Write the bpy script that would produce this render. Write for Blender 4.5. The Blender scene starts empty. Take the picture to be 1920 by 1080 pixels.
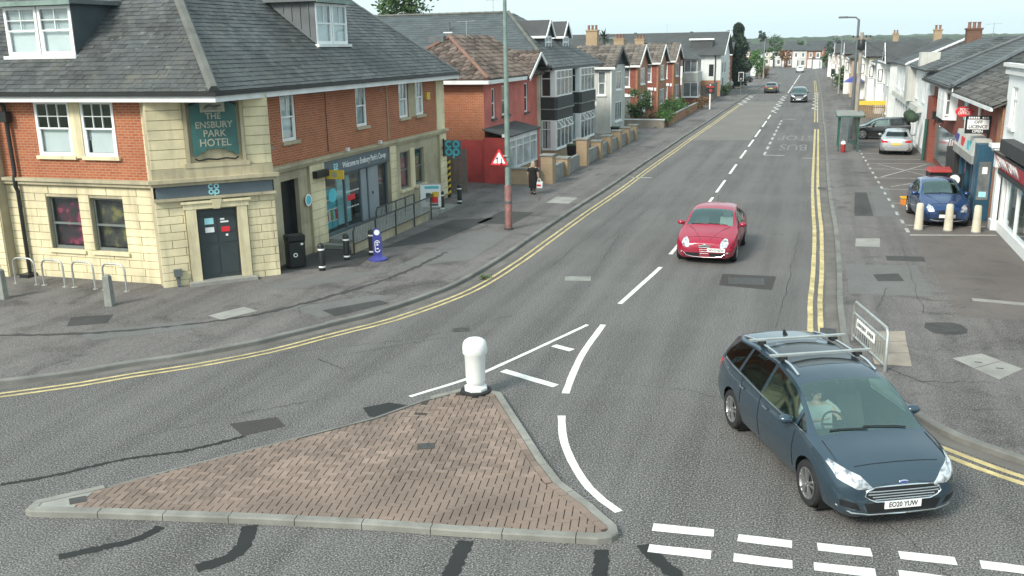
import bpy, bmesh, math, random
from mathutils import Vector, Matrix
from math import pi, sin, cos, radians, sqrt, hypot
random.seed(7)
rnd = random.Random(11)
scene = bpy.context.scene
COL = scene.collection

# ------------------------------------------------------------------ camera, sky, sun, exposure
# World: Y runs up the street, X across it to the shops on the far side of the road, metres.
cam_data = bpy.data.cameras.new('camera')
cam_data.sensor_width = 36.0
cam_data.lens = 36.0 * 1750 / 1920
cam_data.clip_end = 6000
cam = bpy.data.objects.new('camera', cam_data)
COL.objects.link(cam)
cam.matrix_world = (Matrix.Translation((0, 0, 6.6)) @ Matrix.Rotation(radians(18.05), 4, 'Z')
                    @ Matrix.Rotation(radians(90 - 14.43), 4, 'X') @ Matrix.Rotation(radians(-1.02), 4, 'Z'))
scene.camera = cam

SUN_EL, SUN_AZ = 38.0, 205.0       # degrees; azimuth measured clockwise from +Y
world = bpy.data.worlds.new('World')
scene.world = world
world.use_nodes = True
wn = world.node_tree
wn.nodes.clear()
w_out = wn.nodes.new('ShaderNodeOutputWorld')
w_bg = wn.nodes.new('ShaderNodeBackground')
w_sky = wn.nodes.new('ShaderNodeTexSky')
w_sky.sky_type = 'NISHITA'
w_sky.sun_disc = False
w_sky.sun_elevation = radians(SUN_EL)
w_sky.sun_rotation = radians(SUN_AZ)
w_sky.air_density = 1.0
w_sky.dust_density = 4.0
w_sky.ozone_density = 1.0
w_mix = wn.nodes.new('ShaderNodeMixRGB')       # thin bright overcast over the blue
w_mix.inputs[0].default_value = 0.72
w_mix.inputs[2].default_value = (7.2, 8.9, 9.2, 1)
w_bg.inputs['Strength'].default_value = 0.105
wn.links.new(w_sky.outputs[0], w_mix.inputs[1])
wn.links.new(w_mix.outputs[0], w_bg.inputs[0])
wn.links.new(w_bg.outputs[0], w_out.inputs[0])

sun_data = bpy.data.lights.new('sun', 'SUN')
sun_data.energy = 2.7
sun_data.angle = radians(16)
sun_data.color = (1.0, 0.95, 0.86)
sun = bpy.data.objects.new('sun', sun_data)
COL.objects.link(sun)
_az, _el = radians(SUN_AZ), radians(SUN_EL)
_dir = Vector((sin(_az) * cos(_el), cos(_az) * cos(_el), sin(_el)))   # towards the sun
sun.rotation_euler = _dir.to_track_quat('Z', 'Y').to_euler()

vs = scene.view_settings
vs.view_transform = 'Standard'
vs.look = 'None'
vs.exposure = 0.6
vs.gamma = 1.0
vs.use_curve_mapping = False
scene.cycles.use_denoising = True
scene.cycles.max_bounces = 6
scene.cycles.transparent_max_bounces = 12
scene.cycles.sample_clamp_indirect = 6.0

# ------------------------------------------------------------------ materials
class NB:
    """A material under construction; every texture reads world position, so nothing needs UVs."""
    def __init__(s, name, rough=.7, metal=0., spec=.5):
        s.m = bpy.data.materials.new(name)
        s.m.use_nodes = True
        s.t = s.m.node_tree
        s.p = s.t.nodes['Principled BSDF']
        s.p.inputs['Roughness'].default_value = rough
        s.p.inputs['Metallic'].default_value = metal
        s.p.inputs['Specular IOR Level'].default_value = spec
        s._pos = None
    def n(s, typ, **kw):
        o = s.t.nodes.new('ShaderNode' + typ)
        for k, v in kw.items():
            if k[0] == 'i' and k[1:].isdigit():
                o.inputs[int(k[1:])].default_value = v
            else:
                setattr(o, k, v)
        return o
    def l(s, a, b):
        s.t.links.new(a, b)
    def pos(s):
        if s._pos is None:
            s._pos = s.n('NewGeometry')
        return s._pos.outputs['Position']
    def objpos(s):
        return s.n('TexCoord').outputs['Object']
    def noise(s, scale, detail=4, rough=.55, vec=None, dist=0.):
        o = s.n('TexNoise')
        o.inputs['Scale'].default_value = scale
        o.inputs['Detail'].default_value = detail
        o.inputs['Roughness'].default_value = rough
        o.inputs['Distortion'].default_value = dist
        s.l(vec if vec is not None else s.pos(), o.inputs['Vector'])
        return o.outputs['Fac']
    def ramp(s, fac, stops):
        o = s.n('ValToRGB')
        e = o.color_ramp.elements
        while len(e) < len(stops):
            e.new(.5)
        for el, (p, c) in zip(e, stops):
            el.position = p
            el.color = (c, c, c, 1) if isinstance(c, (int, float)) else (*c, 1)
        s.l(fac, o.inputs[0])
        return o.outputs[0]
    def mix(s, fac, a, b, mode='MIX'):
        o = s.n('MixRGB', blend_type=mode)
        for i, v in ((0, fac), (1, a), (2, b)):
            if hasattr(v, 'is_output'):
                s.l(v, o.inputs[i])
            elif isinstance(v, (int, float)):
                o.inputs[i].default_value = v if i == 0 else (v, v, v, 1)
            else:
                o.inputs[i].default_value = (*v, 1)
        return o.outputs[0]
    def color(s, c):
        if hasattr(c, 'is_output'):
            s.l(c, s.p.inputs['Base Color'])
        else:
            s.p.inputs['Base Color'].default_value = (*c, 1)
    def roughness(s, r):
        s.l(r, s.p.inputs['Roughness'])
    def bump(s, h, strength=.3, dist=.01):
        b = s.n('Bump')
        b.inputs['Strength'].default_value = strength
        b.inputs['Distance'].default_value = dist
        s.l(h, b.inputs['Height'])
        s.l(b.outputs[0], s.p.inputs['Normal'])
    def wallvec(s):
        """(along the wall, up) for walls that run with X or with Y"""
        sx = s.n('SeparateXYZ'); s.l(s.pos(), sx.inputs[0])
        ad = s.n('Math', operation='ADD'); s.l(sx.outputs[0], ad.inputs[0]); s.l(sx.outputs[1], ad.inputs[1])
        cb = s.n('CombineXYZ'); s.l(ad.outputs[0], cb.inputs[0]); s.l(sx.outputs[2], cb.inputs[1])
        return cb.outputs[0]

def lerp3(a, b, f): return tuple(x + (y - x) * f for x, y in zip(a, b))
def scl(c, f): return tuple(x * f for x in c)

def plain(name, col, rough=.6, var=.18, scale=2.5, fine=40, bump=.15, metal=0., spec=.4, dirt=.0, island=0., rain=0., lichen=0.):
    """a worn, slightly uneven surface of one colour"""
    b = NB(name, rough, metal, spec)
    big = b.noise(scale, 5)
    c = b.mix(b.ramp(big, [(.3, 0.), (.7, 1.)]), scl(col, 1 - var), scl(col, 1 + var))
    f = b.noise(fine, 3)
    c = b.mix(b.ramp(f, [(.35, .0), (.75, var * .8)]), c, scl(col, .55))
    if dirt:
        c = b.mix(b.ramp(b.noise(scale * .45, 6, .65), [(.45, 0.), (.75, dirt)]), c, (.05, .047, .04))
    if island:
        r = b.n('NewGeometry').outputs['Random Per Island']
        c = b.mix(1.0, c, b.ramp(r, [(0., 1 - island), (1., 1 + island)]), 'MULTIPLY')
    if rain:               # rain streaks running down
        mp = b.n('Mapping'); mp.inputs['Scale'].default_value = (2.6, 2.6, .22); b.l(b.pos(), mp.inputs['Vector'])
        c = b.mix(b.ramp(b.noise(1.6, 6, .65, vec=mp.outputs[0]), [(.50, 0.), (.74, rain)]), c, scl(col, .30))
    if lichen:
        c = b.mix(b.ramp(b.noise(5.5, 4, .7), [(.60, 0.), (.68, lichen)]), c, (.20, .21, .17))
        c = b.mix(b.ramp(b.noise(1.3, 5, .7), [(.56, 0.), (.70, lichen)]), c, (.13, .125, .095))
    b.color(c)
    if bump:
        b.bump(f, bump, .01)
    return b.m

def brick_mat(name, c1, c2, mortar, rough=.85, w=.235, h=.078, grime=.4, mort=.011):
    b = NB(name, rough, 0, .25)
    t = b.n('TexBrick', offset=.5, squash=1.0)
    b.l(b.wallvec(), t.inputs['Vector'])
    for k, v in (('Scale', 1.), ('Mortar Size', mort), ('Mortar Smooth', .2), ('Brick Width', w), ('Row Height', h), ('Bias', 0.)):
        t.inputs[k].default_value = v
    t.inputs['Color1'].default_value = (*c1, 1)
    t.inputs['Color2'].default_value = (*c2, 1)
    t.inputs['Mortar'].default_value = (*mortar, 1)
    n1 = b.noise(.9, 6, .6)
    c = b.mix(b.ramp(n1, [(.35, 0.), (.75, grime)]), t.outputs['Color'], scl(c1, .38))
    n2 = b.noise(7, 4)
    c = b.mix(b.ramp(n2, [(.4, 0.), (.8, .35)]), c, lerp3(c2, (.5, .4, .3), .35))
    b.color(c)
    b.bump(t.outputs['Fac'], -.5, .012)
    return b.m

def glass_mat(name, tint=(.62, .68, .68), refl=(.9, .95, .97), rough=.03, floor=.10):
    b = NB(name)
    b.t.nodes.remove(b.p)
    tr = b.n('BsdfTransparent'); tr.inputs[0].default_value = (*tint, 1)
    gl = b.n('BsdfGlossy'); gl.inputs['Roughness'].default_value = rough; gl.inputs[0].default_value = (*refl, 1)
    lw = b.n('LayerWeight'); lw.inputs[0].default_value = .5          # thin pane: same reflection from both faces
    pw = b.n('Math', operation='POWER'); b.l(lw.outputs['Facing'], pw.inputs[0]); pw.inputs[1].default_value = 4.
    ml = b.n('Math', operation='MULTIPLY'); b.l(pw.outputs[0], ml.inputs[0]); ml.inputs[1].default_value = .8
    ad = b.n('Math', operation='ADD', use_clamp=True); b.l(ml.outputs[0], ad.inputs[0]); ad.inputs[1].default_value = floor
    mx = b.n('MixShader'); b.l(ad.outputs[0], mx.inputs[0]); b.l(tr.outputs[0], mx.inputs[1]); b.l(gl.outputs[0], mx.inputs[2])
    b.l(mx.outputs[0], b.t.nodes['Material Output'].inputs[0])
    return b.m

def asphalt(name, base, spread, speck=.5, patch=.25, warm=(1, 1, 1), bs=95, wet=0., streak=0.):
    b = NB(name, .88, 0, .3)
    b1 = b.noise(.22, 6, .6)
    b2 = b.noise(1.6, 5, .6, dist=.6)
    c = b.mix(b.ramp(b1, [(.32, 0.), (.68, 1.)]), scl(warm, base * (1 - spread)), scl(warm, base * (1 + spread)))
    c = b.mix(b.ramp(b2, [(.45, 0.), (.8, patch)]), c, scl(warm, base * .55))
    if streak:             # worn wheel tracks and drips running with the traffic
        mp = b.n('Mapping'); mp.inputs['Scale'].default_value = (1.5, .07, 1); b.l(b.pos(), mp.inputs['Vector'])
        st = b.noise(1., 5, .55, vec=mp.outputs[0])
        c = b.mix(b.ramp(st, [(.42, 0.), (.68, streak)]), c, scl(warm, base * 1.75))
        c = b.mix(b.ramp(st, [(.30, streak), (.46, 0.)]), c, scl(warm, base * .62))
        dr = b.noise(2.3, 3, .5, dist=1.2)
        c = b.mix(b.ramp(dr, [(.68, 0.), (.76, streak)]), c, scl(warm, base * .42))
    if wet:
        w1 = b.noise(.55, 6, .62, dist=.8)
        c = b.mix(b.ramp(w1, [(.53, 0.), (.66, wet)]), c, scl(warm, base * .3))
    f = b.noise(bs, 2, .6)
    c = b.mix(b.ramp(f, [(.34, speck), (.49, 0.)]), c, scl(warm, base * .22))
    c = b.mix(b.ramp(f, [(.52, 0.), (.68, speck)]), c, scl(warm, min(.6, base * 3.2)))
    b.color(c)
    b.bump(f, .25, .005)
    return b.m

MAT = {}
def M(k): return MAT[k]
MAT['road'] = asphalt('road_asphalt', .097, .22, .9, .45, (1.035, 1.005, .965), 38, 0., .5)
MAT['road_buff'] = asphalt('road_asphalt_buff', .15, .12, .3, .2, (1.06, 1.0, .9))
MAT['road_tar'] = asphalt('bitumen', .027, .2, .12, .2, (.95, 1.03, 1.0))
MAT['road_patch'] = asphalt('road_patch_asphalt', .05, .2, .3, .3, (1.08, 1., .95))
MAT['pave'] = asphalt('pavement_asphalt', .112, .28, .5, .45, (1.07, 1.0, .96), 42, .75, .45)
MAT['pave_patch'] = asphalt('pavement_patch_asphalt', .135, .12, .3, .25, (1.0, 1.01, .98), 70, .2)
MAT['pave_dark'] = asphalt('pavement_dark_asphalt', .058, .2, .25, .3, (1.0, 1.0, .97), 70, .5)
MAT['forecourt'] = asphalt('forecourt_asphalt', .115, .16, .25, .3, (1.12, 1.0, .93), 70, .3)
MAT['kerb'] = plain('kerb_concrete', (.19, .19, .175), .9, .22, 1.7, 45, .3, dirt=.45)
MAT['kerb_pale'] = plain('pale_kerb_concrete', (.24, .238, .212), .85, .2, 2.2, 45, .3, dirt=.5)
MAT['gutter'] = plain('gutter_concrete', (.15, .14, .125), .9, .25, 1.2, 30, .3, dirt=.4)
MAT['slab'] = plain('pale_paving_slab', (.29, .29, .265), .85, .14, 2.5, 30, .2, dirt=.25)
MAT['slab_pink'] = plain('buff_paving_slab', (.31, .27, .22), .85, .14, 2.5, 30, .2, dirt=.3)
MAT['white_paint'] = plain('white_road_paint', (.74, .74, .70), .75, .1, 5, 60, .2, dirt=.3)
MAT['worn_paint'] = plain('worn_white_road_paint', (.45, .45, .42), .8, .3, 6, 40, .2, dirt=.5)
MAT['faint_paint'] = plain('nearly_worn_off_paint', (.22, .22, .215), .8, .3, 6, 40, .2, dirt=.6)
MAT['yellow_paint'] = plain('yellow_road_paint', (.55, .45, .22), .75, .22, 4, 60, .2, dirt=.6)
MAT['paver'] = plain('clay_paver', (.215, .162, .132), .85, .24, .8, 60, .3, dirt=.36, island=.2)
MAT['paver_joint'] = plain('joint_sand', (.05, .044, .038), .95, .2)
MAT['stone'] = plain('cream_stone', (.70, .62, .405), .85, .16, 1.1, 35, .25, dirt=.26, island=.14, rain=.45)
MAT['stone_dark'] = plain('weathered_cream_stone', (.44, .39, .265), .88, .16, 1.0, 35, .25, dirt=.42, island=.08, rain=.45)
MAT['brick_pub'] = brick_mat('orange_red_brick', (.42, .125, .055), (.31, .085, .042), (.42, .27, .17))
MAT['brick_red'] = brick_mat('dark_red_brick', (.28, .06, .04), (.22, .05, .035), (.22, .12, .09))
MAT['brick_orange'] = brick_mat('orange_brick', (.40, .17, .08), (.32, .12, .06), (.33, .24, .17))
MAT['brick_buff'] = brick_mat('buff_brick', (.42, .30, .18), (.36, .25, .14), (.36, .31, .24))
MAT['brick_brown'] = brick_mat('brown_brick', (.17, .075, .05), (.13, .06, .042), (.17, .12, .09))
MAT['pink_render'] = plain('faded_red_painted_render', (.54, .15, .12), .8, .2, 1.2, 30, .2, dirt=.3)
MAT['red_paint_wall'] = plain('bright_red_masonry_paint', (.46, .06, .055), .75, .28, 1.0, 30, .2, dirt=.4)
MAT['grey_render'] = plain('pale_grey_render', (.50, .51, .47), .85, .1, 1.5, 30, .2, dirt=.25, rain=.35)
MAT['white_render'] = plain('white_render', (.66, .68, .66), .8, .08, 1.2, 30, .15, dirt=.2, rain=.3)
MAT['cream_render'] = plain('cream_render', (.62, .57, .44), .85, .1, 1.5, 30, .2, dirt=.25)
MAT['tan_render'] = plain('tan_render', (.45, .33, .24), .85, .1, 1.5, 30, .2, dirt=.2)
MAT['slate'] = plain('roof_slate', (.062, .068, .068), .6, .36, .8, 14, .35, spec=.45, dirt=.4, island=.36, lichen=.6)
MAT['slate_flat'] = plain('far_roof_slate', (.062, .066, .067), .7, .2, 1.2, 18, .4, dirt=.3)
MAT['slate_blue'] = plain('blue_grey_slate', (.075, .09, .095), .6, .16, 1.0, 25, .35, dirt=.15, island=.14)
MAT['lead'] = plain('lead_sheet', (.12, .135, .14), .5, .2, 1.5, 20, .2, dirt=.3)
MAT['lead_dark'] = plain('dark_slate_hung_cheek', (.055, .07, .08), .55, .2, 2, 30, .3)
MAT['hip'] = plain('hip_tile', (.125, .13, .118), .8, .2, 2, 30, .3, dirt=.2)
MAT['hip_red'] = plain('terracotta_ridge_tile', (.22, .125, .095), .8, .2, 3, 30, .3, dirt=.2)
MAT['tile'] = plain('brown_concrete_tile', (.125, .096, .08), .85, .25, 1.2, 25, .3, dirt=.3, island=.5)
MAT['tile_grey'] = plain('grey_brown_tile', (.13, .112, .095), .85, .25, 1.2, 25, .3, dirt=.3, island=.5)
MAT['tile_slate'] = plain('grey_roof_tile', (.085, .085, .08), .85, .25, 1.2, 25, .3, dirt=.3, island=.45)
MAT['tile_red'] = plain('red_roof_tile', (.36, .12, .07), .85, .2, 1.5, 20, .3, dirt=.25)
MAT['white'] = plain('white_gloss_paint', (.80, .82, .81), .35, .05, 3, 30, .05, dirt=.06)
MAT['fascia'] = plain('white_fascia', (.72, .74, .73), .5, .1, 1.5, 20, .1, dirt=.25)
MAT['black'] = plain('black_paint', (.018, .02, .02), .4, .2, 4, 30, .1)
MAT['black_board'] = plain('black_weatherboard', (.034, .036, .037), .6, .3, 3, 30, .2, dirt=.3, rain=.4)
MAT['room'] = plain('dark_room', (.028, .03, .03), .9, .3, 1.5, 10, 0)
MAT['blind'] = plain('pale_blind', (.74, .77, .77), .9, .06, 2, 20, .1)
MAT['net'] = plain('net_curtain', (.46, .50, .51), .9, .15, 3, 25, .1)
MAT['sign_grey'] = plain('grey_blue_fascia_sign', (.105, .135, .155), .4, .1, 1.5, 20, .05)
MAT['teal'] = plain('teal_sign', (.10, .52, .60), .4, .08, 3, 30, .05)
MAT['teal_white'] = plain('pale_teal_lettering', (.38, .75, .80), .4, .05, 3, 30, 0)
MAT['sign_green'] = plain('dark_green_sign_board', (.045, .135, .125), .5, .18, 2.5, 30, .15, dirt=.2)
MAT['letters_gold'] = plain('raised_grey_gold_lettering', (.38, .38, .30), .55, .15, 8, 40, .1)
MAT['door_grey'] = plain('dark_grey_door_paint', (.045, .058, .062), .4, .12, 2.5, 30, .08)
MAT['grey_frame'] = plain('grey_green_joinery', (.15, .17, .16), .5, .15, 3, 30, .1)
MAT['steel'] = plain('galvanised_steel', (.48, .50, .48), .42, .15, 6, 40, .1, metal=.7)
MAT['concrete'] = plain('weathered_concrete', (.25, .26, .24), .9, .2, 3, 35, .3, dirt=.3)
MAT['cream_paint'] = plain('cream_painted_concrete', (.60, .56, .44), .75, .12, 4, 30, .15, dirt=.2)
MAT['white_plastic'] = plain('white_plastic', (.82, .84, .83), .35, .04, 4, 30, .03)
MAT['bollard_white'] = plain('scuffed_white_plastic', (.80, .82, .80), .4, .05, 4, 30, .05, dirt=.22, rain=.18)
MAT['bright_white'] = plain('bright_white_masonry_paint', (.80, .82, .81), .7, .05, 2, 30, .1, dirt=.12, rain=.15)
MAT['red_plastic'] = plain('red_sign_paint', (.66, .035, .045), .4, .08, 4, 30, .03)
MAT['red_dull'] = plain('dull_red_plastic', (.36, .045, .04), .5, .1)
MAT['yellow'] = plain('yellow_sign_paint', (.70, .50, .06), .45, .08, 4, 30, .03)
MAT['blue_plastic'] = plain('navy_plastic', (.055, .06, .26), .4, .12, 5, 30, .05)
MAT['blue_shop'] = plain('blue_shop_paint', (.022, .085, .14), .4, .2, 2, 30, .1, dirt=.3)
MAT['post_green'] = plain('faded_green_lamp_post_paint', (.19, .265, .235), .5, .22, 3, 30, .15, dirt=.2)
MAT['post_red'] = plain('faded_red_lamp_post_paint', (.24, .115, .105), .6, .35, 6, 30, .3, dirt=.35)
MAT['shelter_green'] = plain('green_shelter_frame', (.03, .10, .08), .45, .12, 4, 30, .05)
MAT['wood'] = plain('grey_fence_timber', (.20, .18, .155), .85, .2, 3, 30, .3, dirt=.2)
MAT['wood_warm'] = plain('brown_timber', (.26, .17, .085), .75, .2, 3, 30, .3)
MAT['pole_wood'] = plain('telegraph_pole_timber', (.30, .27, .22), .85, .2, 3, 30, .3)
MAT['rubber'] = plain('tyre_rubber', (.022, .022, .023), .8, .2, 8, 60, .3)
MAT['iron'] = plain('cast_iron', (.055, .055, .052), .6, .25, 8, 50, .4)
MAT['chrome'] = plain('chrome', (.75, .77, .78), .12, .03, 8, 40, 0, metal=1.)
MAT['alloy'] = plain('alloy_wheel', (.45, .45, .45), .35, .08, 8, 40, 0, metal=.85)
MAT['car_black'] = plain('black_car_trim', (.014, .015, .016), .4, .15, 8, 40, .05)
MAT['car_inside'] = plain('car_interior', (.022, .024, .025), .85, .2, 4, 30, .1)
MAT['seat'] = plain('car_seat_fabric', (.05, .052, .055), .9, .15, 6, 40, .2)
MAT['seat_pale'] = plain('pale_seat_fabric', (.40, .40, .37), .9, .1, 6, 40, .2)
MAT['plate_white'] = plain('white_number_plate', (.80, .80, .78), .45, .03, 6, 40, 0)
MAT['plate_yellow'] = plain('yellow_number_plate', (.72, .55, .10), .45, .03, 6, 40, 0)
_b = NB('headlamp_lens', .12, .55, .7)
_b.color(_b.ramp(_b.noise(9., 3, .5, vec=_b.objpos()), [(.36, (.22, .23, .24)), (.52, (.74, .77, .79))])); _b.p.inputs['Coat Weight'].default_value = 1.
MAT['lens'] = _b.m
MAT['lens_red'] = plain('tail_lamp_lens', (.50, .012, .02), .18, .1, 14, 60, 0, spec=.6)
MAT['lens_amber'] = plain('amber_lamp_lens', (.75, .25, .03), .25, .1, 14, 60, 0)
MAT['skin'] = plain('skin', (.52, .34, .26), .6, .05, 12, 60, .05)
MAT['hair'] = plain('fair_hair', (.42, .34, .24), .7, .2, 20, 80, .4)
MAT['hair_dark'] = plain('dark_hair', (.03, .024, .02), .6, .2, 20, 80, .3)
MAT['cloth_black'] = plain('black_cloth', (.018, .016, .016), .95, .2, 8, 60, .2)
MAT['cloth_pale'] = plain('pale_grey_cloth', (.52, .55, .54), .9, .08, 8, 60, .2)
MAT['leaf'] = plain('leaf_green', (.060, .115, .035), .75, .35, 3, 20, 0, island=.45)
MAT['leaf_dark'] = plain('dark_conifer_green', (.028, .052, .030), .8, .35, 2, 20, 0, island=.5)
MAT['leaf_bright'] = plain('bright_shrub_green', (.07, .17, .035), .75, .3, 3, 20, 0, island=.4)
MAT['leaf_dry'] = plain('dry_reddish_leaf', (.20, .12, .055), .8, .35, 3, 20, 0, island=.45)
MAT['bark'] = plain('bark', (.12, .095, .07), .9, .25, 5, 40, .4)
MAT['far_wood'] = plain('distant_woodland', (.060, .085, .055), .95, .35, .05, .6, .5)
MAT['grass'] = plain('rough_grass', (.075, .10, .045), .95, .3, .3, 8, .3)
MAT['pink_print'] = plain('pink_print', (.32, .03, .08), .6, .3, 9)
MAT['pink_lamp'] = plain('lit_pink_lamp', (.5, .04, .11), .5, .3, 9)
_p = MAT['pink_lamp'].node_tree.nodes['Principled BSDF']; _p.inputs['Emission Color'].default_value = (1, .06, .22, 1); _p.inputs['Emission Strength'].default_value = .12
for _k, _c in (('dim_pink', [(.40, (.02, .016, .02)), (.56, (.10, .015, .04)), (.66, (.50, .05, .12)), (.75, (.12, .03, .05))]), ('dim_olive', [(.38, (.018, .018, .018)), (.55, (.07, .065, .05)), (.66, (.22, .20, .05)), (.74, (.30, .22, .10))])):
    _b = NB(_k + '_painted_lights', .7)  # blotches painted to look like blurred lights and reflections in the window
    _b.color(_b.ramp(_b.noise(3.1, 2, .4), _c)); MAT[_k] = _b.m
MAT['panel_grey'] = plain('pale_grey_panel', (.26, .30, .32), .45, .08, 1.5, 20, .05)
MAT['lime_print'] = plain('lime_print', (.30, .42, .06), .5, .3, 9)
MAT['glass'] = glass_mat('window_glass', (.90, .93, .93), floor=.06)
MAT['glass_dark'] = plain('dark_window_glass', (.025, .03, .032), .06, .2, 1.5, 10, 0, spec=.8)
MAT['glass_grey'] = plain('curtained_window_glass', (.16, .18, .185), .1, .35, 2.5, 10, 0, spec=.8)
MAT['glass_pale'] = plain('pale_curtained_glass', (.36, .42, .43), .12, .25, 2.0, 10, 0, spec=.8)
MAT['glass_car'] = glass_mat('car_glass', (.62, .76, .72), (.70, .92, .88), .03, .19)
MAT['glass_tint'] = glass_mat('tinted_car_glass', (.22, .23, .23), (.8, .9, .9), .02, .05)

# ------------------------------------------------------------------ mesh building
class MB:
    """collects faces; f may carry a material slot"""
    def __init__(s): s.v = []; s.f = []; s.mi = []; s.slot = 0
    def add(s, vs, fs):
        o = len(s.v)
        s.v += [tuple(p) for p in vs]
        for f in fs:
            s.f.append(tuple(i + o for i in f)); s.mi.append(s.slot)
        return s
    def quad(s, *p): return s.add(p, [tuple(range(len(p)))])
    def box(s, x0, x1, y0, y1, z0, z1, fr=None):
        c = [(x0, y0, z0), (x1, y0, z0), (x1, y1, z0), (x0, y1, z0), (x0, y0, z1), (x1, y0, z1), (x1, y1, z1), (x0, y1, z1)]
        if fr: c = [fr(*p) for p in c]
        return s.add(c, [(0, 3, 2, 1), (4, 5, 6, 7), (0, 1, 5, 4), (1, 2, 6, 5), (2, 3, 7, 6), (3, 0, 4, 7)])
    def hexa(s, b, t):
        """solid between a bottom and a top polygon"""
        n = len(b)
        return s.add(list(b) + list(t), [tuple(range(n - 1, -1, -1)), tuple(range(n, 2 * n))]
                     + [(i, (i + 1) % n, n + (i + 1) % n, n + i) for i in range(n)])
    def prism(s, poly, z0, z1):
        return s.hexa([(x, y, z0) for x, y in poly], [(x, y, z1) for x, y in poly])
    def lathe(s, prof, n=20, c=(0, 0, 0), axis='z', cap=True):
        o = []
        for r, h in prof:
            for k in range(n):
                a = 2 * pi * k / n
                if axis == 'z': p = (r * cos(a), r * sin(a), h)
                elif axis == 'y': p = (r * cos(a), h, r * sin(a))
                else: p = (h, r * cos(a), r * sin(a))
                o.append((p[0] + c[0], p[1] + c[1], p[2] + c[2]))
        m = len(prof)
        fs = [(i * n + k, i * n + (k + 1) % n, (i + 1) * n + (k + 1) % n, (i + 1) * n + k) for i in range(m - 1) for k in range(n)]
        if cap:
            fs += [tuple(range(n - 1, -1, -1)), tuple(range((m - 1) * n, m * n))]
        return s.add(o, fs)
    def tube(s, pts, r, n=8, cap=True):
        pts = [Vector(p) for p in pts]
        rs = r if isinstance(r, (list, tuple)) else [r] * len(pts)
        o = []
        ref = None
        for i, p in enumerate(pts):
            t = (pts[min(i + 1, len(pts) - 1)] - pts[max(i - 1, 0)]).normalized()
            if ref is None:
                ref = Vector((0, 0, 1)) if abs(t.z) < .9 else Vector((1, 0, 0))
            a = (ref - t * ref.dot(t)).normalized(); b = t.cross(a); ref = a
            for k in range(n):
                w = 2 * pi * (k + .5) / n
                o.append(p + (a * cos(w) + b * sin(w)) * rs[i])
        m = len(pts)
        fs = [(i * n + k, i * n + (k + 1) % n, (i + 1) * n + (k + 1) % n, (i + 1) * n + k) for i in range(m - 1) for k in range(n)]
        if cap: fs += [tuple(range(n - 1, -1, -1)), tuple(range((m - 1) * n, m * n))]
        return s.add(o, fs)
    def rbox(s, x0, x1, y0, y1, z0, z1, r=.03, k=3):
        """box rounded in plan"""
        poly = []
        for cx, cy, a0 in ((x1 - r, y1 - r, 0), (x0 + r, y1 - r, pi / 2), (x0 + r, y0 + r, pi), (x1 - r, y0 + r, 1.5 * pi)):
            for i in range(k + 1):
                a = a0 + pi / 2 * i / k
                poly.append((cx + r * cos(a), cy + r * sin(a)))
        return s.prism(poly, z0, z1)
    def ball(s, c, rx, ry, rz, n=12, m=8):
        prof = [(sin(pi * i / m), -cos(pi * i / m)) for i in range(m + 1)]
        o = MB().lathe([(max(r, .001), h) for r, h in prof], n)
        return s.add([(c[0] + x * rx, c[1] + y * ry, c[2] + z * rz) for x, y, z in o.v], o.f)
    def mesh(s, name, mats, smooth=False):
        me = bpy.data.meshes.new(name)
        me.from_pydata(s.v, [], s.f)
        for m in (mats if isinstance(mats, (list, tuple)) else [mats]):
            me.materials.append(MAT[m] if isinstance(m, str) else m)
        if any(s.mi):
            me.polygons.foreach_set('material_index', s.mi)
        bm = bmesh.new(); bm.from_mesh(me)
        bmesh.ops.recalc_face_normals(bm, faces=bm.faces)
        bm.to_mesh(me); bm.free()
        if smooth:
            me.shade_smooth()
            if smooth != True:
                me.set_sharp_from_angle(angle=radians(smooth))
        me.update()
        return me

def link(name, data, parent=None, world=True):
    o = bpy.data.objects.new(name, data)
    COL.objects.link(o)
    if parent is not None:
        o.parent = parent
        if world and parent.parent is None and parent.get('_abs'):
            o.matrix_parent_inverse = Matrix.Translation(-Vector(parent.location))
    return o
def ob(name, mb, mats, parent=None, smooth=False, label=None):
    o = link(name, mb.mesh(name, mats, smooth) if isinstance(mb, MB) else mb, parent)
    if label: o['label'] = label
    return o
def tag(o, label, cat, group=None):
    o['label'] = label; o['category'] = cat
    if group: o['group'] = group
    return o
def struct(o): o['kind'] = 'structure'; return o
def stuff(o): o['kind'] = 'stuff'; return o
def thing(name, label, cat, loc=(0, 0, 0), rz=None, group=None):
    """An Empty at the thing's base. rz None: its parts are given in world coordinates; else in its own."""
    o = bpy.data.objects.new(name, None)
    o.empty_display_size = .3
    COL.objects.link(o)
    o.location = loc
    if rz is None: o['_abs'] = 1
    else: o.rotation_euler = (0, 0, rz)
    return tag(o, label, cat, group)
def kids(o): return [c for c in bpy.data.objects if c.parent == o]
def copy_tree(root, loc, rz, label, group=None):
    def rec(o, parent):
        c = o.copy(); COL.objects.link(c); c.parent = parent
        for ch in TREE.get(o.name, []): rec(ch, c)
        return c
    r = rec(root, None)
    r.location = loc; r.rotation_euler = (0, 0, rz)
    r['label'] = label
    if group: r['group'] = group
    return r
TREE = {}
def index_tree():
    TREE.clear()
    for o in bpy.data.objects:
        if o.parent: TREE.setdefault(o.parent.name, []).append(o)

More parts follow.
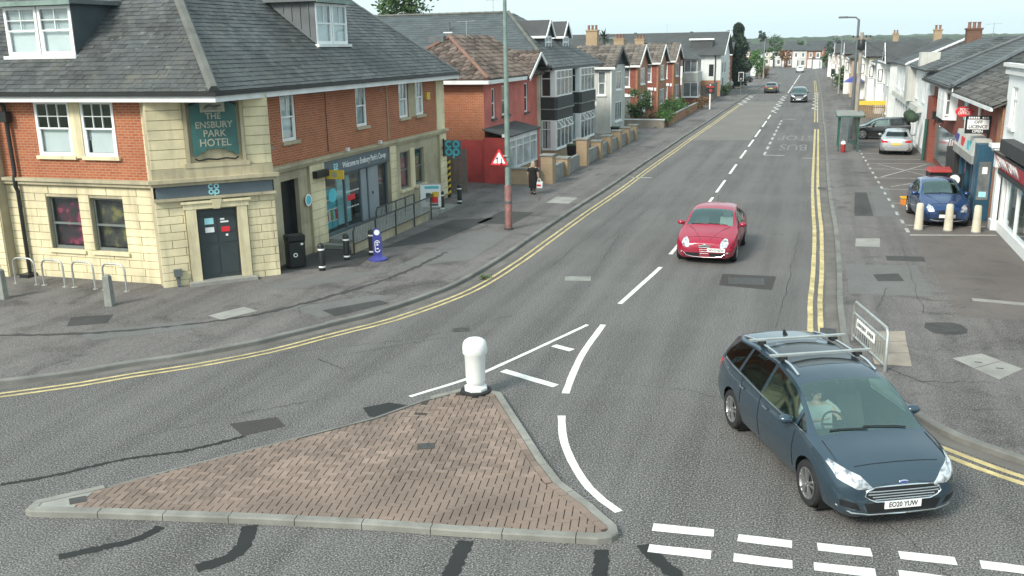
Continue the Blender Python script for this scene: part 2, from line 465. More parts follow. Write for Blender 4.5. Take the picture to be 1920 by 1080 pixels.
class Fr:
    """a wall: u along it, d out of it, z up"""
    def __init__(s, o, e, n): s.o = Vector((*o, 0)); s.e = Vector((*e, 0)); s.n = Vector((*n, 0))
    def __call__(s, u, d, z): return tuple(s.o + s.e * u + s.n * d + Vector((0, 0, z)))
    def rot(s): # rotation for flat lettering facing out of the wall
        r = s.n.cross(Vector((0, 0, 1))) * -1
        return Matrix((r, Vector((0, 0, 1)), s.n)).transposed().to_4x4()
def FE(X): return Fr((X, 0), (0, 1), (1, 0))      # faces +X, u = world Y
def FW(X): return Fr((X, 0), (0, 1), (-1, 0))     # faces -X, u = world Y
def FS(Y): return Fr((0, Y), (1, 0), (0, -1))     # faces -Y, u = world X

_font = None
def text(name, body, size, mat, matrix, parent=None, depth=.004, sx=1., spacing=1., align='CENTER', line=1.0, bold=0.):
    cu = bpy.data.curves.new(name, 'FONT')
    cu.body = body; cu.size = size; cu.extrude = depth; cu.align_x = align; cu.align_y = 'CENTER'
    cu.space_character = spacing; cu.space_line = line; cu.offset = bold; cu.resolution_u = 3
    tmp = bpy.data.objects.new(name, cu)
    me = bpy.data.meshes.new_from_object(tmp)
    bpy.data.objects.remove(tmp); bpy.data.curves.remove(cu)
    me.transform(matrix @ Matrix.Diagonal((sx, 1, 1, 1)))
    me.materials.append(MAT[mat])
    return link(name, me, parent)
def wall_text(name, body, size, mat, fr, u, d, z, parent, **kw):
    return text(name, body, size, mat, Matrix.Translation(Vector(fr(u, d, z))) @ fr.rot(), parent, **kw)

def wall(parent, fr, u0, u1, z0, z1, mat, holes=(), depth=.14, name='wall', room='room', back=.5):
    """a wall face with real openings: reveals, and a dark room behind each"""
    mb = MB()
    us = sorted({u0, u1, *[h[0] for h in holes], *[h[1] for h in holes]})
    zs = sorted({z0, z1, *[h[2] for h in holes], *[h[3] for h in holes]})
    us = [u for u in us if u0 <= u <= u1]; zs = [z for z in zs if z0 <= z <= z1]
    for a, b in zip(us, us[1:]):
        for c, d in zip(zs, zs[1:]):
            m, k = (a + b) / 2, (c + d) / 2
            if any(h[0] < m < h[1] and h[2] < k < h[3] for h in holes): continue
            mb.quad(fr(a, 0, c), fr(b, 0, c), fr(b, 0, d), fr(a, 0, d))
    for a, b, c, d in [h[:4] for h in holes]:
        for p, q in (((a, c), (b, c)), ((b, c), (b, d)), ((b, d), (a, d)), ((a, d), (a, c))):
            mb.quad(fr(p[0], 0, p[1]), fr(q[0], 0, q[1]), fr(q[0], -depth, q[1]), fr(p[0], -depth, p[1]))
        mb.slot = 1
        for p, q in (((a, c), (b, c)), ((b, c), (b, d)), ((b, d), (a, d)), ((a, d), (a, c))):
            mb.quad(fr(p[0], -depth, p[1]), fr(q[0], -depth, q[1]), fr(q[0], -back, q[1]), fr(p[0], -back, p[1]))
        mb.quad(fr(a, -back, c), fr(b, -back, c), fr(b, -back, d), fr(a, -back, d))
        mb.slot = 0
    return ob(name, mb, [mat, room], parent)

def window(parent, fr, u0, u1, z0, z1, d=-.10, fw=.055, mat='white', style='sash', bars=(2, 2), sill='stone', pane='glass',
           back=None, lites=2, transom=.28, mid=.5):
    """window > pane(s), sill, curtain"""
    mb = MB(); t = .05
    B = lambda a, b, c, e, o=0.: mb.box(a, b, d - t + o, d + o, c, e, fr)
    B(u0, u0 + fw, z0, z1); B(u1 - fw, u1, z0, z1)
    B(u0 + fw, u1 - fw, z0, z0 + fw * 1.2); B(u0 + fw, u1 - fw, z1 - fw, z1)
    panes = []
    ia, ib, ic, ie = u0 + fw, u1 - fw, z0 + fw * 1.2, z1 - fw
    if style == 'sash':
        zm = ic + (ie - ic) * mid
        B(ia, ib, zm - .022, zm + .022, .018)
        nx, ny = bars
        for i in range(1, nx):
            u = ia + (ib - ia) * i / nx
            B(u - .011, u + .011, zm + .022, ie, -.004)
        for j in range(1, ny):
            z = zm + (ie - zm) * j / ny
            B(ia, ib, z - .011, z + .011, -.008)
        B(ia, ia + .035, ic, zm - .022, -.012); B(ib - .035, ib, ic, zm - .022, -.012)
        panes = [(ia, ib, ic, zm), (ia, ib, zm, ie)]
    elif style == 'case':
        zt = ie - (ie - ic) * transom if transom else ie
        for i in range(1, lites):
            u = ia + (ib - ia) * i / lites
            B(u - fw * .5, u + fw * .5, ic, ie)
        if transom: B(ia, ib, zt - fw * .4, zt + fw * .4, .006)
        panes = [(ia, ib, ic, ie)]
    else:
        panes = [(ia, ib, ic, ie)]
    w = ob('window', mb, mat, parent)
    if parent.parent is not None: w = parent          # already a part: its panes stay one level below it
    for a, b, c, e in panes:
        ob('pane', MB().box(a, b, d - .036, d - .028, c, e, fr), pane, w)
    if sill:
        ob('sill', MB().box(u0 - .08, u1 + .08, -.08, .09, z0 - .1, z0 - .003, fr), sill, w)
    if back:
        for a, b, c, e, m in back:
            ob('curtain', MB().box(ia + (ib - ia) * a, ia + (ib - ia) * b, d - .13, d - .11, ic + (ie - ic) * c, ic + (ie - ic) * e, fr), m, w)
    return w

def inpoly(x, y, poly):
    r = False; j = len(poly) - 1
    for i in range(len(poly)):
        (xi, yi), (xj, yj) = poly[i], poly[j]
        if (yi > y) != (yj > y) and x < (xj - xi) * (y - yi) / (yj - yi) + xi: r = not r
        j = i
    return r
def clip(poly, a, b, c):
    """keep the part of a 2-D polygon with a*x+b*y <= c"""
    out = []
    for i, p in enumerate(poly):
        q = poly[(i + 1) % len(poly)]
        dp, dq = a * p[0] + b * p[1] - c, a * q[0] + b * q[1] - c
        if dp <= 0: out.append(p)
        if dp * dq < 0:
            t = dp / (dp - dq); out.append((p[0] + (q[0] - p[0]) * t, p[1] + (q[1] - p[1]) * t))
    return out
def clip_convex(poly, hull):
    """clip by a counter-clockwise convex polygon"""
    for i, p in enumerate(hull):
        q = hull[(i + 1) % len(hull)]
        a, b = q[1] - p[1], -(q[0] - p[0])
        poly = clip(poly, a, b, a * p[0] + b * p[1])
        if len(poly) < 3: return []
    return poly
def ccw(poly):
    s = sum(poly[i - 1][0] * poly[i][1] - poly[i][0] * poly[i - 1][1] for i in range(len(poly)))
    return poly if s > 0 else poly[::-1]

CAMP = Vector((0, 0, 6.6))
def slates(parent, o, eu, ev, poly, w, h, mat, thick=.014, single=0, name='slate', jit=.004, lap=.05):
    """slates laid in courses on a sloping plane: o origin, eu along the eaves, ev up the slope, poly in (u, v).
    The `single` nearest are objects of their own, the rest one part."""
    o, eu, ev = Vector(o), Vector(eu).normalized(), Vector(ev).normalized()
    n = eu.cross(ev)
    if n.z < 0: n = -n
    hull = ccw(poly)
    u0, u1 = min(p[0] for p in hull), max(p[0] for p in hull)
    v0, v1 = min(p[1] for p in hull), max(p[1] for p in hull)
    items = []
    for r in range(int((v1 - v0) / h) + 1):
        va = v0 + r * h - lap; vb = va + h + lap
        for c in range(-1, int((u1 - u0) / w) + 2):
            ua = u0 + c * w + (w * .5 if r % 2 else 0) + rnd.uniform(-.006, .006)
            q = clip_convex([(ua + .004, va + rnd.uniform(-.008, .008)), (ua + w - .004, va + rnd.uniform(-.008, .008)), (ua + w - .004, vb), (ua + .004, vb)], hull)
            if len(q) < 3: continue
            k = rnd.uniform(-jit, jit)
            lo = [o + eu * a + ev * b + n * (.004 + k) for a, b in q]
            hi = [o + eu * a + ev * b + n * (.004 + k + thick + max(0, (vb - b)) / (h + lap) * .018) for a, b in q]
            items.append((lo, hi))
    items.sort(key=lambda it: (it[0][0] - CAMP).length)
    rest = MB()
    for i, (lo, hi) in enumerate(items):
        if i < single:
            ob(name, MB().hexa(lo, hi), mat, parent)
        else:
            rest.hexa(lo, hi)
    if rest.v:
        stuff(ob(name + '_field', rest, mat, parent))

def tiles(parent, o, eu, ev, poly, mat, w=.3, h=.32, name='roof_tiles'):
    """rolled tiles, too small to pick apart singly: one part of real geometry"""
    o, eu, ev = Vector(o), Vector(eu).normalized(), Vector(ev).normalized()
    n = eu.cross(ev)
    if n.z < 0: n = -n
    hull = ccw(poly)
    u0, u1 = min(p[0] for p in hull), max(p[0] for p in hull)
    v0, v1 = min(p[1] for p in hull), max(p[1] for p in hull)
    mb = MB()
    prof = [(0, .0), (.18, .05), (.36, .078), (.54, .05), (.72, .008), (1.0, 0.)]
    for r in range(int((v1 - v0) / h) + 1):
        va = v0 + r * h; vb = va + h + .03
        for c in range(int((u1 - u0) / w) + 1):
            ua = u0 + c * w
            if not inpoly(min(max(ua + w / 2, u0 + .01), u1 - .01), min(va + h * .5, v1 - .01), hull): continue
            k = rnd.uniform(0, .008)
            P = [o + eu * (ua + w * a) + ev * va + n * (z + .055 + k) for a, z in prof] + [o + eu * (ua + w * a) + ev * vb + n * (z + .018) for a, z in prof]
            L = [o + eu * (ua + w * a) + ev * va + n * .004 for a, z in prof]
            m = len(prof)
            mb.add(P + L, [(i, i + 1, m + i + 1, m + i) for i in range(m - 1)] + [(2 * m + i, 2 * m + i + 1, i + 1, i) for i in range(m - 1)])
    if mb.v: return stuff(ob(name, mb, mat, parent))

def offset_line(pts, d):
    """shift a plan polyline sideways (positive: to the right of travel)"""
    out = []
    for i, p in enumerate(pts):
        a = Vector(pts[max(i - 1, 0)]); b = Vector(pts[min(i + 1, len(pts) - 1)])
        t = (b - a).normalized()
        out.append((p[0] + t.y * d, p[1] - t.x * d))
    return out
def smooth_line(pts, step):
    """resample a polyline with Catmull-Rom at about `step` metres"""
    out = []
    P = [Vector(p) for p in pts]
    for i in range(len(P) - 1):
        a, b, c, d = P[max(i - 1, 0)], P[i], P[i + 1], P[min(i + 2, len(P) - 1)]
        k = max(1, int((c - b).length / step))
        for j in range(k):
            t = j / k
            out.append(tuple(.5 * ((2 * b) + (c - a) * t + (2 * a - 5 * b + 4 * c - d) * t * t + (3 * b - a - 3 * c + d) * t ** 3)))
    out.append(tuple(P[-1]))
    return out
def strip(pts, w, z, jag=0.):
    """flat ribbon along a plan polyline"""
    mb = MB()
    L = offset_line(pts, -w / 2); R = offset_line(pts, w / 2)
    j = lambda: rnd.uniform(-jag, jag)
    a = [(x + j(), y + j(), z) for x, y in L]; b = [(x + j(), y + j(), z) for x, y in R]
    n = len(pts)
    return mb.add(a + b, [(i, n + i, n + i + 1, i + 1) for i in range(n - 1)])
# ------------------------------------------------------------------ ground, road, pavements
KERB_L = [(-24.0, 9.6), (-19.0, 11.9), (-15.77, 14.08), (-14.62, 15.06), (-13.97, 15.78), (-13.09, 16.62), (-12.09, 17.85), (-11.52, 18.91), (-11.01, 19.84), (-10.49, 20.8), (-9.86, 22.7), (-9.5, 24.6), (-9.36, 27.9), (-9.36, 30.8), (-9.34, 37.1), (-9.25, 43.64), (-9.25, 52.76), (-9.21, 61.5), (-9.19, 71.09), (-9.07, 82.17), (-9.02, 93.96), (-8.95, 108.45), (-8.85, 122.77), (-8.7, 141.24), (-8.4, 151.66), (-7.9, 180.2), (-8.4, 217.8), (-11, 240), (-18, 262)]
KERB_R = [(9.5, 12.8), (6.0, 13.9), (3.47, 15.53), (3.18, 15.75), (2.58, 16.25), (2.11, 16.95), (1.35, 18.6), (.9, 20.6), (.79, 24.21), (.83, 28.8), (.82, 34.85), (.76, 38.23), (.7, 42), (.65, 47.54), (.62, 58.1), (.57, 77.77), (.49, 84.75), (.35, 116.82), (.2, 135.99), (-.22, 178.9), (-.85, 227.76), (-1.3, 260)]
PZ = .1
struct(ob('ground', MB().quad((-2500, -200, -.06), (2500, -200, -.06), (2500, 4000, -.06), (-2500, 4000, -.06)), 'grass'))
road = struct(ob('road', MB().quad((-60, -30, 0), (40, -30, 0), (40, 300, 0), (-60, 300, 0)), 'road'))

def pavement(name, kerb, far, mat):
    line = smooth_line(kerb, 1.2)
    mb = MB()
    n = len(line)
    fx = far
    mb.add([(x, y, PZ) for x, y in line] + [(fx, y, PZ) for x, y in line], [(i, i + 1, n + i + 1, n + i) for i in range(n - 1)])
    return struct(ob(name, mb, mat))
pav_l = pavement('pavement_pub_side', offset_line(KERB_L, -.13), -60, 'pave')
pav_r = pavement('pavement_shop_side', offset_line(KERB_R, .13), 40, 'pave')

def kerb_stones(name, kerb, side, mat, length=.915, upto=75.):
    """kerb stones one by one as far as they can be told apart, then one long kerb"""
    line = smooth_line(kerb, .3)
    # walk the line
    root = struct(ob(name, MB().box(-.001, .001, -.001, .001, -.3, -.29), mat))
    acc = [line[0]]; dist = 0.; far = MB(); cnt = 0
    def emit(seg, single):
        nonlocal far
        a = offset_line(seg, side * .0); b = offset_line(seg, -side * .145)
        dz = rnd.uniform(-.006, .006)
        top = PZ + .008 + dz
        ia = offset_line(seg, -side * .018)
        mb = MB()
        n = len(seg)
        g = .006
        V = ([(x, y, -.02) for x, y in a] + [(x, y, top - .02) for x, y in a] + [(x, y, top) for x, y in ia]
             + [(x, y, top) for x, y in b] + [(x, y, -.02) for x, y in b])
        F = []
        for k in range(4):
            F += [(k * n + i, k * n + i + 1, (k + 1) * n + i + 1, (k + 1) * n + i) for i in range(n - 1)]
        F += [tuple(k * n for k in range(5)), tuple(k * n + n - 1 for k in range(5))]
        if single: ob('kerb_stone', mb.add(V, F), mat, root)
        else: far.add(V, F)
    for p, q in zip(line, line[1:]):
        d = hypot(q[0] - p[0], q[1] - p[1])
        acc.append(q); dist += d
        near = q[1] < upto
        if dist > (length if near else 6):
            emit(acc, near and cnt < 140); cnt += 1
            e = acc[-1]; f = acc[-2]
            k = .010 / max(.01, hypot(e[0] - f[0], e[1] - f[1]))
            acc = [e]; dist = 0.
    if far.v: stuff(ob('kerb_run', far, mat, root))
    return root
kerb_stones('kerb_pub_side', KERB_L, 1, 'kerb')
kerb_stones('kerb_shop_side', KERB_R, -1, 'kerb')
# concrete channel blocks along both kerbs
struct(ob('gutter_pub_side', strip(smooth_line(offset_line(KERB_L, .15), .8), .29, .004), 'gutter'))
struct(ob('gutter_shop_side', strip(smooth_line(offset_line(KERB_R, -.15), .8), .29, .004), 'gutter'))

def mark(name, pts, w, mat='white_paint', step=.25, jag=.006, z=.006, closed=True):
    return ob(name, strip(smooth_line(pts, step), w, z, jag), mat, road)
# double yellow lines
for d in (.52, .74):
    mark('yellow_line', offset_line(KERB_L[2:22], d), .085, 'yellow_paint', .5)
for d in (-.42, -.66):
    mark('yellow_line', offset_line(KERB_R[1:16], d), .13, 'yellow_paint', .5)
# island approach markings
mark('white_line', [(-7.28, 15.74), (-6.57, 16.94), (-6.27, 17.67), (-5.7, 19.36), (-5.04, 21.39)], .10)
mark('white_line', [(-4.38, 16.71), (-4.52, 17.89), (-4.63, 19.13), (-4.66, 20.33), (-4.67, 21.49)], .15)
mark('white_line', [(-5.99, 17.67), (-4.67, 17.06)], .20)
mark('white_line', [(-5.41, 19.59), (-4.92, 19.36)], .20)
mark('white_line', [(-4.16, 15.58), (-3.92, 14.75), (-3.68, 14.12), (-3.36, 13.47), (-3.0, 12.88), (-2.72, 12.54), (-2.41, 12.25)], .14)
for a, b in [((-1.86, 11.94), (-1.02, 12.01)), ((-.69, 11.97), (.03, 11.99)), ((.36, 12.02), (1.04, 12.06)), ((1.39, 12.1), (2.08, 12.14)), ((2.37, 12.14), (3.0, 12.15)),
             ((-1.82, 11.36), (-1.0, 11.41)), ((-.7, 11.43), (.04, 11.46)), ((.31, 11.5), (1.07, 11.55)), ((1.35, 11.6), (2.03, 11.61))]:
    mark('give_way_dash', [a, b], .21, jag=.008)
for a, b in [((-4.66, 23.46), (-4.29, 27.93)), ((-4.27, 29.81), (-4.2, 33.22)), ((-4.22, 37.2), (-4.2, 41.97)), ((-4.2, 43.41), (-4.18, 47.56)), ((-4.18, 50.0), (-4.18, 54.2)), ((-4.2, 57.1), (-4.18, 61.57)), ((-4.2, 63.87), (-4.18, 68.65)), ((-4.2, 70.66), (-4.2, 77)), ((-4.2, 79.5), (-4.2, 85.8)), ((-4.2, 88), (-4.2, 93)), ((-3.95, 135), (-3.95, 160)), ((-3.95, 163), (-3.95, 213))]:
    mark('centre_line_dash', [a, b], .13, step=1.)
for s in range(9):                      # dashed side of the bus box
    mark('bus_box_dash', [(-2.94, 59.2 + s * 3.2), (-2.94, 60.9 + s * 3.2)], .16, 'worn_paint', 1.)
mark('bus_box_line', [(-2.95, 59.0), (-1.7, 58.95)], .22, 'worn_paint', .5)
mark('bus_box_line', [(-.7, 57.8), (.1, 57.8)], .2, 'worn_paint', .5)
mark('bus_box_line', [(-2.95, 88.0), (-1.75, 87.6)], .25, 'worn_paint', .5)
mark('white_line', [(-8.9, 47.6), (-7.9, 47.8)], .2, 'worn_paint', .3)
for body, y in (('BUS', 64.0), ('STOP', 70.5)):
    text('bus_stop_lettering', body, 1.0, 'faint_paint', Matrix.Translation((-1.35, y, .007)) @ Matrix.Rotation(pi, 4, 'Z') @ Matrix.Diagonal((1.05, 5.2, 1, 1)), road, depth=.0005)
for x0, x1, y0, y1, n in ((-4.4, -3.8, 96, 128, 12), (-.55, .05, 100, 136, 12), (-8.6, -7.9, 108, 130, 8)):
    pts = [(x0 if i % 2 else x1, y0 + (y1 - y0) * i / n) for i in range(n + 1)]
    ob('zigzag_line', strip(pts, .14, .006), 'white_paint', road)
mark('crossing_stop_line', [(-8.3, 131), (-4.6, 131)], .3, 'worn_paint', 1.)
for d in (-.42, -.66):
    mark('yellow_line', offset_line(KERB_R[16:20], d), .1, 'yellow_paint', 2.)
# surface patches, seals and covers
struct(ob('road_resurfacing', MB().add([(-8.75, 67.5, .003), (-4.35, 68.4, .003), (-4.25, 115.3, .003), (-8.5, 115.3, .003)], [(0, 1, 2, 3)]), 'road_buff'))
def tar(pts, w, jag=.022, mat='road_tar'):
    return ob('tar_seal', strip(smooth_line(pts, .05), w, .004, jag), mat, road)
tar([(-12.04, 10.44), (-11.46, 10.94), (-10.78, 11.76), (-9.96, 12.37), (-9.33, 13.18)], .09)
tar([(-8.66, 10.0), (-8.72, 9.64), (-9.11, 9.23), (-9.45, 8.91)], .16)
tar([(-7.41, 10.4), (-7.18, 9.81), (-7.23, 9.48), (-7.45, 9.21)], .22)
tar([(-4.27, 10.87), (-4.22, 10.42), (-4.13, 9.8)], .22)
tar([(-2.43, 11.15), (-2.34, 10.76), (-2.26, 10.2)], .20)
tar([(-1.9, 11.43), (-1.6, 11.04), (-1.1, 10.5)], .2)
def crack(p, q, n=14, amp=.09, w=.016):
    pts = []
    for i in range(n + 1):
        t = i / n
        pts.append((p[0] + (q[0] - p[0]) * t + rnd.uniform(-amp, amp), p[1] + (q[1] - p[1]) * t + rnd.uniform(-amp, amp)))
    return ob('crack', strip(pts, w, .0035, .006), 'road_tar', road)
for p, q, w in [((-11.9, 17.0), (-8.6, 19.3), .014), ((-8.6, 19.3), (-6.2, 23.2), .012), ((-10.2, 17.3), (-9.3, 16.9), .02), ((-9.9, 17.6), (-8.0, 19.6), .02), ((-8.9, 16.4), (-6.8, 18.3), .010),
                ((-11.6, 12.2), (-9.2, 14.9), .012), ((-10.6, 13.6), (-8.2, 15.8), .01), ((-2.4, 17.6), (-.9, 17.1), .018), ((-3.6, 17.6), (-2.3, 17.5), .012), ((-.6, 22.3), (-.35, 34.5), .016),
                ((1.0, 13.6), (2.1, 11.4), .012), ((2.3, 14.6), (3.4, 13.0), .010), ((-8.6, 39.2), (-.2, 40.6), .02), ((-7.6, 27), (-7.4, 45), .014), ((-6.8, 30), (-6.4, 41), .012), ((-5.9, 25), (-6.6, 33), .012)]:
    crack(p, q, 22, .05, w * .7)
def sheet(name, pts, z, mat, parent):
    return ob(name, MB().add([(x, y, z) for x, y in pts], [tuple(range(len(pts)))]), mat, parent)
sheet('road_patch', [(-7.91, 14.96), (-7.54, 15.35), (-7.1, 15.3), (-6.87, 15.1), (-7.29, 14.58), (-7.6, 14.6)], .0042, 'road_tar', road)
sheet('road_patch', [(-9.94, 13.59), (-9.26, 14.12), (-8.87, 13.76), (-9.37, 13.17)], .004, 'road_patch', road)
def cover(parent, cx, cy, sx, sy, rz, z, mat='iron'):
    """access cover: frame and ribbed plates"""
    m = Matrix.Translation((cx, cy, z)) @ Matrix.Rotation(rz, 4, 'Z')
    mb = MB(); f = lambda x, y, q: tuple(m @ Vector((x, y, q)))
    for x0, x1, y0, y1 in ((-sx, sx, -sy, -sy + .05), (-sx, sx, sy - .05, sy), (-sx, -sx + .05, -sy + .05, sy - .05), (sx - .05, sx, -sy + .05, sy - .05), (-.015, .015, -sy + .05, sy - .05)):
        mb.box(x0, x1, y0, y1, -.02, .008, f)
    mb.box(-sx + .05, sx - .05, -sy + .05, sy - .05, -.02, .003, f)
    k = max(2, int(sx / .08))
    for i in range(k):
        x = -sx + .09 + (2 * sx - .18) * i / max(1, k - 1)
        mb.box(x - .012, x + .012, -sy + .08, sy - .08, .003, .007, f)
    return ob('access_cover', mb, mat, parent)
cover(road, -1.65, 26.75, .5, .42, .1, .003)
sheet('road_patch', [(-2.4, 27.5), (-.85, 27.55), (-.9, 25.9), (-2.35, 26.1)], .0028, 'road_patch', road)
cover(road, -6.4, 25.9, .38, .25, .2, .003, 'concrete')
cover(road, -7.9, 20.2, .2, .14, .4, .003)
for y in (20.6, 44):
    cover(road, .42 if y > 30 else .55, y + 1.6, .18, .3, 0, .006)
# pavement patches
P2 = PZ + .004
sheet('paving_patch', [(-14.52, 19.43), (-14.1, 20.42), (-13.52, 20.15), (-13.95, 19.18)], P2, 'slab', pav_l)
sheet('pavement_patch', [(-16.8, 17.4), (-14.6, 18.9), (-14.0, 18.5), (-15.9, 16.9)], P2, 'pave_patch', pav_l)
sheet('pavement_patch', [(-17.9, 18.4), (-17.0, 18.9), (-16.6, 18.2), (-17.4, 17.7)], P2, 'pave_dark', pav_l)
sheet('pavement_patch', [(-12.9, 20.6), (-11.2, 22.4), (-10.6, 22.3), (-11.6, 20.0)], P2, 'pave_patch', pav_l)
sheet('pavement_patch', [(-11.9, 20.6), (-10.9, 21.9), (-10.5, 21.7), (-11.3, 20.2)], P2 + .003, 'pave_dark', pav_l)
sheet('pavement_patch', [(-14.9, 22.6), (-13.0, 24.6), (-12.0, 25.2), (-13.0, 23.4), (-14.2, 22.2)], P2, 'pave_patch', pav_l)
sheet('pavement_patch', [(-15.6, 24.2), (-13.3, 25.4), (-13.6, 27.4), (-15.6, 28.0)], P2, 'pave_dark', pav_l)
sheet('pavement_patch', [(-13.8, 28.0), (-12.3, 29.5), (-11.9, 34.5), (-13.4, 33.6)], P2, 'pave_dark', pav_l)
sheet('pavement_patch', [(-12.2, 25.3), (-10.2, 27.2), (-10.3, 31.8), (-11.6, 31.6)], P2, 'pave_patch', pav_l)
sheet('paving_patch', [(-10.9, 38.4), (-9.9, 38.4), (-9.9, 40.0), (-10.9, 40.2)], P2, 'slab', pav_l)
sheet('pavement_patch', [(-12.2, 33.2), (-10.8, 33.2), (-10.7, 36.0), (-12.1, 36.0)], P2, 'pave_dark', pav_l)
for i in range(9):                    # darker worn strips and seams along the pub pavement
    y = 20 + i * 5.2
    ob('crack', strip([(-12.6 + rnd.uniform(-.6, .6) + j * .15, y + j * .6 + rnd.uniform(-.1, .1)) for j in range(8)], .02, P2 + .006, .008), 'pave_dark', pav_l)
ob('worn_seam', strip(smooth_line([(-19.5, 16.4), (-16.4, 17.4), (-13.7, 19.4), (-12.4, 21.9), (-11.6, 24.8), (-11.4, 28)], .15), .13, P2 + .005, .06), 'pave_dark', pav_l)
# shop-side pavement
sheet('paving_slab', [(1.33, 22.12), (2.23, 22.4), (2.2, 21.6), (1.38, 21.35)], P2, 'slab_pink', pav_r)
sheet('paving_slab', [(1.38, 21.33), (2.2, 21.58), (2.19, 20.75), (1.42, 20.55)], P2, 'slab_pink', pav_r)
sheet('paving_slab', [(1.42, 20.53), (2.19, 20.73), (2.17, 19.84), (1.45, 19.78)], P2, 'slab_pink', pav_r)
sheet('paving_slab', [(3.02, 20.59), (3.65, 21.09), (3.96, 20.68), (3.36, 20.04)], P2, 'slab', pav_r)
sheet('paving_slab', [(3.37, 20.02), (3.97, 20.66), (4.29, 20.24), (3.73, 19.44)], P2, 'slab', pav_r)
for cx, cy in ((3.5, 20.45), (3.85, 20.15)):
    ob('access_cover', MB().box(cx - .07, cx + .07, cy - .02, cy + .02, P2, P2 + .006), 'iron', pav_r)
sheet('paving_slab', [(1.51, 33.32), (2.29, 33.5), (2.21, 32.04), (1.45, 31.95)], P2, 'slab', pav_r)
sheet('pavement_patch', [(2.75, 23.25), (3.3, 23.4), (3.51, 23.31), (3.62, 22.9), (3.55, 22.57), (3.27, 22.35), (2.85, 22.4), (2.68, 22.8)], P2, 'pave_dark', pav_r)
cover(pav_r, 3.2, 22.7, .16, .16, .5, P2 + .002)
sheet('pavement_patch', [(1.1, 25.6), (3.2, 25.8), (3.1, 29.5), (1.1, 29.2)], P2, 'pave_patch', pav_r)
sheet('pavement_patch', [(1.9, 27.2), (2.6, 27.4), (2.5, 28.3), (1.8, 28.0)], P2 + .003, 'pave_dark', pav_r)
sheet('pavement_patch', [(2.3, 30.0), (3.4, 30.1), (3.4, 30.8), (2.3, 30.7)], P2, 'pave_dark', pav_r)
sheet('pavement_patch', [(1.6, 37.8), (2.3, 37.9), (2.3, 44.0), (1.8, 44.0)], P2, 'pave_dark', pav_r)
sheet('pavement_patch', [(2.4, 38.0), (3.3, 38.0), (3.3, 46.0), (2.5, 46.0)], P2, 'pave_patch', pav_r)
forecourt = struct(sheet('forecourt', [(3.55, 24.0), (6.2, 24.0), (6.2, 75.0), (2.6, 75.0), (2.6, 50), (3.4, 35.0)], PZ + .003, 'forecourt', None))
for y in (36.2, 41.2, 45.2, 49.0, 52.5, 55.0, 57.0, 60.0, 62.5, 65.0, 67.5):
    ob('bay_line', strip([(3.3 - (y - 36) * .025, y), (6.0, y + .25)], .09, PZ + .008, .01), 'worn_paint', forecourt)
ob('bay_line', strip([(3.3, 34.3), (6.1, 34.9)], .07, PZ + .0085, .01), 'white_paint', forecourt)
for i in range(20):
    y = 34.8 + i * 1.75
    ob('bay_line', strip([(3.25 - (y - 36) * .025, y), (3.25 - (y - 36) * .025, y + .75)], .11, PZ + .0085, .02), 'worn_paint', forecourt)
for (a, b) in (((3.2, 49.3), (5.8, 55.0)), ((3.3, 54.8), (5.7, 49.4)), ((3.4, 46.0), (5.6, 48.8))):
    ob('bay_line', strip([a, b], .09, PZ + .0095, .02), 'worn_paint', forecourt)
for i in range(7):
    crack_pts = [(1.6 + i * .55 + j * .12, 19.2 + i * 1.9 + rnd.uniform(-.15, .15)) for j in range(9)]
    ob('crack', strip(crack_pts, .010, P2 + .006, .004), 'pave_dark', pav_r)
for (a, b) in (((1.0, 20.2), (2.9, 18.3)), ((2.0, 18.9), (3.6, 19.2)), ((3.0, 17.6), (5.2, 18.1)), ((2.8, 24.0), (2.9, 33)), ((1.7, 24), (2.1, 26.5))):
    ob('crack', strip([(a[0] + (b[0] - a[0]) * t / 12 + rnd.uniform(-.05, .05), a[1] + (b[1] - a[1]) * t / 12 + rnd.uniform(-.05, .05)) for t in range(13)], .011, P2 + .007, .005), 'pave_dark', pav_r)
ob('paving_patch', MB().quad((4.1, 25.6, P2 + .001), (6.1, 25.3, P2 + .001), (6.1, 25.6, P2 + .001), (4.1, 25.9, P2 + .001)), 'slab', pav_r)

# ------------------------------------------------------------------ traffic island
ISL = [(-10.83, 9.74), (-10.92, 10.03), (-10.34, 10.67), (-9.76, 11.47), (-8.84, 12.68), (-8.41, 13.22), (-7.45, 14.47), (-6.94, 15.5), (-6.39, 16.2), (-5.9, 16.32), (-5.54, 16.21), (-4.61, 14.69), (-3.89, 13.51), (-3.43, 12.83), (-2.79, 12.22), (-2.32, 11.69), (-2.26, 11.5), (-2.33, 11.36), (-2.5, 11.25), (-4.42, 10.93), (-5.62, 10.77), (-7.38, 10.45), (-9.52, 10.0), (-10.7, 9.72)]
isl = thing('traffic_island', 'triangular traffic island paved with reddish herringbone blocks inside pale kerbs', 'traffic island', (-6, 12.5, 0))
def inset(poly, d):
    poly = ccw(poly); out = []
    n = len(poly)
    for i in range(n):
        a, b, c = Vector(poly[i - 1]), Vector(poly[i]), Vector(poly[(i + 1) % n])
        t1 = (b - a).normalized(); t2 = (c - b).normalized()
        n1 = Vector((-t1.y, t1.x)); n2 = Vector((-t2.y, t2.x))
        m = (n1 + n2).normalized()
        k = d / max(.45, m.dot(n1))
        out.append((b.x + m.x * k, b.y + m.y * k))
    return out
ISL = ccw(ISL)
inner = inset(ISL, .15)
ob('bed', MB().prism(inset(ISL, .1), .0, .07), 'paver_joint', isl)
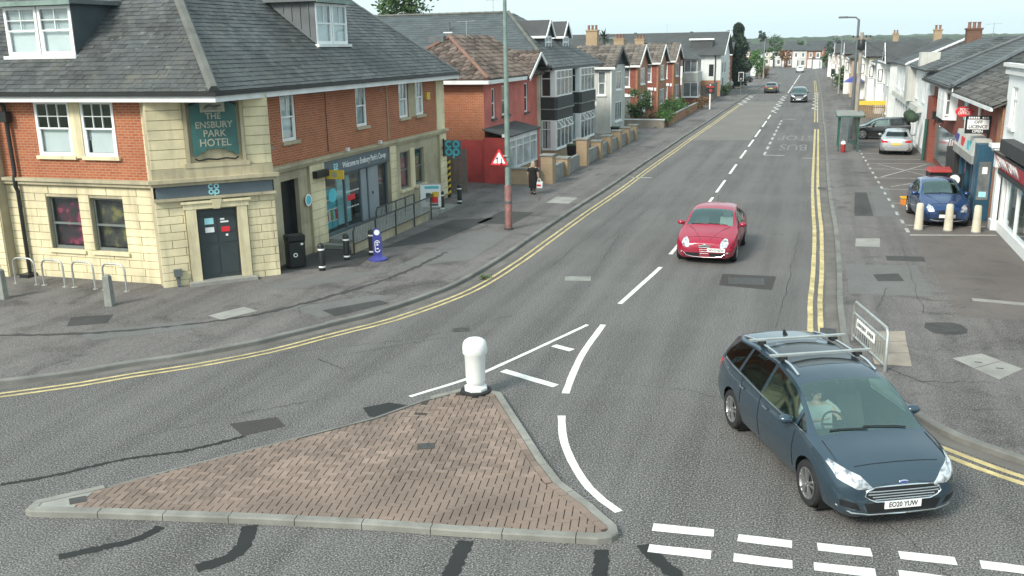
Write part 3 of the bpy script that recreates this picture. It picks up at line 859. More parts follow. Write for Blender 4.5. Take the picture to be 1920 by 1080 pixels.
# kerb stones round the island
def ring_points(poly, step):
    out = []
    n = len(poly)
    for i in range(n):
        a, b = Vector(poly[i]), Vector(poly[(i + 1) % n]); k = max(1, int((b - a).length / step + .5))
        out += [tuple(a + (b - a) * j / k) for j in range(k)]
    return out
low = {}
def kerb_top(p):   # the long kerb on the far left lane is almost flush with the road
    x, y = p
    d = (x + 10.9) * .80 - (y - 10.0) * .60     # distance from the north-western side, roughly
    return .1
R = ring_points(ISL, .1); I2 = None
n = len(R)
cum = 0.; start = 0
def isl_stone(seg):
    a = seg; 
    b = []
    for i, p in enumerate(seg):
        q = Vector(seg[max(i - 1, 0)]); r = Vector(seg[min(i + 1, len(seg) - 1)]); t = (r - q).normalized()
        b.append((p[0] - t.y * .145, p[1] + t.x * .145))
    c = [(x * .9 + u * .1, y * .9 + v * .1) for (x, y), (u, v) in zip(a, b)]
    m = len(a); top = .1 + rnd.uniform(-.004, .004)
    nw = (a[0][0] + a[-1][0]) / 2 < -6.5 and (a[0][1] + a[-1][1]) / 2 > 10.2 + ((a[0][0] + a[-1][0]) / 2 + 10.9) * .12 + .35
    if nw: top = .055
    V = [(x, y, -.01) for x, y in a] + [(x, y, top - .02) for x, y in a] + [(x, y, top) for x, y in c] + [(x, y, top) for x, y in b] + [(x, y, -.01) for x, y in b]
    F = []
    for k in range(4): F += [(k * m + i, k * m + i + 1, (k + 1) * m + i + 1, (k + 1) * m + i) for i in range(m - 1)]
    F += [tuple(k * m for k in range(5)), tuple(k * m + m - 1 for k in range(5))]
    ob('kerb_stone', MB().add(V, F), 'kerb' if nw else 'kerb_pale', isl)
seg = [R[0]]; L = 0.
for i in range(1, n + 1):
    p = R[i % n]; L += hypot(p[0] - seg[-1][0], p[1] - seg[-1][1]); seg.append(p)
    if L >= .96 or i == n:
        if len(seg) > 2: isl_stone(seg)
        e, f = Vector(seg[-1]), Vector(seg[-2])
        seg = [tuple(e + (e - f).normalized() * .012)]; L = 0.
# herringbone blocks
ang = radians(9.4 + 0)
wx, wy = .115, .0985
ca, sa = cos(ang), sin(ang)
org = Vector((-6.5, 10.4))
hull_pts = inner
cells = []
def bl(i, j): return (org.x + (i * wx) * ca - (j * wy) * sa, org.y + (i * wx) * sa + (j * wy) * ca)
CON = [(-11.0, 9.6), (-10.15, 9.75), (-10.3, 10.75), (-11.0, 10.3)]    # concrete toe at the western tip
N_ISL = len(ISL)
def side_of(i):      # the edges along the southbound lane carry a border course
    m = (Vector(ISL[i]) + Vector(ISL[(i + 1) % N_ISL])) / 2
    return m.x > -5.75 and m.y > 11.75
EDGES = []
for i in range(N_ISL):
    p_, q_ = Vector(ISL[i]), Vector(ISL[(i + 1) % N_ISL])
    t_ = (q_ - p_).normalized(); n_ = Vector((-t_.y, t_.x))      # inwards
    EDGES.append((p_, q_, t_, n_, .275 if side_of(i) else .155))
def cut(q):
    c = Vector((sum(p[0] for p in q) / len(q), sum(p[1] for p in q) / len(q)))
    for p_, q_, t_, n_, d in EDGES:
        k = (c - p_).dot(t_)
        if -.2 < k < (q_ - p_).length + .2 and abs((c - p_).dot(n_)) < d + .25:
            q = clip(q, -n_.x, -n_.y, -(n_.dot(p_) + d))
            if len(q) < 3: return []
    return q
def area(q): return abs(sum(q[i - 1][0] * q[i][1] - q[i][0] * q[i - 1][1] for i in range(len(q)))) / 2
for i in range(-48, 48):
    for j in range(-24, 72):
        k = (i - j) % 4
        if k == 0: sx, sy = 2, 1
        elif k == 3: sx, sy = 1, 2
        else: continue
        g = .05
        q = [bl(i + g, j + g), bl(i + sx - g, j + g), bl(i + sx - g, j + sy - g), bl(i + g, j + sy - g)]
        cx, cy = sum(p[0] for p in q) / 4, sum(p[1] for p in q) / 4
        if not inpoly(cx, cy, inset(ISL, .05)): continue
        q = cut(q)
        if len(q) < 3 or area(q) < .0012: continue
        if inpoly(cx, cy, CON): continue
        if hypot(cx + 6.04, cy - 16.14) < .36: continue
        cells.append((cx * cx + cy * cy, q))
for i in range(N_ISL):                 # border course
    if not side_of(i): continue
    p_, q_, t_, n_, d = EDGES[i]; L_ = (q_ - p_).length; m = max(1, round(L_ / .225))
    for k in range(m):
        a_, b_ = p_ + t_ * (L_ * k / m + .004), p_ + t_ * (L_ * (k + 1) / m - .004)
        q = [tuple(a_ + n_ * .155), tuple(b_ + n_ * .155), tuple(b_ + n_ * .268), tuple(a_ + n_ * .268)]
        cells.append((a_.length_squared, q))
cells.sort(key=lambda t: t[0])
rest = MB()
for t, (dd, q) in enumerate(cells):
    h = .092 + rnd.uniform(-.003, .003) + .004 * sin(q[0][0] * 2.3) * sin(q[0][1] * 1.9)
    if q[0][0] < -6.5 and q[0][1] > 10.7 + (q[0][0] + 10.9) * .9: h -= .02
    m = len(q)
    c = (sum(p[0] for p in q) / m, sum(p[1] for p in q) / m)
    V = [(p[0], p[1], .045) for p in q] + [(p[0], p[1], h - .006) for p in q] + [(c[0] + (p[0] - c[0]) * .965, c[1] + (p[1] - c[1]) * .965, h) for p in q]
    F = [(r * m + i, r * m + (i + 1) % m, (r + 1) * m + (i + 1) % m, (r + 1) * m + i) for r in (0, 1) for i in range(m)] + [tuple(range(2 * m, 3 * m))]
    mb = MB().add(V, F)
    if t < 300: ob('paver', mb, 'paver', isl)
    else: rest.add(mb.v, mb.f)
stuff(ob('paver_field', rest, 'paver', isl))
ob('concrete_toe', MB().prism([p for p in ccw(clip_convex(inset(ISL, .13), ccw(CON)))], .05, .088), 'slab', isl)
ob('cover_plate', MB().prism([(-6.14, 13.5), (-5.88, 13.62), (-5.80, 13.41), (-6.06, 13.3)], .07, .1005), 'iron', isl)
ob('cover_plate', MB().prism([(-10.45, 10.2), (-10.27, 10.36), (-10.12, 10.22), (-10.3, 10.06)], .07, .098), 'iron', isl)
# internally lit bollard on the island's tip
bol = thing('island_bollard', 'white rounded keep-clear bollard standing on the tip of the brick island', 'bollard', (-6.04, 16.14, .09), 0)
ob('base', MB().lathe([(.30, -.02), (.30, .04), (.27, .055)], 24), 'rubber', bol, 40)
ob('plinth', MB().lathe([(.235, .055), (.235, .10), (.20, .13), (.15, .16)], 8), 'bollard_white', bol, 30)
ob('shell', MB().lathe([(.15, .15), (.18, .19), (.19, .25), (.205, .76), (.238, .80), (.240, .90), (.232, .98), (.205, 1.04), (.15, 1.08), (.07, 1.10), (.005, 1.105)], 28), 'bollard_white', bol, 40)
ob('seam', MB().lathe([(.1935, .60), (.198, .602), (.198, .608), (.1935, .61)], 28, cap=False), 'concrete', bol, 40)
# ------------------------------------------------------------------ the corner pub, now a shop
pub = thing('corner_pub', 'two-storey former hotel of cream stone and red brick on the corner, slate roof with dormers', 'building', (-17, 23, PZ))
XB, YA = -15.75, 22.0
fB, fA = FE(XB), FS(YA)
CH0, CH1 = Vector((-17.55, 21.62)), Vector((-15.12, 23.92))
chl = (CH1 - CH0).length
ce = (CH1 - CH0).normalized()
fC = Fr(tuple(CH0), tuple(ce), (ce.y, -ce.x))
GZ = 3.05         # top of the stone ground floor
EZ = 5.45         # underside of the eaves

def ashlar(fr, u0, u1, z0, z1, holes, course, blk, mat='stone', d=.024, name='stone_block', base_mat='stone_dark', wallholes=None):
    """stone blocks set on a backing wall with recessed joints"""
    w = wall(pub, fr, u0, u1, z0, z1, base_mat, wallholes if wallholes is not None else holes)
    r = 0; z = z0
    while z < z1 - .04:
        zt = min(z + course, z1)
        u = u0 - (blk * .5 if r % 2 else 0.)
        while u < u1:
            a, b = max(u, u0), min(u + blk, u1)
            segs = [(a, b)]
            for h in holes:
                if h[2] < zt - .03 and h[3] > z + .03:
                    ns = []
                    for p, q in segs:
                        if h[1] <= p or h[0] >= q: ns.append((p, q))
                        else:
                            if h[0] - p > .04: ns.append((p, h[0]))
                            if q - h[1] > .04: ns.append((h[1], q))
                    segs = ns
            for p, q in segs:
                k = rnd.uniform(0, .006); g = .0055
                mb = MB(); c = .008
                lo = [fr(p + g, .001, z + g), fr(q - g, .001, z + g), fr(q - g, .001, zt - g), fr(p + g, .001, zt - g)]
                hi = [fr(p + g + c, d + k, z + g + c), fr(q - g - c, d + k, z + g + c), fr(q - g - c, d + k, zt - g - c), fr(p + g + c, d + k, zt - g - c)]
                mb.add(lo + hi, [(0, 1, 5, 4), (1, 2, 6, 5), (2, 3, 7, 6), (3, 0, 4, 7), (4, 5, 6, 7)])
                ob(name, mb, mat, w)
            u += blk
        z = zt; r += 1
    return w

# --- wall A, facing the junction
A0, A1 = -26.0, -17.55
wa1, wa2 = (-21.70, -20.52), (-20.12, -18.95)
lowA = [(wa1[0], wa1[1], .98, 2.56), (wa2[0], wa2[1], .98, 2.56)]
ashlar(fA, -23.15, A1, PZ - .05, GZ - .12, lowA, .236, 1.05)
upA = [(-21.68, -20.42, 3.78, 5.34), (-20.04, -18.9, 3.78, 5.34)]
wall(pub, fA, -23.2, -17.95, GZ, EZ, 'brick_pub', upA, depth=.10)
# stone surround of the upper pair
mb = MB()
for a, b in ((-20.42, -20.04),): mb.box(a, b, 0, .05, 3.72, 5.40, fA)
ob('mullion', mb, 'stone', pub)
for (a, b, c, e), cur in zip(upA, (((0, 1, 0, .5, 'blind'),), ((.1, 1, 0, .5, 'blind'), (0, .12, .25, .5, 'net')))):
    window(pub, fA, a, b, c, e, d=.02, fw=.085, style='sash', bars=(3, 2), sill='stone', back=cur, mid=.5)
for i, (a, b, c, e) in enumerate(lowA):
    w = window(pub, fA, a, b, c, e, d=-.12, fw=.07, mat='grey_frame', style='case', lites=1, transom=.52, sill='stone', pane='glass')
    ob('display_or_lights_panel', MB().box(a + .08, b - .08, -.30, -.28, c + .1, e - .08, fA), 'dim_pink' if i == 0 else 'dim_olive', w)  # panel behind the glass, coloured like blurred lights
# projecting wing at the far end of wall A
fA2 = FS(YA - .35)
ashlar(fA2, -26.6, -23.18, PZ - .05, GZ - .12, [], .2, .9)
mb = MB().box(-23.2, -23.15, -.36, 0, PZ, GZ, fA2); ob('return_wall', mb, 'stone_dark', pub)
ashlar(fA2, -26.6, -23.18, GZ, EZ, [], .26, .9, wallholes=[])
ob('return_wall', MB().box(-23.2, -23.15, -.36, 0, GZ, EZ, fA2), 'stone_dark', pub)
# downpipe
dp = ob('downpipe', MB().tube([fA(-22.7, .35, 5.5), fA(-22.65, .15, 5.2), fA(-22.65, .13, 5.0), fA(-22.62, .13, 3.25), fA(-22.62, .17, 3.1), fA(-22.62, .17, 2.85), fA(-22.6, .13, 2.7), fA(-22.6, .13, .2)], .06, 10), 'black', pub, 50)
ob('hopper', MB().box(-22.80, -22.5, .06, .27, 4.75, 5.05, fA), 'black', dp)
ob('shoe', MB().box(-22.75, -22.42, .03, .4, .1, .2, fA), 'black', dp)

# --- chamfered corner with the shop's old door
dr = (1.08, 2.22, .1, 2.26)
cham_holes = [dr]
ashlar(fC, 0, chl, PZ - .05, 2.60, [(.78, 2.52, 0, 2.52)], .232, .72, wallholes=[dr])
for u, s in ((0, -1), (chl, 1)):   # pier returns back to the walls
    e = fC.e * -1 if s < 0 else fC.e
mb = MB()
c0, c1 = fC(0, 0, 0), fC(chl, 0, 0)
mb.quad((c0[0], c0[1], 0), (-17.98, YA + .02, 0), (-17.98, YA + .02, EZ), (c0[0], c0[1], EZ))
mb.quad((c1[0], c1[1], 0), (XB - .02, 24.55, 0), (XB - .02, 24.55, EZ), (c1[0], c1[1], EZ))
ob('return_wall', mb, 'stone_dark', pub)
# door surround
sm = MB()
sm.box(.80, 1.08, .0, .085, .1, 2.3, fC); sm.box(2.22, 2.50, .0, .085, .1, 2.3, fC)
sm.box(.74, 2.56, .0, .10, 2.30, 2.46, fC); sm.box(.68, 2.62, .0, .15, 2.46, 2.53, fC)
sm.hexa([fC(1.56, .0, 2.28), fC(1.74, .0, 2.28), fC(1.74, .15, 2.28), fC(1.56, .15, 2.28)], [fC(1.50, .0, 2.56), fC(1.80, .0, 2.56), fC(1.80, .18, 2.56), fC(1.50, .18, 2.56)])
ob('door_surround', sm, 'stone', pub)
ob('doorstep', MB().box(.7, 2.6, -.1, .35, PZ - .02, .2, fC), 'slab', pub)
door = ob('door', MB().box(1.08, 2.22, -.16, -.10, .2, 2.26, fC), 'door_grey', pub)
mb = MB()
for a, b, c, e in ((1.14, 1.62, .32, 1.15), (1.68, 2.16, .32, 1.15), (1.14, 1.62, 1.25, 1.5), (1.68, 2.16, 1.25, 1.5), (1.14, 1.62, 1.58, 2.0), (1.68, 2.16, 1.58, 2.0), (1.14, 2.16, 2.06, 2.2)):
    mb.box(a, b, -.10, -.085, c, e, fC)
ob('panel', mb, 'door_grey', door)
ob('sticker', MB().box(1.3, 1.55, -.084, -.078, 1.80, 1.98, fC), 'teal_white', door)
ob('sticker', MB().box(1.3, 1.55, -.084, -.078, 1.56, 1.71, fC), 'white_plastic', door)
ob('sticker', MB().box(1.75, 1.99, -.084, -.078, 1.55, 1.70, fC), 'red_plastic', door)
ob('notice_print', MB().box(1.74, 1.86, -.084, -.079, 1.90, 1.95, fC).box(1.74, 1.97, -.084, -.079, 1.82, 1.87, fC), 'white_plastic', door)
ob('letterbox', MB().box(1.86, 1.93, -.084, -.076, 1.42, 1.48, fC), 'white_plastic', door)
# fascia sign band and cornices on the corner
ob('fascia_sign', MB().box(.06, chl - .06, 0, .11, 2.66, 3.0, fC), 'sign_grey', pub)
band = MB()
band.box(-.02, chl + .02, 0, .17, 2.58, 2.655, fC); band.box(-.05, chl + .05, 0, .22, 3.005, 3.10, fC); band.box(-.12, chl + .12, 0, .30, 3.10, 3.2, fC)
band.box(.0, chl, 0, .10, 3.2, 3.47, fC)
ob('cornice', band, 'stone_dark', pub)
def logo(parent, fr, u, z, s, d, mat, name='logo_lettering'):
    """the four interlocking round letters"""
    def ring(cx, cz, gap=None, stem=0):
        mb = MB(); n = 20; ro, ri = .25 * s, .13 * s
        for k in range(n):
            a0, a1 = 2 * pi * k / n, 2 * pi * (k + 1) / n
            m = (a0 + a1) / 2
            if gap is not None and abs((m - gap + pi) % (2 * pi) - pi) < .6: continue
            P = [(cx + r * cos(a), cz + r * sin(a)) for r, a in ((ri, a0), (ro, a0), (ro, a1), (ri, a1))]
            mb.hexa([fr(a, d, b) for a, b in P], [fr(a, d + .012, b) for a, b in P])
        if stem:
            mb.box(cx - .25 * s, cx - .13 * s, d, d + .0115, cz - .42 * s, cz, fr)
        ob(name, mb, mat, parent)
    g = .26 * s
    ring(u - g, z + g, 0.); ring(u + g, z + g); ring(u - g, z - g); ring(u + g, z - g, None, 1)
logo(pub, fC, 1.62, 2.84, .30, .112, 'teal_white')
# upper storey of the corner
ashlar(fC, .0, chl, 3.47, EZ, [(.98, 2.62, 3.5, EZ)], .27, 2.6, wallholes=[])
ashlar(fA, -17.98, -17.57, GZ, EZ, [], .27, 2.0)
ob('panel_frame', MB().box(.98, 1.07, 0, .10, 3.55, EZ, fC).box(2.52, 2.61, 0, .10, 3.55, EZ, fC).box(.9, 2.7, 0, .12, 3.47, 3.60, fC), 'stone_dark', pub)
sb = MB()
prof = [(1.17, 3.80), (1.30, 3.80), (1.34, 3.87), (1.50, 3.90), (1.52, 3.98), (2.08, 3.98), (2.10, 3.90), (2.26, 3.87), (2.30, 3.80), (2.42, 3.80), (2.42, 5.10), (2.47, 5.20), (2.35, 5.26), (2.22, 5.33), (1.8, 5.37), (1.38, 5.33), (1.25, 5.26), (1.12, 5.20), (1.17, 5.10)]
sb.hexa([fC(u, .02, z) for u, z in prof], [fC(u, .10, z) for u, z in prof])
board = ob('hotel_sign_board', sb, 'sign_green', pub)
ob('scroll', MB().tube([fC(1.16, .12, 5.20), fC(1.3, .13, 5.26), fC(1.5, .13, 5.33), fC(1.8, .13, 5.37), fC(2.1, .13, 5.33), fC(2.3, .13, 5.26), fC(2.44, .12, 5.20)], .03, 8).tube([fC(1.2, .1, 3.72), fC(1.3, .1, 3.66), fC(1.55, .1, 3.70), fC(1.8, .1, 3.67), fC(2.05, .1, 3.70), fC(2.3, .1, 3.66), fC(2.4, .1, 3.72)], .025, 8), 'black', board, 60)
ob('crest_panel', MB().box(1.45, 2.12, .10, .125, 5.0, 5.27, fC), 'letters_gold', board)
ob('crest', MB().tube([fC(1.55, .13, 5.10), fC(1.7, .14, 5.17), fC(1.85, .14, 5.12), fC(2.02, .13, 5.18)], [.03, .05, .05, .02], 6).tube([fC(1.52, .13, 5.07), fC(2.05, .13, 5.07)], .012, 6), 'concrete', board, 60)
for body, z, s in (('THE', 4.88, .24), ('ENSBURY', 4.64, .255), ('PARK', 4.40, .27), ('HOTEL', 4.14, .29)):
    wall_text('lettering', body, s, 'letters_gold', fC, 1.79, .101, z, board, depth=.012, bold=.004, sx=.95)
# small grey vent box low on the pier
ob('vent_box', MB().box(.30, .52, .05, .2, .42, .62, fC).box(.36, .46, .05, .14, .12, .42, fC), 'lead', pub)

# --- wall B along the street
B0, B1 = 24.2, 38.95
sideD = (25.3, 26.35, .12, 2.68); shop = (27.95, 33.05, .35, 3.0); pairB = [(34.2, 35.15, 1.12, 2.62), (35.6, 36.6, 1.12, 2.62)]
wall(pub, fB, B0, B1, PZ - .05, GZ, 'stone_dark', [sideD, shop] + pairB, back=2.2)
fBp = Fr((XB, 0), (0, 1), (1, 0))
for a, b in ((26.95, 27.9), (33.08, 33.65), (38.2, 38.95)):
    ob('pilaster', MB().box(a, b, 0, .09, PZ, GZ - .05, fB), 'stone_dark', pub)
    z = PZ + .2
    while z < GZ - .1:
        ob('stone_block', MB().box(a - .004, b + .004, .085, .105, z, min(z + .28, GZ - .06), fB), 'stone', pub); z += .3
ob('dark_door', MB().box(sideD[0], sideD[1], -.35, -.30, sideD[2], sideD[3], fB), 'black', pub)
for a, b, c, e in pairB:
    w = window(pub, fB, a, b, c, e, d=-.1, mat='grey_frame', style='case', lites=1, transom=.5, sill='stone', pane='glass')
    ob('display_or_lights_panel', MB().box(a + .15, b - .1, -.19, -.17, c + .1, e - .25, fB), 'pink_print' if a < 35 else 'leaf_dark', w)
ob('mullion', MB().box(35.16, 35.59, .0, .03, 1.05, 2.7, fB), 'stone', pub)
# shop front
sf = ob('shop_front', MB().box(shop[0], shop[0] + .1, -.14, -.04, .35, 3.0, fB).box(shop[1] - .1, shop[1], -.14, -.04, .35, 3.0, fB).box(29.55, 29.62, -.14, -.05, .4, 2.45, fB)
        .box(30.75, 30.82, -.14, -.05, .4, 2.45, fB).box(31.35, 31.42, -.14, -.05, .4, 2.45, fB).box(28.05, 32.95, -.14, -.05, .35, .47, fB).box(28.05, 32.95, -.14, -.05, 2.38, 2.46, fB), 'sign_grey', pub)
ob('fascia_sign', MB().box(shop[0] + .0, shop[1] - .0, -.05, .07, 2.46, 3.02, fB), 'sign_grey', sf)
for a, b in ((28.05, 29.55), (29.62, 30.75)):
    ob('pane', MB().box(a, b, -.10, -.09, .47, 2.38, fB), 'glass', sf)
ob('shutter', MB().box(30.82, 31.35, -.13, -.09, .47, 2.38, fB), 'panel_grey', sf)
ob('door_leaf', MB().box(31.42, 32.3, -.12, -.08, .47, 2.38, fB), 'panel_grey', sf)
ob('pane', MB().box(32.32, 32.94, -.10, -.09, .47, 2.38, fB), 'glass_dark', sf)
ob('door_lock', MB().box(31.75, 31.8, -.08, -.05, 1.35, 1.45, fB), 'black', sf)
logo(sf, fB, 28.75, 2.70, .30, .07, 'teal_white')
wall_text('lettering', "Welcome to Ensbury Park's Co-op", .30, 'white_plastic', fB, 31.0, .072, 2.72, sf, depth=.004, sx=.82, bold=.002)
st = MB().hexa([fB(28.7 + .3 * cos(a), -.088, 1.75 + .24 * sin(a)) for a in [k * pi / 8 for k in range(16)]], [fB(28.7 + .3 * cos(a), -.083, 1.75 + .24 * sin(a)) for a in [k * pi / 8 for k in range(16)]])
ob('window_sticker', st, 'teal', sf)
ob('window_sticker', MB().box(29.75, 30.35, -.088, -.083, 1.38, 1.58, fB), 'red_plastic', sf)
mb = MB()
for k in range(10):
    mb.box(29.7 + k * .1, 29.75 + k * .1, -.088, -.084, 1.68, 1.73, fB); mb.box(29.66 + k * .1, 29.71 + k * .1, -.088, -.084, 1.12, 1.16, fB)
ob('safety_dots', mb, 'white_plastic', sf)
ob('shelf', MB().box(28.1, 29.5, -.95, -.4, .5, 1.9, fB), 'teal', sf)  # teal put into the colour for the blue-green lit look inside
for i in range(8): ob('shelf_goods', MB().box(28.15 + i * .17, 28.28 + i * .17, -.42, -.36, .8, 1.1 + .03 * (i % 3), fB), ['white_plastic', 'lime_print', 'teal_white', 'red_plastic'][i % 4], sf)
ob('poster_board', MB().box(29.7, 30.7, -.5, -.46, .5, 2.2, fB), 'teal_white', sf)
ob('shelf', MB().box(28.4, 30.6, -1.8, -1.5, .4, 2.2, fB), 'room', sf)
for z in (.75, 1.15, 1.5):
    ob('shelf_edge', MB().box(28.1, 29.5, -.395, -.38, z, z + .05, fB), 'white_plastic', sf)
ob('wall_light', MB().box(27.1, 27.9, .0, .28, 2.55, 2.78, fB), 'black', pub)
yb = ob('projecting_sign', MB().box(28.0, 28.06, .1, .75, 2.42, 2.72, fB), 'yellow', pub)
ob('disc', MB().lathe([(.10, -.002), (.10, .004)], 16, (XB + .42, 27.995, 2.57), 'y'), 'letters_gold', yb)
ob('round_notice', MB().hexa([fB(26.75 + .2 * cos(a), 0.09, 1.9 + .2 * sin(a)) for a in [k * pi / 10 for k in range(20)]], [fB(26.75 + .2 * cos(a), .10, 1.9 + .2 * sin(a)) for a in [k * pi / 10 for k in range(20)]]), 'white_plastic', pub)
ob('round_notice', MB().hexa([fB(26.75 + .15 * cos(a), 0.10, 1.9 + .15 * sin(a)) for a in [k * pi / 10 for k in range(20)]], [fB(26.75 + .15 * cos(a), .104, 1.9 + .15 * sin(a)) for a in [k * pi / 10 for k in range(20)]]), 'teal', pub)
# string course round the building
sc = MB()
sc.box(-22.96 + .2 - .4, -17.6, 0, .14, GZ - .12, GZ - .02, fA); sc.box(-23.1, -17.6, 0, .2, GZ - .02, GZ + .07, fA)
sc.box(24.3, 38.95, 0, .12, GZ - .05, GZ + .05, fB); sc.box(24.2, 39.05, 0, .2, GZ + .05, GZ + .14, fB)
sc.box(-26.6, -23.1, 0, .14, GZ - .12, GZ + .07, fA2)
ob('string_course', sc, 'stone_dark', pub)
for u in (29.3, 31.9):
    ob('camera_box', MB().box(u, u + .14, .2, .3, GZ + .16, GZ + .28, fB), 'fascia', pub)
upB = [(25.62, 26.48, 3.88, 5.36), (30.65, 31.5, 3.93, 5.38), (34.35, 35.2, 3.97, 5.4), (35.95, 36.8, 3.97, 5.4)]
wall(pub, fB, 24.5, 38.1, GZ + .1, EZ, 'brick_pub', upB, depth=.12)
ob('pilaster', MB().box(38.1, 38.95, -.1, .05, GZ + .14, EZ, fB), 'stone', pub)
for z in (3.6, 4.1, 4.6, 5.1):
    ob('stone_block', MB().box(38.09, 38.96, .04, .06, z - .2, z + .27, fB), 'stone', pub)
ob('pilaster', MB().box(24.2, 24.62, -.1, .03, GZ + .14, EZ, fB), 'stone_dark', pub)
for i, (a, b, c, e) in enumerate(upB):
    window(pub, fB, a, b, c, e, d=-.03, fw=.08, style='sash', bars=(2, 1), sill='stone_dark', back=((0, 1, 0, .98, 'blind' if i % 2 == 0 else 'net'),))
ob('mullion', MB().box(35.22, 35.93, 0, .03, 3.95, 5.42, fB), 'stone_dark', pub)
ob('air_brick', MB().box(24.85, 25.05, 0, .03, 3.72, 3.82, fB).box(32.6, 32.8, 0, .03, 5.1, 5.2, fB), 'concrete', pub)
ob('alarm_box', MB().box(37.0, 37.3, 0, .1, 4.55, 4.85, fB), 'yellow', pub)
ob('cable', MB().tube([fB(24.9, .03, 5.3), fB(28.4, .03, 5.28), fB(28.4, .03, 3.3)], .012, 5), 'black', pub)
ob('cable', MB().tube([fB(33.2, .03, 3.25), fB(33.2, .03, 5.3)], .02, 5), 'stone_dark', pub)
# end wall (faces up the street)
ob('end_wall', MB().quad((XB, B1, 0), (-30, B1, 0), (-30, B1, EZ), (XB, B1, EZ)), 'brick_pub', pub)

# --- roof
k, ke = .8, 1.2
EX, EY0, EY1, Z0 = -15.2, 21.55, 39.4, 5.60
D = 5.0
nB = sqrt(1 + k * k)
roof = ob('roof', MB().add([(EX, EY0, Z0), (EX, EY1, Z0), (EX - D, EY1 - D * k / ke, Z0 + k * D), (EX - D, EY0 + D, Z0 + k * D), (-36, EY0, Z0), (-36, EY0 + D, Z0 + k * D), (-30, EY1, Z0), (-28, EY1 - D * k / ke, Z0 + k * D)],
    [(0, 1, 2, 3), (4, 0, 3, 5), (1, 6, 7, 2), (3, 2, 7, 5)]), 'slate_flat', pub)
polyB = [(0, 0), (EY1 - EY0, 0), (EY1 - EY0 - D * k / ke, D * nB), (D, D * nB)]
slates(roof, (EX, EY0, Z0), (0, 1, 0), (-1, 0, k), polyB, .28, .19, 'slate', single=150)
polyA = [(0, 0), (EX + 30, 0), (EX + 30 - D, D * nB), (0, D * nB)]
slates(roof, (-30, EY0, Z0), (1, 0, 0), (0, 1, k), polyA, .28, .19, 'slate', single=150)
hip = MB()
def hip_run(p, q, w, n, mb, z=.05):
    p, q = Vector(p), Vector(q)
    for i in range(n):
        a = p + (q - p) * (i / n); b = p + (q - p) * ((i + 1.06) / n)
        mb.tube([a + Vector((0, 0, z)), b + Vector((0, 0, z + .02))], w, 6)
hip_run((EX, EY0, Z0), (EX - D, EY0 + D, Z0 + k * D), .15, 12, hip)
ob('hip_roll', hip, 'hip', roof)
hip = MB(); hip_run((EX, EY1, Z0), (EX - D, EY1 - D * k / ke, Z0 + k * D), .07, 12, hip, .02)
ob('hip_roll', hip, 'lead', roof)
# eaves: soffit, fascia, gutter
ev = MB()
ev.box(-36, EX - .02, EY0 + .02, YA + .02, EZ - .02, EZ + .04)
ev.box(XB - .02, EX - .02, EY0 + .02, EY1, EZ - .015, EZ + .045)
ob('soffit', ev, 'stone_dark', pub)
ob('fascia_board', MB().box(-36, EX + .05, EY0 - .05, EY0 + .02, EZ - .11, EZ + .045).box(EX - .02, EX + .05, EY0 + .02, EY1 + .05, EZ - .11, EZ + .045), 'fascia', pub)
ob('gutter', MB().box(-36, EX + .13, EY0 - .13, EY0 - .02, EZ + .05, EZ + .15).box(EX + .02, EX + .13, EY0 - .02, EY1 + .05, EZ + .05, EZ + .15), 'black', pub)
# dormer on the street slope
def dormer(fr, u0, u1, d, zb, zt, slope_dir, deep, cheek_mat, bars, n):
    o = ob('dormer', MB().box(u0 - .22, u1 + .2, d - deep, d + .2, zt, zt + .12, fr), 'lead', pub)
    for u in (u0, u1):        # cheeks: triangles running back into the slope
        dm = MB()
        P = [fr(u, d, zb), fr(u, d, zt), fr(u, d - deep, zt)]
        Q = [fr(u + (.06 if u == u0 else -.06), d, zb), fr(u + (.06 if u == u0 else -.06), d, zt), fr(u + (.06 if u == u0 else -.06), d - deep, zt)]
        dm.hexa(P, Q)
        ob('cheek', dm, cheek_mat, o)
    ob('fascia_board', MB().box(u0 - .2, u1 + .18, d + .2, d + .23, zt - .03, zt + .1, fr), 'post_green', o)
    ob('back_panel', MB().box(u0 + .06, u1 - .06, d - .6, d - .55, zb, zt, fr), 'room', o)
    nw = (u1 - u0) / n
    for i in range(n):
        a, b = u0 + nw * i + .02, u0 + nw * (i + 1) - .02
        window(o, fr, a, b, zb, zt - .04, d=d + .02, fw=.09, style='sash', bars=bars, sill=None, back=((0, 1, 0, .55, 'blind'), (0, 1, .55, 1, 'net')))
    ob('sill', MB().box(u0 - .08, u1 + .08, d - .02, d + .14, zb - .1, zb - .002, fr), 'fascia', o)
    return o
dormer(FE(0), 29.75, 32.05, -16.65, 6.84, 8.26, 1, 1.9, 'lead', (2, 1), 2)
dormer(FS(0), -23.1, -20.62, -22.78, 6.62, 8.05, 1, 1.9, 'lead_dark', (2, 2), 2)
for i in range(5):      # standing seams on the street dormer's cheek
    u = -16.9 - i * .33
    ob('lead_seam', MB().box(u, u + .03, 29.72, 29.75, 7.1 + i * .27, 8.24), 'lead', roof)
# co-op blade sign on the end pilaster
bs = thing('hanging_shop_sign', 'teal four-letter shop sign hanging out from the pub end pilaster', 'sign', (-15.65, 38.5, 2.4))
fS2 = FS(38.45)
ob('bracket', MB().box(-15.74, -15.55, 38.42, 38.5, 2.35, 2.43).box(-15.62, -15.55, 38.44, 38.48, 2.0, 2.78), 'black', bs)
ob('backing', MB().box(-15.55, -14.78, 38.44, 38.50, 2.02, 2.72), 'sign_grey', bs)
logo(bs, fS2, -15.16, 2.38, .66, .012, 'teal')
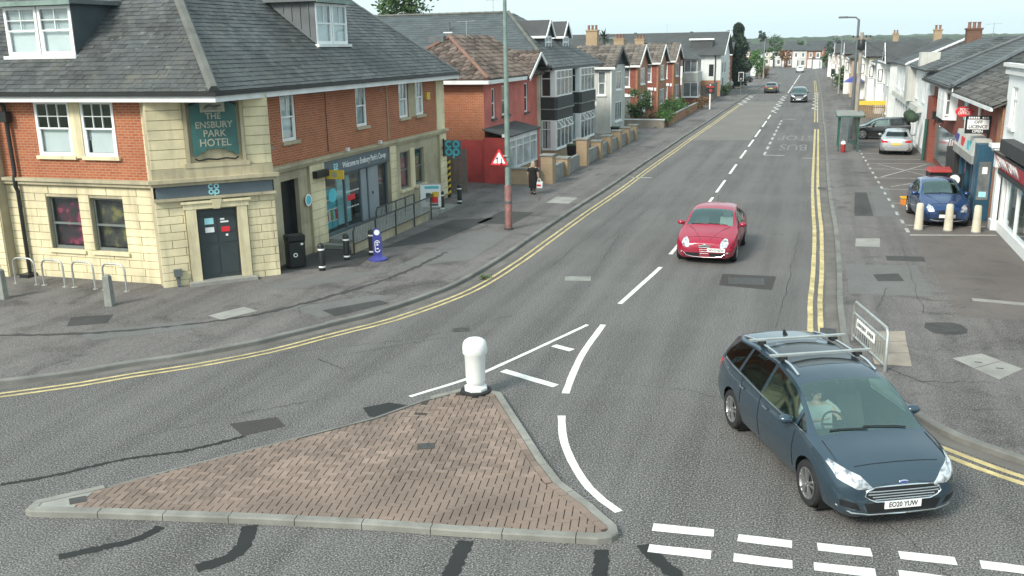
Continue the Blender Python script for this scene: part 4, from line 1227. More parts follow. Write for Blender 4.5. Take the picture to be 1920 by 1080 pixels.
# ------------------------------------------------------------------ houses up the pub side of the street
def beam(mb, p, q, w, h):
    """box of width w and height h along a line"""
    p, q = Vector(p), Vector(q)
    t = (q - p).normalized()
    s = t.cross(Vector((0, 0, 1)))
    s = s.normalized() if s.length > 1e-4 else Vector((1, 0, 0))
    u = s.cross(t)
    A = [p + s * a * w / 2 + u * b * h / 2 for a, b in ((-1, -1), (1, -1), (1, 1), (-1, 1))]
    return mb.hexa(A, [x + (q - p) for x in A])
def roof_plane(parent, pts, kind, mat, name='roof', w=.3, h=.3, single=0):
    """one roof slope: first two points are its eaves"""
    P = [Vector(p) for p in pts]
    eu = (P[1] - P[0]).normalized()
    nn = eu.cross(P[2] - P[1]).normalized()
    if nn.z < 0: nn = -nn
    ev = nn.cross(eu)
    if ev.z < 0: ev = -ev
    r = ob(name, MB().hexa([p - nn * .06 for p in P], P), 'slate_flat' if kind != 'tile' else mat, parent)
    poly = [((p - P[0]).dot(eu), (p - P[0]).dot(ev)) for p in P]
    if kind == 'tile': tiles(r, P[0], eu, ev, poly, mat, w, h)
    elif kind == 'slate': slates(r, P[0], eu, ev, poly, w, h, mat, single=single)
    return r
def barge(parent, pts, mat='fascia', w=.05, h=.2):
    mb = MB()
    for p, q in zip(pts, pts[1:]): beam(mb, p, q, w, h)
    return ob('bargeboard', mb, mat, parent)
def aerial(parent, x, y, z):
    m = MB().tube([(x, y, z), (x, y, z + 1.1)], .018, 5).tube([(x - .5, y, z + 1.0), (x + .5, y, z + 1.05)], .014, 4)
    for k in range(5): m.tube([(x - .4 + k * .2, y - .2, z + 1.02), (x - .4 + k * .2, y + .2, z + 1.02)], .009, 4)
    ob('aerial', m, 'steel', parent)
def far_window(parent, fr, a, b, c, e, mat='white', pane='glass_grey', sill='white', lites=1, transom=0., fw=.07, d=.0):
    return window(parent, fr, a, b, c, e, d=d, fw=fw, mat=mat, style='case', lites=lites, transom=transom, sill=sill, pane=pane)
def chimney(parent, x, y, z0, z1, sx, sy, pots, mat='brick_buff'):
    c = ob('chimney', MB().box(x - sx, x + sx, y - sy, y + sy, z0, z1).box(x - sx - .06, x + sx + .06, y - sy - .06, y + sy + .06, z1, z1 + .12), mat, parent)
    for i in range(pots):
        ob('chimney_pot', MB().lathe([(.12, z1 + .12), (.10, z1 + .45), (.13, z1 + .47), (.13, z1 + .52)], 10, (x - sx + (2 * sx) * (i + .5) / pots, y, 0)), 'hip_red', c, 40)
    return c

# --- timber gate in the gap beside the pub
fence = thing('timber_fence', 'short grey timber board fence closing the gap beside the pub', 'fence', (-15.9, 40.6, PZ))
for i in range(9):
    ob('board', MB().box(-17.2 + i * .21, -17.02 + i * .21, 40.6, 40.64, PZ, 2.1 + rnd.uniform(-.03, .03)), 'wood', fence)
ob('rail', MB().box(-17.2, -15.35, 40.64, 40.7, .5, .6), 'wood', fence)
ob('rail', MB().box(-17.2, -15.35, 40.64, 40.7, 1.6, 1.7), 'wood', fence)
sp = thing('striped_guard_post', 'yellow and black striped guard on the corner edge of the pub wall', 'post', (-15.62, 39.06, PZ), 0)
ob('post', MB().box(-.06, .06, -.06, .06, 0, 1.7), 'black', sp)
for i in range(6):
    ob('stripe', MB().hexa([(-.063, -.063, .1 + i * .27), (.063, -.063, .2 + i * .27), (.063, .063, .2 + i * .27), (-.063, .063, .1 + i * .27)], [(-.063, -.063, .22 + i * .27), (.063, -.063, .32 + i * .27), (.063, .063, .32 + i * .27), (-.063, .063, .22 + i * .27)]), 'yellow', sp)

# --- red painted house with a little shop front
rh = thing('red_house', 'red painted and brick house with brown tiled roof and small shop front', 'building', (-18, 47, PZ))
wall(rh, FS(43.8), -23.5, -15.55, 0, 5.12, 'brick_pub')
wall(rh, FS(43.79), -16.95, -15.55, .05, 2.2, 'red_paint_wall', name='painted_panel')
hr = [(44.95, 45.55, 3.16, 4.66), (46.55, 47.8, 3.2, 4.72), (50.55, 51.25, 3.1, 4.7)]
wall(rh, FE(-15.55), 43.8, 53.3, 0, 5.12, 'pink_render', hr)
for i, (a, b, c, e) in enumerate(hr):
    window(rh, FE(-15.55), a, b, c, e, d=-.06, fw=.07, style='sash', bars=(1, 1), sill='lead_dark', pane='glass_dark')
ob('corner_pier', MB().box(-15.6, -15.42, 53.0, 53.6, 0, 5.1), 'cream_render', rh)
# annex
wall(rh, FS(43.6), -15.55, -14.3, 0, 2.35, 'red_paint_wall')
an = wall(rh, FE(-14.3), 43.6, 48.6, 0, .75, 'brick_buff', name='stall_riser')
sfm = MB()
for y in (43.6, 44.8, 46.0, 47.2, 48.46): sfm.box(y, y + .13, -.1, .04, .80, 2.12, FE(-14.3))
sfm.box(43.6, 48.6, -.1, .05, 2.12, 2.42, FE(-14.3)); sfm.box(43.6, 48.6, -.1, .06, .72, .80, FE(-14.3)); sfm.box(43.73, 48.46, -.08, .02, 1.78, 1.83, FE(-14.3))
sfo = ob('shop_front', sfm, 'fascia', rh)
for y in (43.73, 44.93, 46.13, 47.33):
    ob('pane', MB().box(y, y + 1.07, -.06, -.05, .8, 2.12, FE(-14.3)), 'glass_pale', sfo)
roof_plane(rh, [(-14.1, 43.4, 2.44), (-14.1, 48.8, 2.44), (-15.55, 48.8, 2.78), (-15.55, 43.4, 2.78)], 'none', 'slate_flat', 'lean_to_roof')
ob('annex_end', MB().quad((-14.3, 48.6, 0), (-15.55, 48.6, 0), (-15.55, 48.6, 2.6), (-14.3, 48.6, 2.42)), 'pink_render', rh)
ob('pilaster', MB().box(-14.36, -14.2, 48.6, 48.9, 0, 2.4), 'pink_render', rh)
# roofs
roof_plane(rh, [(-15.15, 43.35, 5.12), (-21.4, 43.35, 5.12), (-18.3, 46.5, 7.12)], 'tile', 'tile', w=.40, h=.36)
roof_plane(rh, [(-15.15, 53.4, 5.12), (-15.15, 43.35, 5.12), (-18.3, 46.5, 7.12), (-18.3, 53.4, 7.12)], 'tile', 'tile', w=.40, h=.36)
roof_plane(rh, [(-14.95, 49.7, 4.95), (-19.5, 49.7, 4.95), (-19.5, 51.9, 6.25), (-14.95, 51.9, 6.25)], 'tile', 'tile', w=.40, h=.36)
roof_plane(rh, [(-19.5, 54.1, 4.95), (-14.95, 54.1, 4.95), (-14.95, 51.9, 6.25), (-19.5, 51.9, 6.25)], 'none', 'tile')
ob('gable', MB().add([(-15.5, 49.9, 5.0), (-15.5, 53.9, 5.0), (-15.5, 51.9, 6.15)], [(0, 1, 2)]), 'pink_render', rh)
barge(rh, [(-14.93, 49.6, 4.92), (-14.93, 51.9, 6.27), (-14.93, 54.2, 4.92)], 'fascia', .05, .17)
hm = MB(); hip_run((-15.15, 43.35, 5.14), (-18.3, 46.5, 7.14), .095, 12, hm); ob('hip_roll', hm, 'hip_red', rh)
hm = MB(); hip_run((-21.4, 43.35, 5.14), (-18.3, 46.5, 7.14), .095, 12, hm); ob('hip_roll', hm, 'hip_red', rh)
ob('eaves_board', MB().box(-21.4, -15.1, 43.27, 43.33, 4.92, 5.1).box(-15.13, -15.07, 43.33, 49.6, 4.92, 5.1), 'fascia', rh)
ob('roof_hatch', MB().box(-19.3, -18.45, 46.0, 46.4, 6.95, 7.25), 'lead', rh)

# --- pair of bay-windowed houses
bh = thing('bay_window_houses', 'pair of grey slate-roofed houses with white bay windows and black weatherboard bands', 'building', (-18, 58.5, PZ))
wall(bh, FS(53.6), -30, -15.4, 0, 5.4, 'grey_render')
wall(bh, FE(-15.4), 53.6, 66.8, 0, 5.4, 'white_render')
ZR, YR = 8.75, 59.2
roof_plane(bh, [(-14.7, 52.9, 5.42), (-31, 52.9, 5.42), (-31, YR, ZR), (-19.2, YR, ZR)], 'slate', 'slate_blue', w=.5, h=.3)
roof_plane(bh, [(-14.7, 67.2, 5.42), (-14.7, 52.9, 5.42), (-19.2, YR, ZR), (-19.2, YR + 1.2, ZR)], 'slate', 'slate', w=.5, h=.3)
roof_plane(bh, [(-31, 67.2, 5.42), (-14.7, 67.2, 5.42), (-19.2, YR + 1.2, ZR), (-31, YR + 1.2, ZR)], 'none', 'slate_flat')
hm = MB(); hip_run((-14.7, 52.9, 5.43), (-19.2, YR, ZR), .11, 16, hm); ob('hip_roll', hm, 'hip', bh)
hm = MB(); hip_run((-19.2, YR, ZR), (-31, YR, ZR), .1, 22, hm); ob('ridge_roll', hm, 'hip', bh)
ob('gutter', MB().box(-14.68, -14.58, 52.9, 67.2, 5.3, 5.42), 'black', bh)
ob('soil_vent', MB().lathe([(.06, 7.6), (.06, 8.25)], 8, (-22.5, 57.2, 0)), 'lead', bh)
ob('vent_flashing', MB().box(-22.8, -22.2, 56.9, 57.4, 7.5, 7.64), 'fascia', bh)
def bay(y0, y1, open_vents):
    """canted two-storey bay: lower lights, black band, upper lights"""
    X0, X1 = -15.4, -14.5
    g = .55
    pts = [(X0, y0), (X1 - .12, y0), (X1, y0 + .18), (X1, y1 - g), (X0, y1)]
    o = ob('bay', MB().prism(pts, 0, .75), 'brick_buff', bh)
    band = MB().hexa([(x + (.0 if x == X0 else .03), y, 2.45) for x, y in pts], [(x + (.0 if x == X0 else .03), y, 3.05) for x, y in pts])
    ob('black_band', band, 'black_board', o)
    pts2 = [(X0, y0 - .03), (X1 - .08, y0 - .05), (X1 + .08, y0 + .15), (X1 + .08, y1 - g), (X0, y1 + .05)]
    ob('black_band', MB().prism(pts2, 3.12, 3.76), 'black_board', o)
    ob('band_ledge', MB().prism([(x + .05, y) for x, y in pts2], 3.05, 3.12), 'concrete', o)
    ob('core', MB().prism([(X0, y0 + .25), (X1 - .3, y0 + .25), (X1 - .3, y1 - g - .2), (X0, y1 - .1)], .75, 5.35), 'room', o)
    for z0, z1 in ((.75, 2.45), (3.78, 5.3)):
        f1, f2 = FS(y0), FE(X1)
        window(o, f1, X0 + .02, X1 - .28, z0, z1, d=0, fw=.06, style='case', lites=1, transom=.3, sill=None, pane='glass_dark' if z0 > 3 else 'glass', back=None if z0 > 3 else ((0, .35, 0, 1, 'net'), (.5, 1, 0, 1, 'blind')))
        ob('corner_post', MB().box(X1 - .28, X1 - .02, y0 - .02, y0 + .16, z0, z1), 'white', o)
        window(o, f2, y0 + .2, y1 - g, z0, z1, d=0, fw=.07, style='case', lites=4, transom=.3, sill=None, pane='glass_grey')
        if open_vents and z0 < 1:
            for k in (0, 2):
                a = y0 + .4 + k * .9
                m = MB(); 
                for p, q in (((X1 + .02, a, 2.4), (X1 + .30, a, 2.05)), ((X1 + .02, a + .75, 2.4), (X1 + .30, a + .75, 2.05)), ((X1 + .30, a, 2.05), (X1 + .30, a + .75, 2.05)), ((X1 + .02, a, 2.4), (X1 + .02, a + .75, 2.4))):
                    beam(m, p, q, .05, .05)
                ob('open_fanlight', m, 'white', o)
    ob('sill', MB().prism([(x + .06, y - .03) for x, y in pts], .70, .76), 'white', o)
    return o
bay(53.35, 57.8, True)
bay(59.3, 63.9, True)
def small_dormer(yc, w=.85):
    X1 = -16.35; zb, zt, za = 6.38, 7.28, 8.15
    o = ob('dormer', MB().box(X1 - 1.9, X1, yc - w, yc + w, zb - .3, zt), 'lead_dark', bh)
    f = FE(X1)
    window(o, f, yc - w + .12, yc + w - .12, zb, zt, d=.05, fw=.1, style='case', lites=2, transom=.4, sill='white', pane='glass_grey')
    ob('gable', MB().hexa([(X1, yc - w, zt), (X1, yc + w, zt), (X1, yc, za)], [(X1 + .04, yc - w, zt), (X1 + .04, yc + w, zt), (X1 + .04, yc, za)]), 'slate_flat', o)
    roof_plane(o, [(X1 + .2, yc - w - .2, zt - .05), (X1 - 3.2, yc - w - .2, zt - .05), (X1 - 3.2, yc, za + .1), (X1 + .2, yc, za + .1)], 'none', 'slate')
    roof_plane(o, [(X1 - 3.2, yc + w + .2, zt - .05), (X1 + .2, yc + w + .2, zt - .05), (X1 + .2, yc, za + .1), (X1 - 3.2, yc, za + .1)], 'none', 'slate')
    barge(o, [(X1 + .22, yc - w - .22, zt - .1), (X1 + .22, yc, za + .08), (X1 + .22, yc + w + .22, zt - .1)], 'white', .05, .16)
    ob('eaves_board', MB().box(X1 - 2.6, X1 + .2, yc - w - .26, yc - w - .2, zt - .14, zt), 'white', o)
small_dormer(58.3); small_dormer(62.6)

# --- gable-fronted houses beyond: walls with windows look down the street towards the pub
def gable_house(name, label, Y, W, X1, X0, eave, apex, wallmat, frontmat, roofmat, wins, doors, lint='white', bg='fascia'):
    h = thing(name, label, 'house', ((X0 + X1) / 2, Y + W / 2, PZ), None, 'gable-fronted houses up the pub side')
    holes = wins + doors
    wall(h, FS(Y), X0, X1, 0, eave, wallmat, holes, depth=.1)
    for a, b, c, e in wins:
        window(h, FS(Y), a, b, c, e, d=-.04, fw=.06, style='sash', bars=(1, 1), sill=lint, pane='glass_grey')
        if lint == 'white': pass
    for a, b, c, e in doors:
        d = ob('door', MB().box(a, b, -.1, -.06, c, e, FS(Y)), 'grey_frame', h)
        ob('lintel', MB().box(a - .15, b + .15, -.02, .04, e, e + .28, FS(Y)), 'white', h)
    fr = FE(X1)
    wall(h, fr, Y, Y + W, 0, eave, frontmat, [(Y + W * .3, Y + W * .7, 3.3, 4.7), (Y + W * .25, Y + W * .75, .9, 2.4)], depth=.1)
    far_window(h, fr, Y + W * .3, Y + W * .7, 3.3, 4.7, lites=2); far_window(h, fr, Y + W * .25, Y + W * .75, .9, 2.4, lites=3)
    ob('gable', MB().add([(X1, Y, eave), (X1, Y + W, eave), (X1, Y + W / 2, apex - .05)], [(0, 1, 2)]), frontmat if bg != 'black' else 'black_board', h)
    o = .28
    roof_plane(h, [(X1 + .3, Y - o, eave - .12), (X0, Y - o, eave - .12), (X0, Y + W / 2, apex), (X1 + .3, Y + W / 2, apex)], 'tile', roofmat, w=.46, h=.42)
    roof_plane(h, [(X0, Y + W + o, eave - .12), (X1 + .3, Y + W + o, eave - .12), (X1 + .3, Y + W / 2, apex), (X0, Y + W / 2, apex)], 'none', roofmat)
    barge(h, [(X1 + .32, Y - o, eave - .14), (X1 + .32, Y + W / 2, apex - .02), (X1 + .32, Y + W + o, eave - .14)], bg, .06, .22)
    ob('eaves_board', MB().box(X0, X1 + .3, Y - o - .05, Y - o, eave - .3, eave - .12), 'fascia', h)
    return h
gh = gable_house('rendered_house', 'pale grey rendered house with dark gable next to the bay-windowed pair', 71, 5, -14.9, -24, 5.2, 6.5, 'grey_render', 'grey_render', 'tile_grey', [(-16.0, -15.4, 3.0, 4.75)], [(-16.9, -16.2, .1, 2.2)], 'white', 'black')
ob('downpipe', MB().tube([(-14.95, 70.9, 5), (-14.95, 70.9, .2)], .05, 8), 'white', gh)
ob('chimney_shaft', MB().box(-19.6, -18.8, 75.0, 75.8, 6.0, 6.3), 'brick_buff', gh)
for i, (Y, lab, W) in enumerate(((81.5, 'red brick gabled house with climbing shrub, nearest the rendered house', 5.2), (92.6, 'middle red brick gabled house of the three behind hedges', 5.2), (102.8, 'red brick gabled house beside the round grey bay', 5.4))):
    h = gable_house('brick_house', lab, Y, W, -14.9, -24, 5.1, 6.6, 'brick_red', 'brick_orange', 'tile_grey',
                    [(-16.15, -15.55, 3.15, 4.8)] + ([(-16.2, -15.5, 1.0, 2.35)] if i else []), [(-16.25, -15.45, .2, 2.3)] if i == 0 else [])
    if i: ob('lintel', MB().box(-16.4, -15.35, -.02, .05, 2.35, 2.62, FS(Y)), 'white', h)
    ob('quoin_strip', MB().box(-15.05, -14.88, -.02, .02, 0, 5.0, FS(Y)), 'brick_orange', h)
    ob('sill_block', MB().box(-15.25, -15.05, 0, .06, 2.3, 2.6, FS(Y)), 'white', h)
    chimney(h, -19.5 + i * .2, Y + W / 2 + .2, 6.2, 7.9 if i == 0 else 7.2, .5, .4, 3)
# round rendered bay on the end of the terrace
gb = thing('round_bay_house', 'grey rendered two-storey house bay with small slate cap beside the white gable', 'house', (-13.6, 109, PZ))
ob('wall', MB().box(-14.7, -13.1, 108.3, 112.0, 0, 5.0), 'brick_red', gb)
ob('render_band', MB().box(-14.6, -12.95, 108.15, 112.1, 2.55, 3.6), 'grey_render', gb)
far_window(gb, FS(108.2), -14.5, -13.05, 3.6, 4.95, lites=2); far_window(gb, FS(108.15), -14.6, -12.9, .9, 2.5, lites=2)
far_window(gb, FE(-13.05), 108.4, 111.5, 3.6, 4.95, lites=3); far_window(gb, FE(-13.05), 108.4, 111.5, .9, 2.5, lites=3)
ob('roof', MB().add([(-14.9, 107.9, 5.0), (-12.6, 107.9, 5.0), (-12.6, 112.4, 5.0), (-14.9, 112.4, 5.0), (-14.8, 110.2, 6.0)], [(0, 1, 4), (1, 2, 4), (2, 3, 4), (3, 0, 4)]), 'slate_flat', gb)
# big white building with the wide slate roof
wb = thing('white_building', 'large white rendered building with a very wide dark slate roof', 'building', (-18, 128, PZ))
wall(wb, FS(125), -34, -12.1, 0, 5.3, 'white_render', [(-13.6, -13.0, 2.6, 4.1)])
wall(wb, FS(124.97), -16.6, -12.1, 0, 2.1, 'brick_orange', name='brick_base')
far_window(wb, FS(125), -13.6, -13.0, 2.6, 4.1, mat='black', pane='glass_dark', sill=None)
wall(wb, FE(-12.1), 125, 137, 0, 5.3, 'white_render', [(127, 128.2, 3, 4.3), (130, 131.2, 3, 4.3), (127, 129, .8, 2.3)])
for a, b, c, e in ((127, 128.2, 3, 4.3), (130, 131.2, 3, 4.3), (127, 129, .8, 2.3)): far_window(wb, FE(-12.1), a, b, c, e, mat='black')
roof_plane(wb, [(-11.6, 124.4, 5.25), (-36, 124.4, 5.25), (-36, 131, 8.2), (-11.6, 131, 8.2)], 'none', 'slate_flat')
roof_plane(wb, [(-36, 137.6, 5.25), (-11.6, 137.6, 5.25), (-11.6, 131, 8.2), (-36, 131, 8.2)], 'none', 'slate_flat')
ob('gable', MB().add([(-12.1, 125, 5.3), (-12.1, 137, 5.3), (-12.1, 131, 8.1)], [(0, 1, 2)]), 'white_render', wb)
barge(wb, [(-11.57, 124.3, 5.2), (-11.57, 131, 8.22)], 'fascia', .08, .3)
for x in (-15.2, -12.8, -18.5): ob('downpipe', MB().tube([(x, 124.9, 5.2), (x, 124.9, .2)], .07, 6), 'black', wb)
for x, z in ((-19.8, 6.5), (-27, 7.6), (-30, 6.9)):
    y = 124.4 + (z - 5.25) / (8.2 - 5.25) * 6.6
    ob('rooflight', MB().box(x - .6, x + .6, y - .45, y + .45, z - .1, z + .22), 'glass_grey', wb)
ob('flat_dormer', MB().box(-16.2, -13.4, 126.5, 129, 6.0, 7.15), 'slate_flat', wb)
ob('dormer_edge', MB().box(-16.4, -13.2, 126.3, 126.5, 7.15, 7.35), 'white', wb)
ob('side_porch', MB().box(-18.8, -15.3, 121.5, 125, 0, 4.0), 'white_render', wb)
roof_plane(wb, [(-14.9, 121.2, 4.0), (-19.2, 121.2, 4.0), (-19.2, 125, 5.3), (-15.9, 125, 5.3)], 'none', 'tile_grey', 'porch_roof')
ob('porch_box', MB().box(-16.6, -15.6, 120.4, 121.5, 2.6, 4.0), 'white', wb)
for i in range(12):
    ob('ridge_vent', MB().box(-34 + i * 1.9, -33.6 + i * 1.9, 130.9, 131.1, 8.2, 8.3), 'lead', wb) if i in (2, 5, 9) else None

aerial(bh, -20.5, 60, 8.6); aerial(rh, -18.3, 49, 7.0); aerial(wb, -20, 131, 8.2)
# --- front garden walls
gw = thing('garden_wall', 'low concrete garden wall with buff brick piers before the bay-windowed houses', 'wall', (-12.3, 54, PZ))
pier_y = [(44.0, 1.45), (46.9, 1.0), (51.2, 1.55), (54.8, 1.1), (57.6, 1.15), (60.6, 1.2), (63.6, 1.15), (66.4, 1.1)]
for i, (y, h) in enumerate(pier_y):
    p = ob('pier', MB().box(-12.75, -12.15, y, y + .62, 0, h), 'brick_buff', gw)
    ob('coping', MB().box(-12.8, -12.1, y - .05, y + .67, h, h + .07), 'concrete', p)
for (a, _), (b, _) in zip(pier_y, pier_y[1:]):
    if abs(a - 46.9) < .1: b2 = b - .9
    else: b2 = b
    ob('wall_panel', MB().box(-12.55, -12.33, a + .62, b2, 0, .85), 'concrete', gw)
bw2 = thing('shop_forecourt_wall', 'low buff brick wall under the red house shop window', 'wall', (-13.3, 44, PZ))
ob('brickwork', MB().box(-14.3, -12.75, 43.5, 43.75, 0, .85), 'brick_buff', bw2)
ob('coping', MB().box(-14.35, -12.72, 43.45, 43.8, .85, .91), 'concrete', bw2)
for j, (y, lab) in enumerate(((53.0, 'dark green wheelie bin behind the garden wall by the first bay'), (65.2, 'dark wheelie bin at the end of the garden wall by the grey house'))):
    wbn = thing('wheelie_bin', lab, 'bin', (-13.4, y, PZ), 0)
    ob('body', MB().hexa([(-.22, -.25, 0), (.22, -.25, 0), (.22, .25, 0), (-.22, .25, 0)], [(-.29, -.33, .95), (.29, -.33, .95), (.29, .33, .95), (-.29, .33, .95)]), 'car_black', wbn)
    ob('lid', MB().rbox(-.31, .33, -.35, .35, .95, 1.03, .06), 'leaf_dark', wbn)
tw = thing('terrace_garden_wall', 'white-capped pinkish garden wall in front of the red brick houses', 'wall', (-13.2, 76.6, PZ))
ob('wall_panel', MB().box(-15.6, -11.75, 76.5, 76.7, 0, .72), 'slab_pink', tw)
ob('coping', MB().box(-15.65, -11.7, 76.45, 76.75, .72, .8), 'fascia', tw)
ob('wall_panel', MB().box(-11.95, -11.75, 76.7, 98.5, 0, .8), 'brick_orange', tw)
ob('coping', MB().box(-12.0, -11.7, 76.75, 98.5, .8, .86), 'concrete', tw)
bf = thing('board_fence', 'tall weathered vertical board fence between the round bay and white building', 'fence', (-13, 118, PZ))
for i in range(34):
    ob('board', MB().box(-12.4, -12.36, 112.6 + i * .34, 112.9 + i * .34, PZ, 2.0 + rnd.uniform(-.04, .04)), 'wood', bf)
for z in (.5, 1.6): ob('rail', MB().box(-12.46, -12.4, 112.6, 124.2, z, z + .1), 'wood', bf)
for i in range(14):
    ob('board', MB().box(-17.4 + i * .36, -17.1 + i * .36, 112.5, 112.54, PZ, 2.0 + rnd.uniform(-.04, .04)), 'wood', bf)
# ------------------------------------------------------------------ shops and houses across the road
# takeaway nearest the camera
ct = thing('white_takeaway_shop', 'white rendered shop with red lettered fascia and large window at the frame edge', 'building', (8, 31, PZ))
XF = 6.2; fT = FW(XF)
wall(ct, fT, 22, 36.45, 3.1, 5.7, 'bright_white', [(34.6, 35.6, 3.75, 5.05), (31.5, 32.5, 3.75, 5.05)])
ob('end_wall', MB().quad((XF, 36.45, 0), (14, 36.45, 0), (14, 36.45, 5.7), (XF, 36.45, 5.7)), 'white_render', ct)
for a, b in ((34.6, 35.6), (31.5, 32.5)):
    window(ct, fT, a, b, 3.75, 5.05, d=-.05, fw=.08, style='case', lites=3, transom=.3, sill='white', pane='glass_grey')
ob('parapet_moulding', MB().box(22, 36.55, 0, .12, 5.45, 5.58, fT).box(22, 36.6, 0, .2, 5.7, 5.82, fT), 'white', ct)
ob('flat_roof', MB().quad((XF, 22, 5.7), (14, 22, 5.7), (14, 36.45, 5.7), (XF, 36.45, 5.7)), 'lead', ct)
cb = ob('corbel', MB().box(35.75, 36.4, 0, .42, 2.98, 3.1, fT).box(35.8, 36.35, 0, .32, 2.85, 2.98, fT).box(35.88, 36.28, 0, .22, 2.3, 2.85, fT), 'white', ct)
ob('pillar', MB().box(35.9, 36.3, 0, .14, .1, 2.3, fT).box(35.84, 36.36, 0, .18, .1, .45, fT), 'white', ct)
fs = MB(); fs.hexa([fT(24, .0, 2.28), fT(35.85, .0, 2.28), fT(35.85, .10, 2.28), fT(24, .10, 2.28)], [fT(24, .0, 2.82), fT(35.85, .0, 2.82), fT(35.85, .30, 2.82), fT(24, .30, 2.82)])
fas = ob('fascia_sign', fs, 'red_plastic', ct)
ob('sign_edge', MB().box(24, 35.86, 0, .33, 2.82, 2.9, fT).box(24, 35.86, 0, .14, 2.12, 2.28, fT), 'black', fas)
tilt = Matrix.Translation(Vector(fT(35.6, .215, 2.55))) @ fT.rot() @ Matrix.Rotation(radians(20), 4, 'X')
text('lettering', 'CHINA TOWN', .56, 'white_plastic', tilt, fas, depth=.01, sx=.95, bold=.008, align='LEFT')
ob('awning_box', MB().box(28, 34.4, .0, .4, 3.0, 3.42, fT), 'black_board', ct)
sw = ob('shop_front', MB().box(24, 35.9, -.2, .0, .1, .45, fT).box(35.6, 35.9, -.15, -.05, .45, 2.12, fT).box(34.9, 35.0, -.15, -.05, .45, 2.12, fT).box(33.1, 33.2, -.15, -.05, .45, 2.12, fT), 'white', ct)
ob('pane', MB().box(33.2, 34.9, -.11, -.10, .45, 2.12, fT), 'glass', sw); ob('pane', MB().box(24, 33.1, -.11, -.10, .45, 2.12, fT), 'glass', sw)
ob('counter', MB().box(30, 34.6, -1.4, -.9, .1, 1.15, fT).box(31, 33.5, -1.5, -1.0, 1.15, 1.5, fT), 'steel', sw)
ob('shop_room', MB().box(24, 35.6, -3, -2.9, .1, 2.3, fT).box(24, 35.6, -3, 0, 2.25, 2.3, fT).box(35.6, 35.65, -3, -.2, .1, 2.3, fT), 'grey_render', sw)

# low brick off-licence with tiled roof
ol = thing('brick_off_licence', 'low red brick shop with tiled lean roof and blue shop unit', 'building', (7, 41, PZ))
wall(ol, fT, 36.5, 47.0, 0, 4.35, 'brick_red')
ob('end_pier', MB().box(36.5, 37.3, 0, .06, 0, 4.3, fT), 'brick_orange', ol)
wall(ol, FS(36.6), XF, 12, 0, 4.35, 'brick_orange')
roof_plane(ol, [(5.75, 36.3, 4.3), (5.75, 46.6, 4.3), (9.4, 46.6, 6.0), (9.4, 36.3, 6.0)], 'tile', 'tile_slate', w=.34, h=.32)
ob('gutter', MB().box(36.3, 46.6, .42, .52, 4.18, 4.3, fT), 'fascia', ol)
for y in (44.6, 41.2): ob('downpipe', MB().tube([fT(y, .1, 4.2), fT(y, .1, .2)], .06, 8), 'white', ol)
bu = ob('blue_shop_unit', MB().box(37.6, 38.4, .0, .55, .1, 2.9, fT), 'blue_shop', ol)
ob('pane', MB().box(5.72, 6.12, 37.58, 37.6, .9, 2.3), 'glass_grey', bu)
ob('frame_bar', MB().box(5.66, 5.72, 37.57, 37.6, .2, 2.8).box(6.12, 6.18, 37.57, 37.6, .2, 2.8).box(5.72, 6.12, 37.57, 37.6, 2.3, 2.36), 'blue_shop', bu)
ob('poster', MB().box(5.85, 6.02, 37.565, 37.58, 1.85, 2.1), 'white_plastic', bu)
ob('poster', MB().box(5.8, 6.05, 37.565, 37.58, 1.0, 1.2), 'teal_white', bu)
ob('window_post', MB().box(38.5, 38.6, .3, .45, .4, 2.0, fT), 'blue_shop', bu)
for y in (39.7, 41.2, 42.9): ob('window_post', MB().box(y, y + .12, .25, .4, .2, 2.1, fT), 'blue_shop', bu)
ob('pane', MB().box(38.4, 43.8, .28, .30, .5, 2.1, fT), 'glass_dark', bu)
ob('poster', MB().box(39.2, 39.5, .305, .315, 1.6, 1.85, fT).box(38.9, 39.15, .305, .315, .95, 1.15, fT), 'white_plastic', bu)
fb = ob('shop_fascia', MB().hexa([fT(38.4, .0, 2.4), fT(43.5, .0, 2.4), fT(43.5, .62, 2.4), fT(38.4, .62, 2.4)], [fT(38.4, .0, 3.0), fT(43.5, .0, 3.0), fT(43.5, .5, 3.0), fT(38.4, .5, 3.0)]), 'grey_render', ol)
ob('fascia_strip', MB().box(38.4, 43.5, .0, .64, 2.1, 2.4, fT), 'slab', fb)
for y, m in ((39.4, 'teal'), (41, 'red_plastic'), (42.6, 'blue_plastic')): ob('fascia_logo', MB().box(y, y + .7, .575, .60, 2.5, 2.85, fT), m, fb)
ob('door_bay', MB().box(43.9, 46.6, .05, .5, .1, 1.95, fT), 'room', ol)
for i in range(6): ob('stripe_panel', MB().box(46.7 + i * .35, 46.9 + i * .35, .12, .2, .1, 2.1, fT), ['white', 'red_plastic', 'white', 'shelter_green', 'white', 'lead'][i], ol)
ob('blue_window', MB().box(44.9, 46.0, 0, .04, 3.2, 4.0, fT), 'teal', ol)
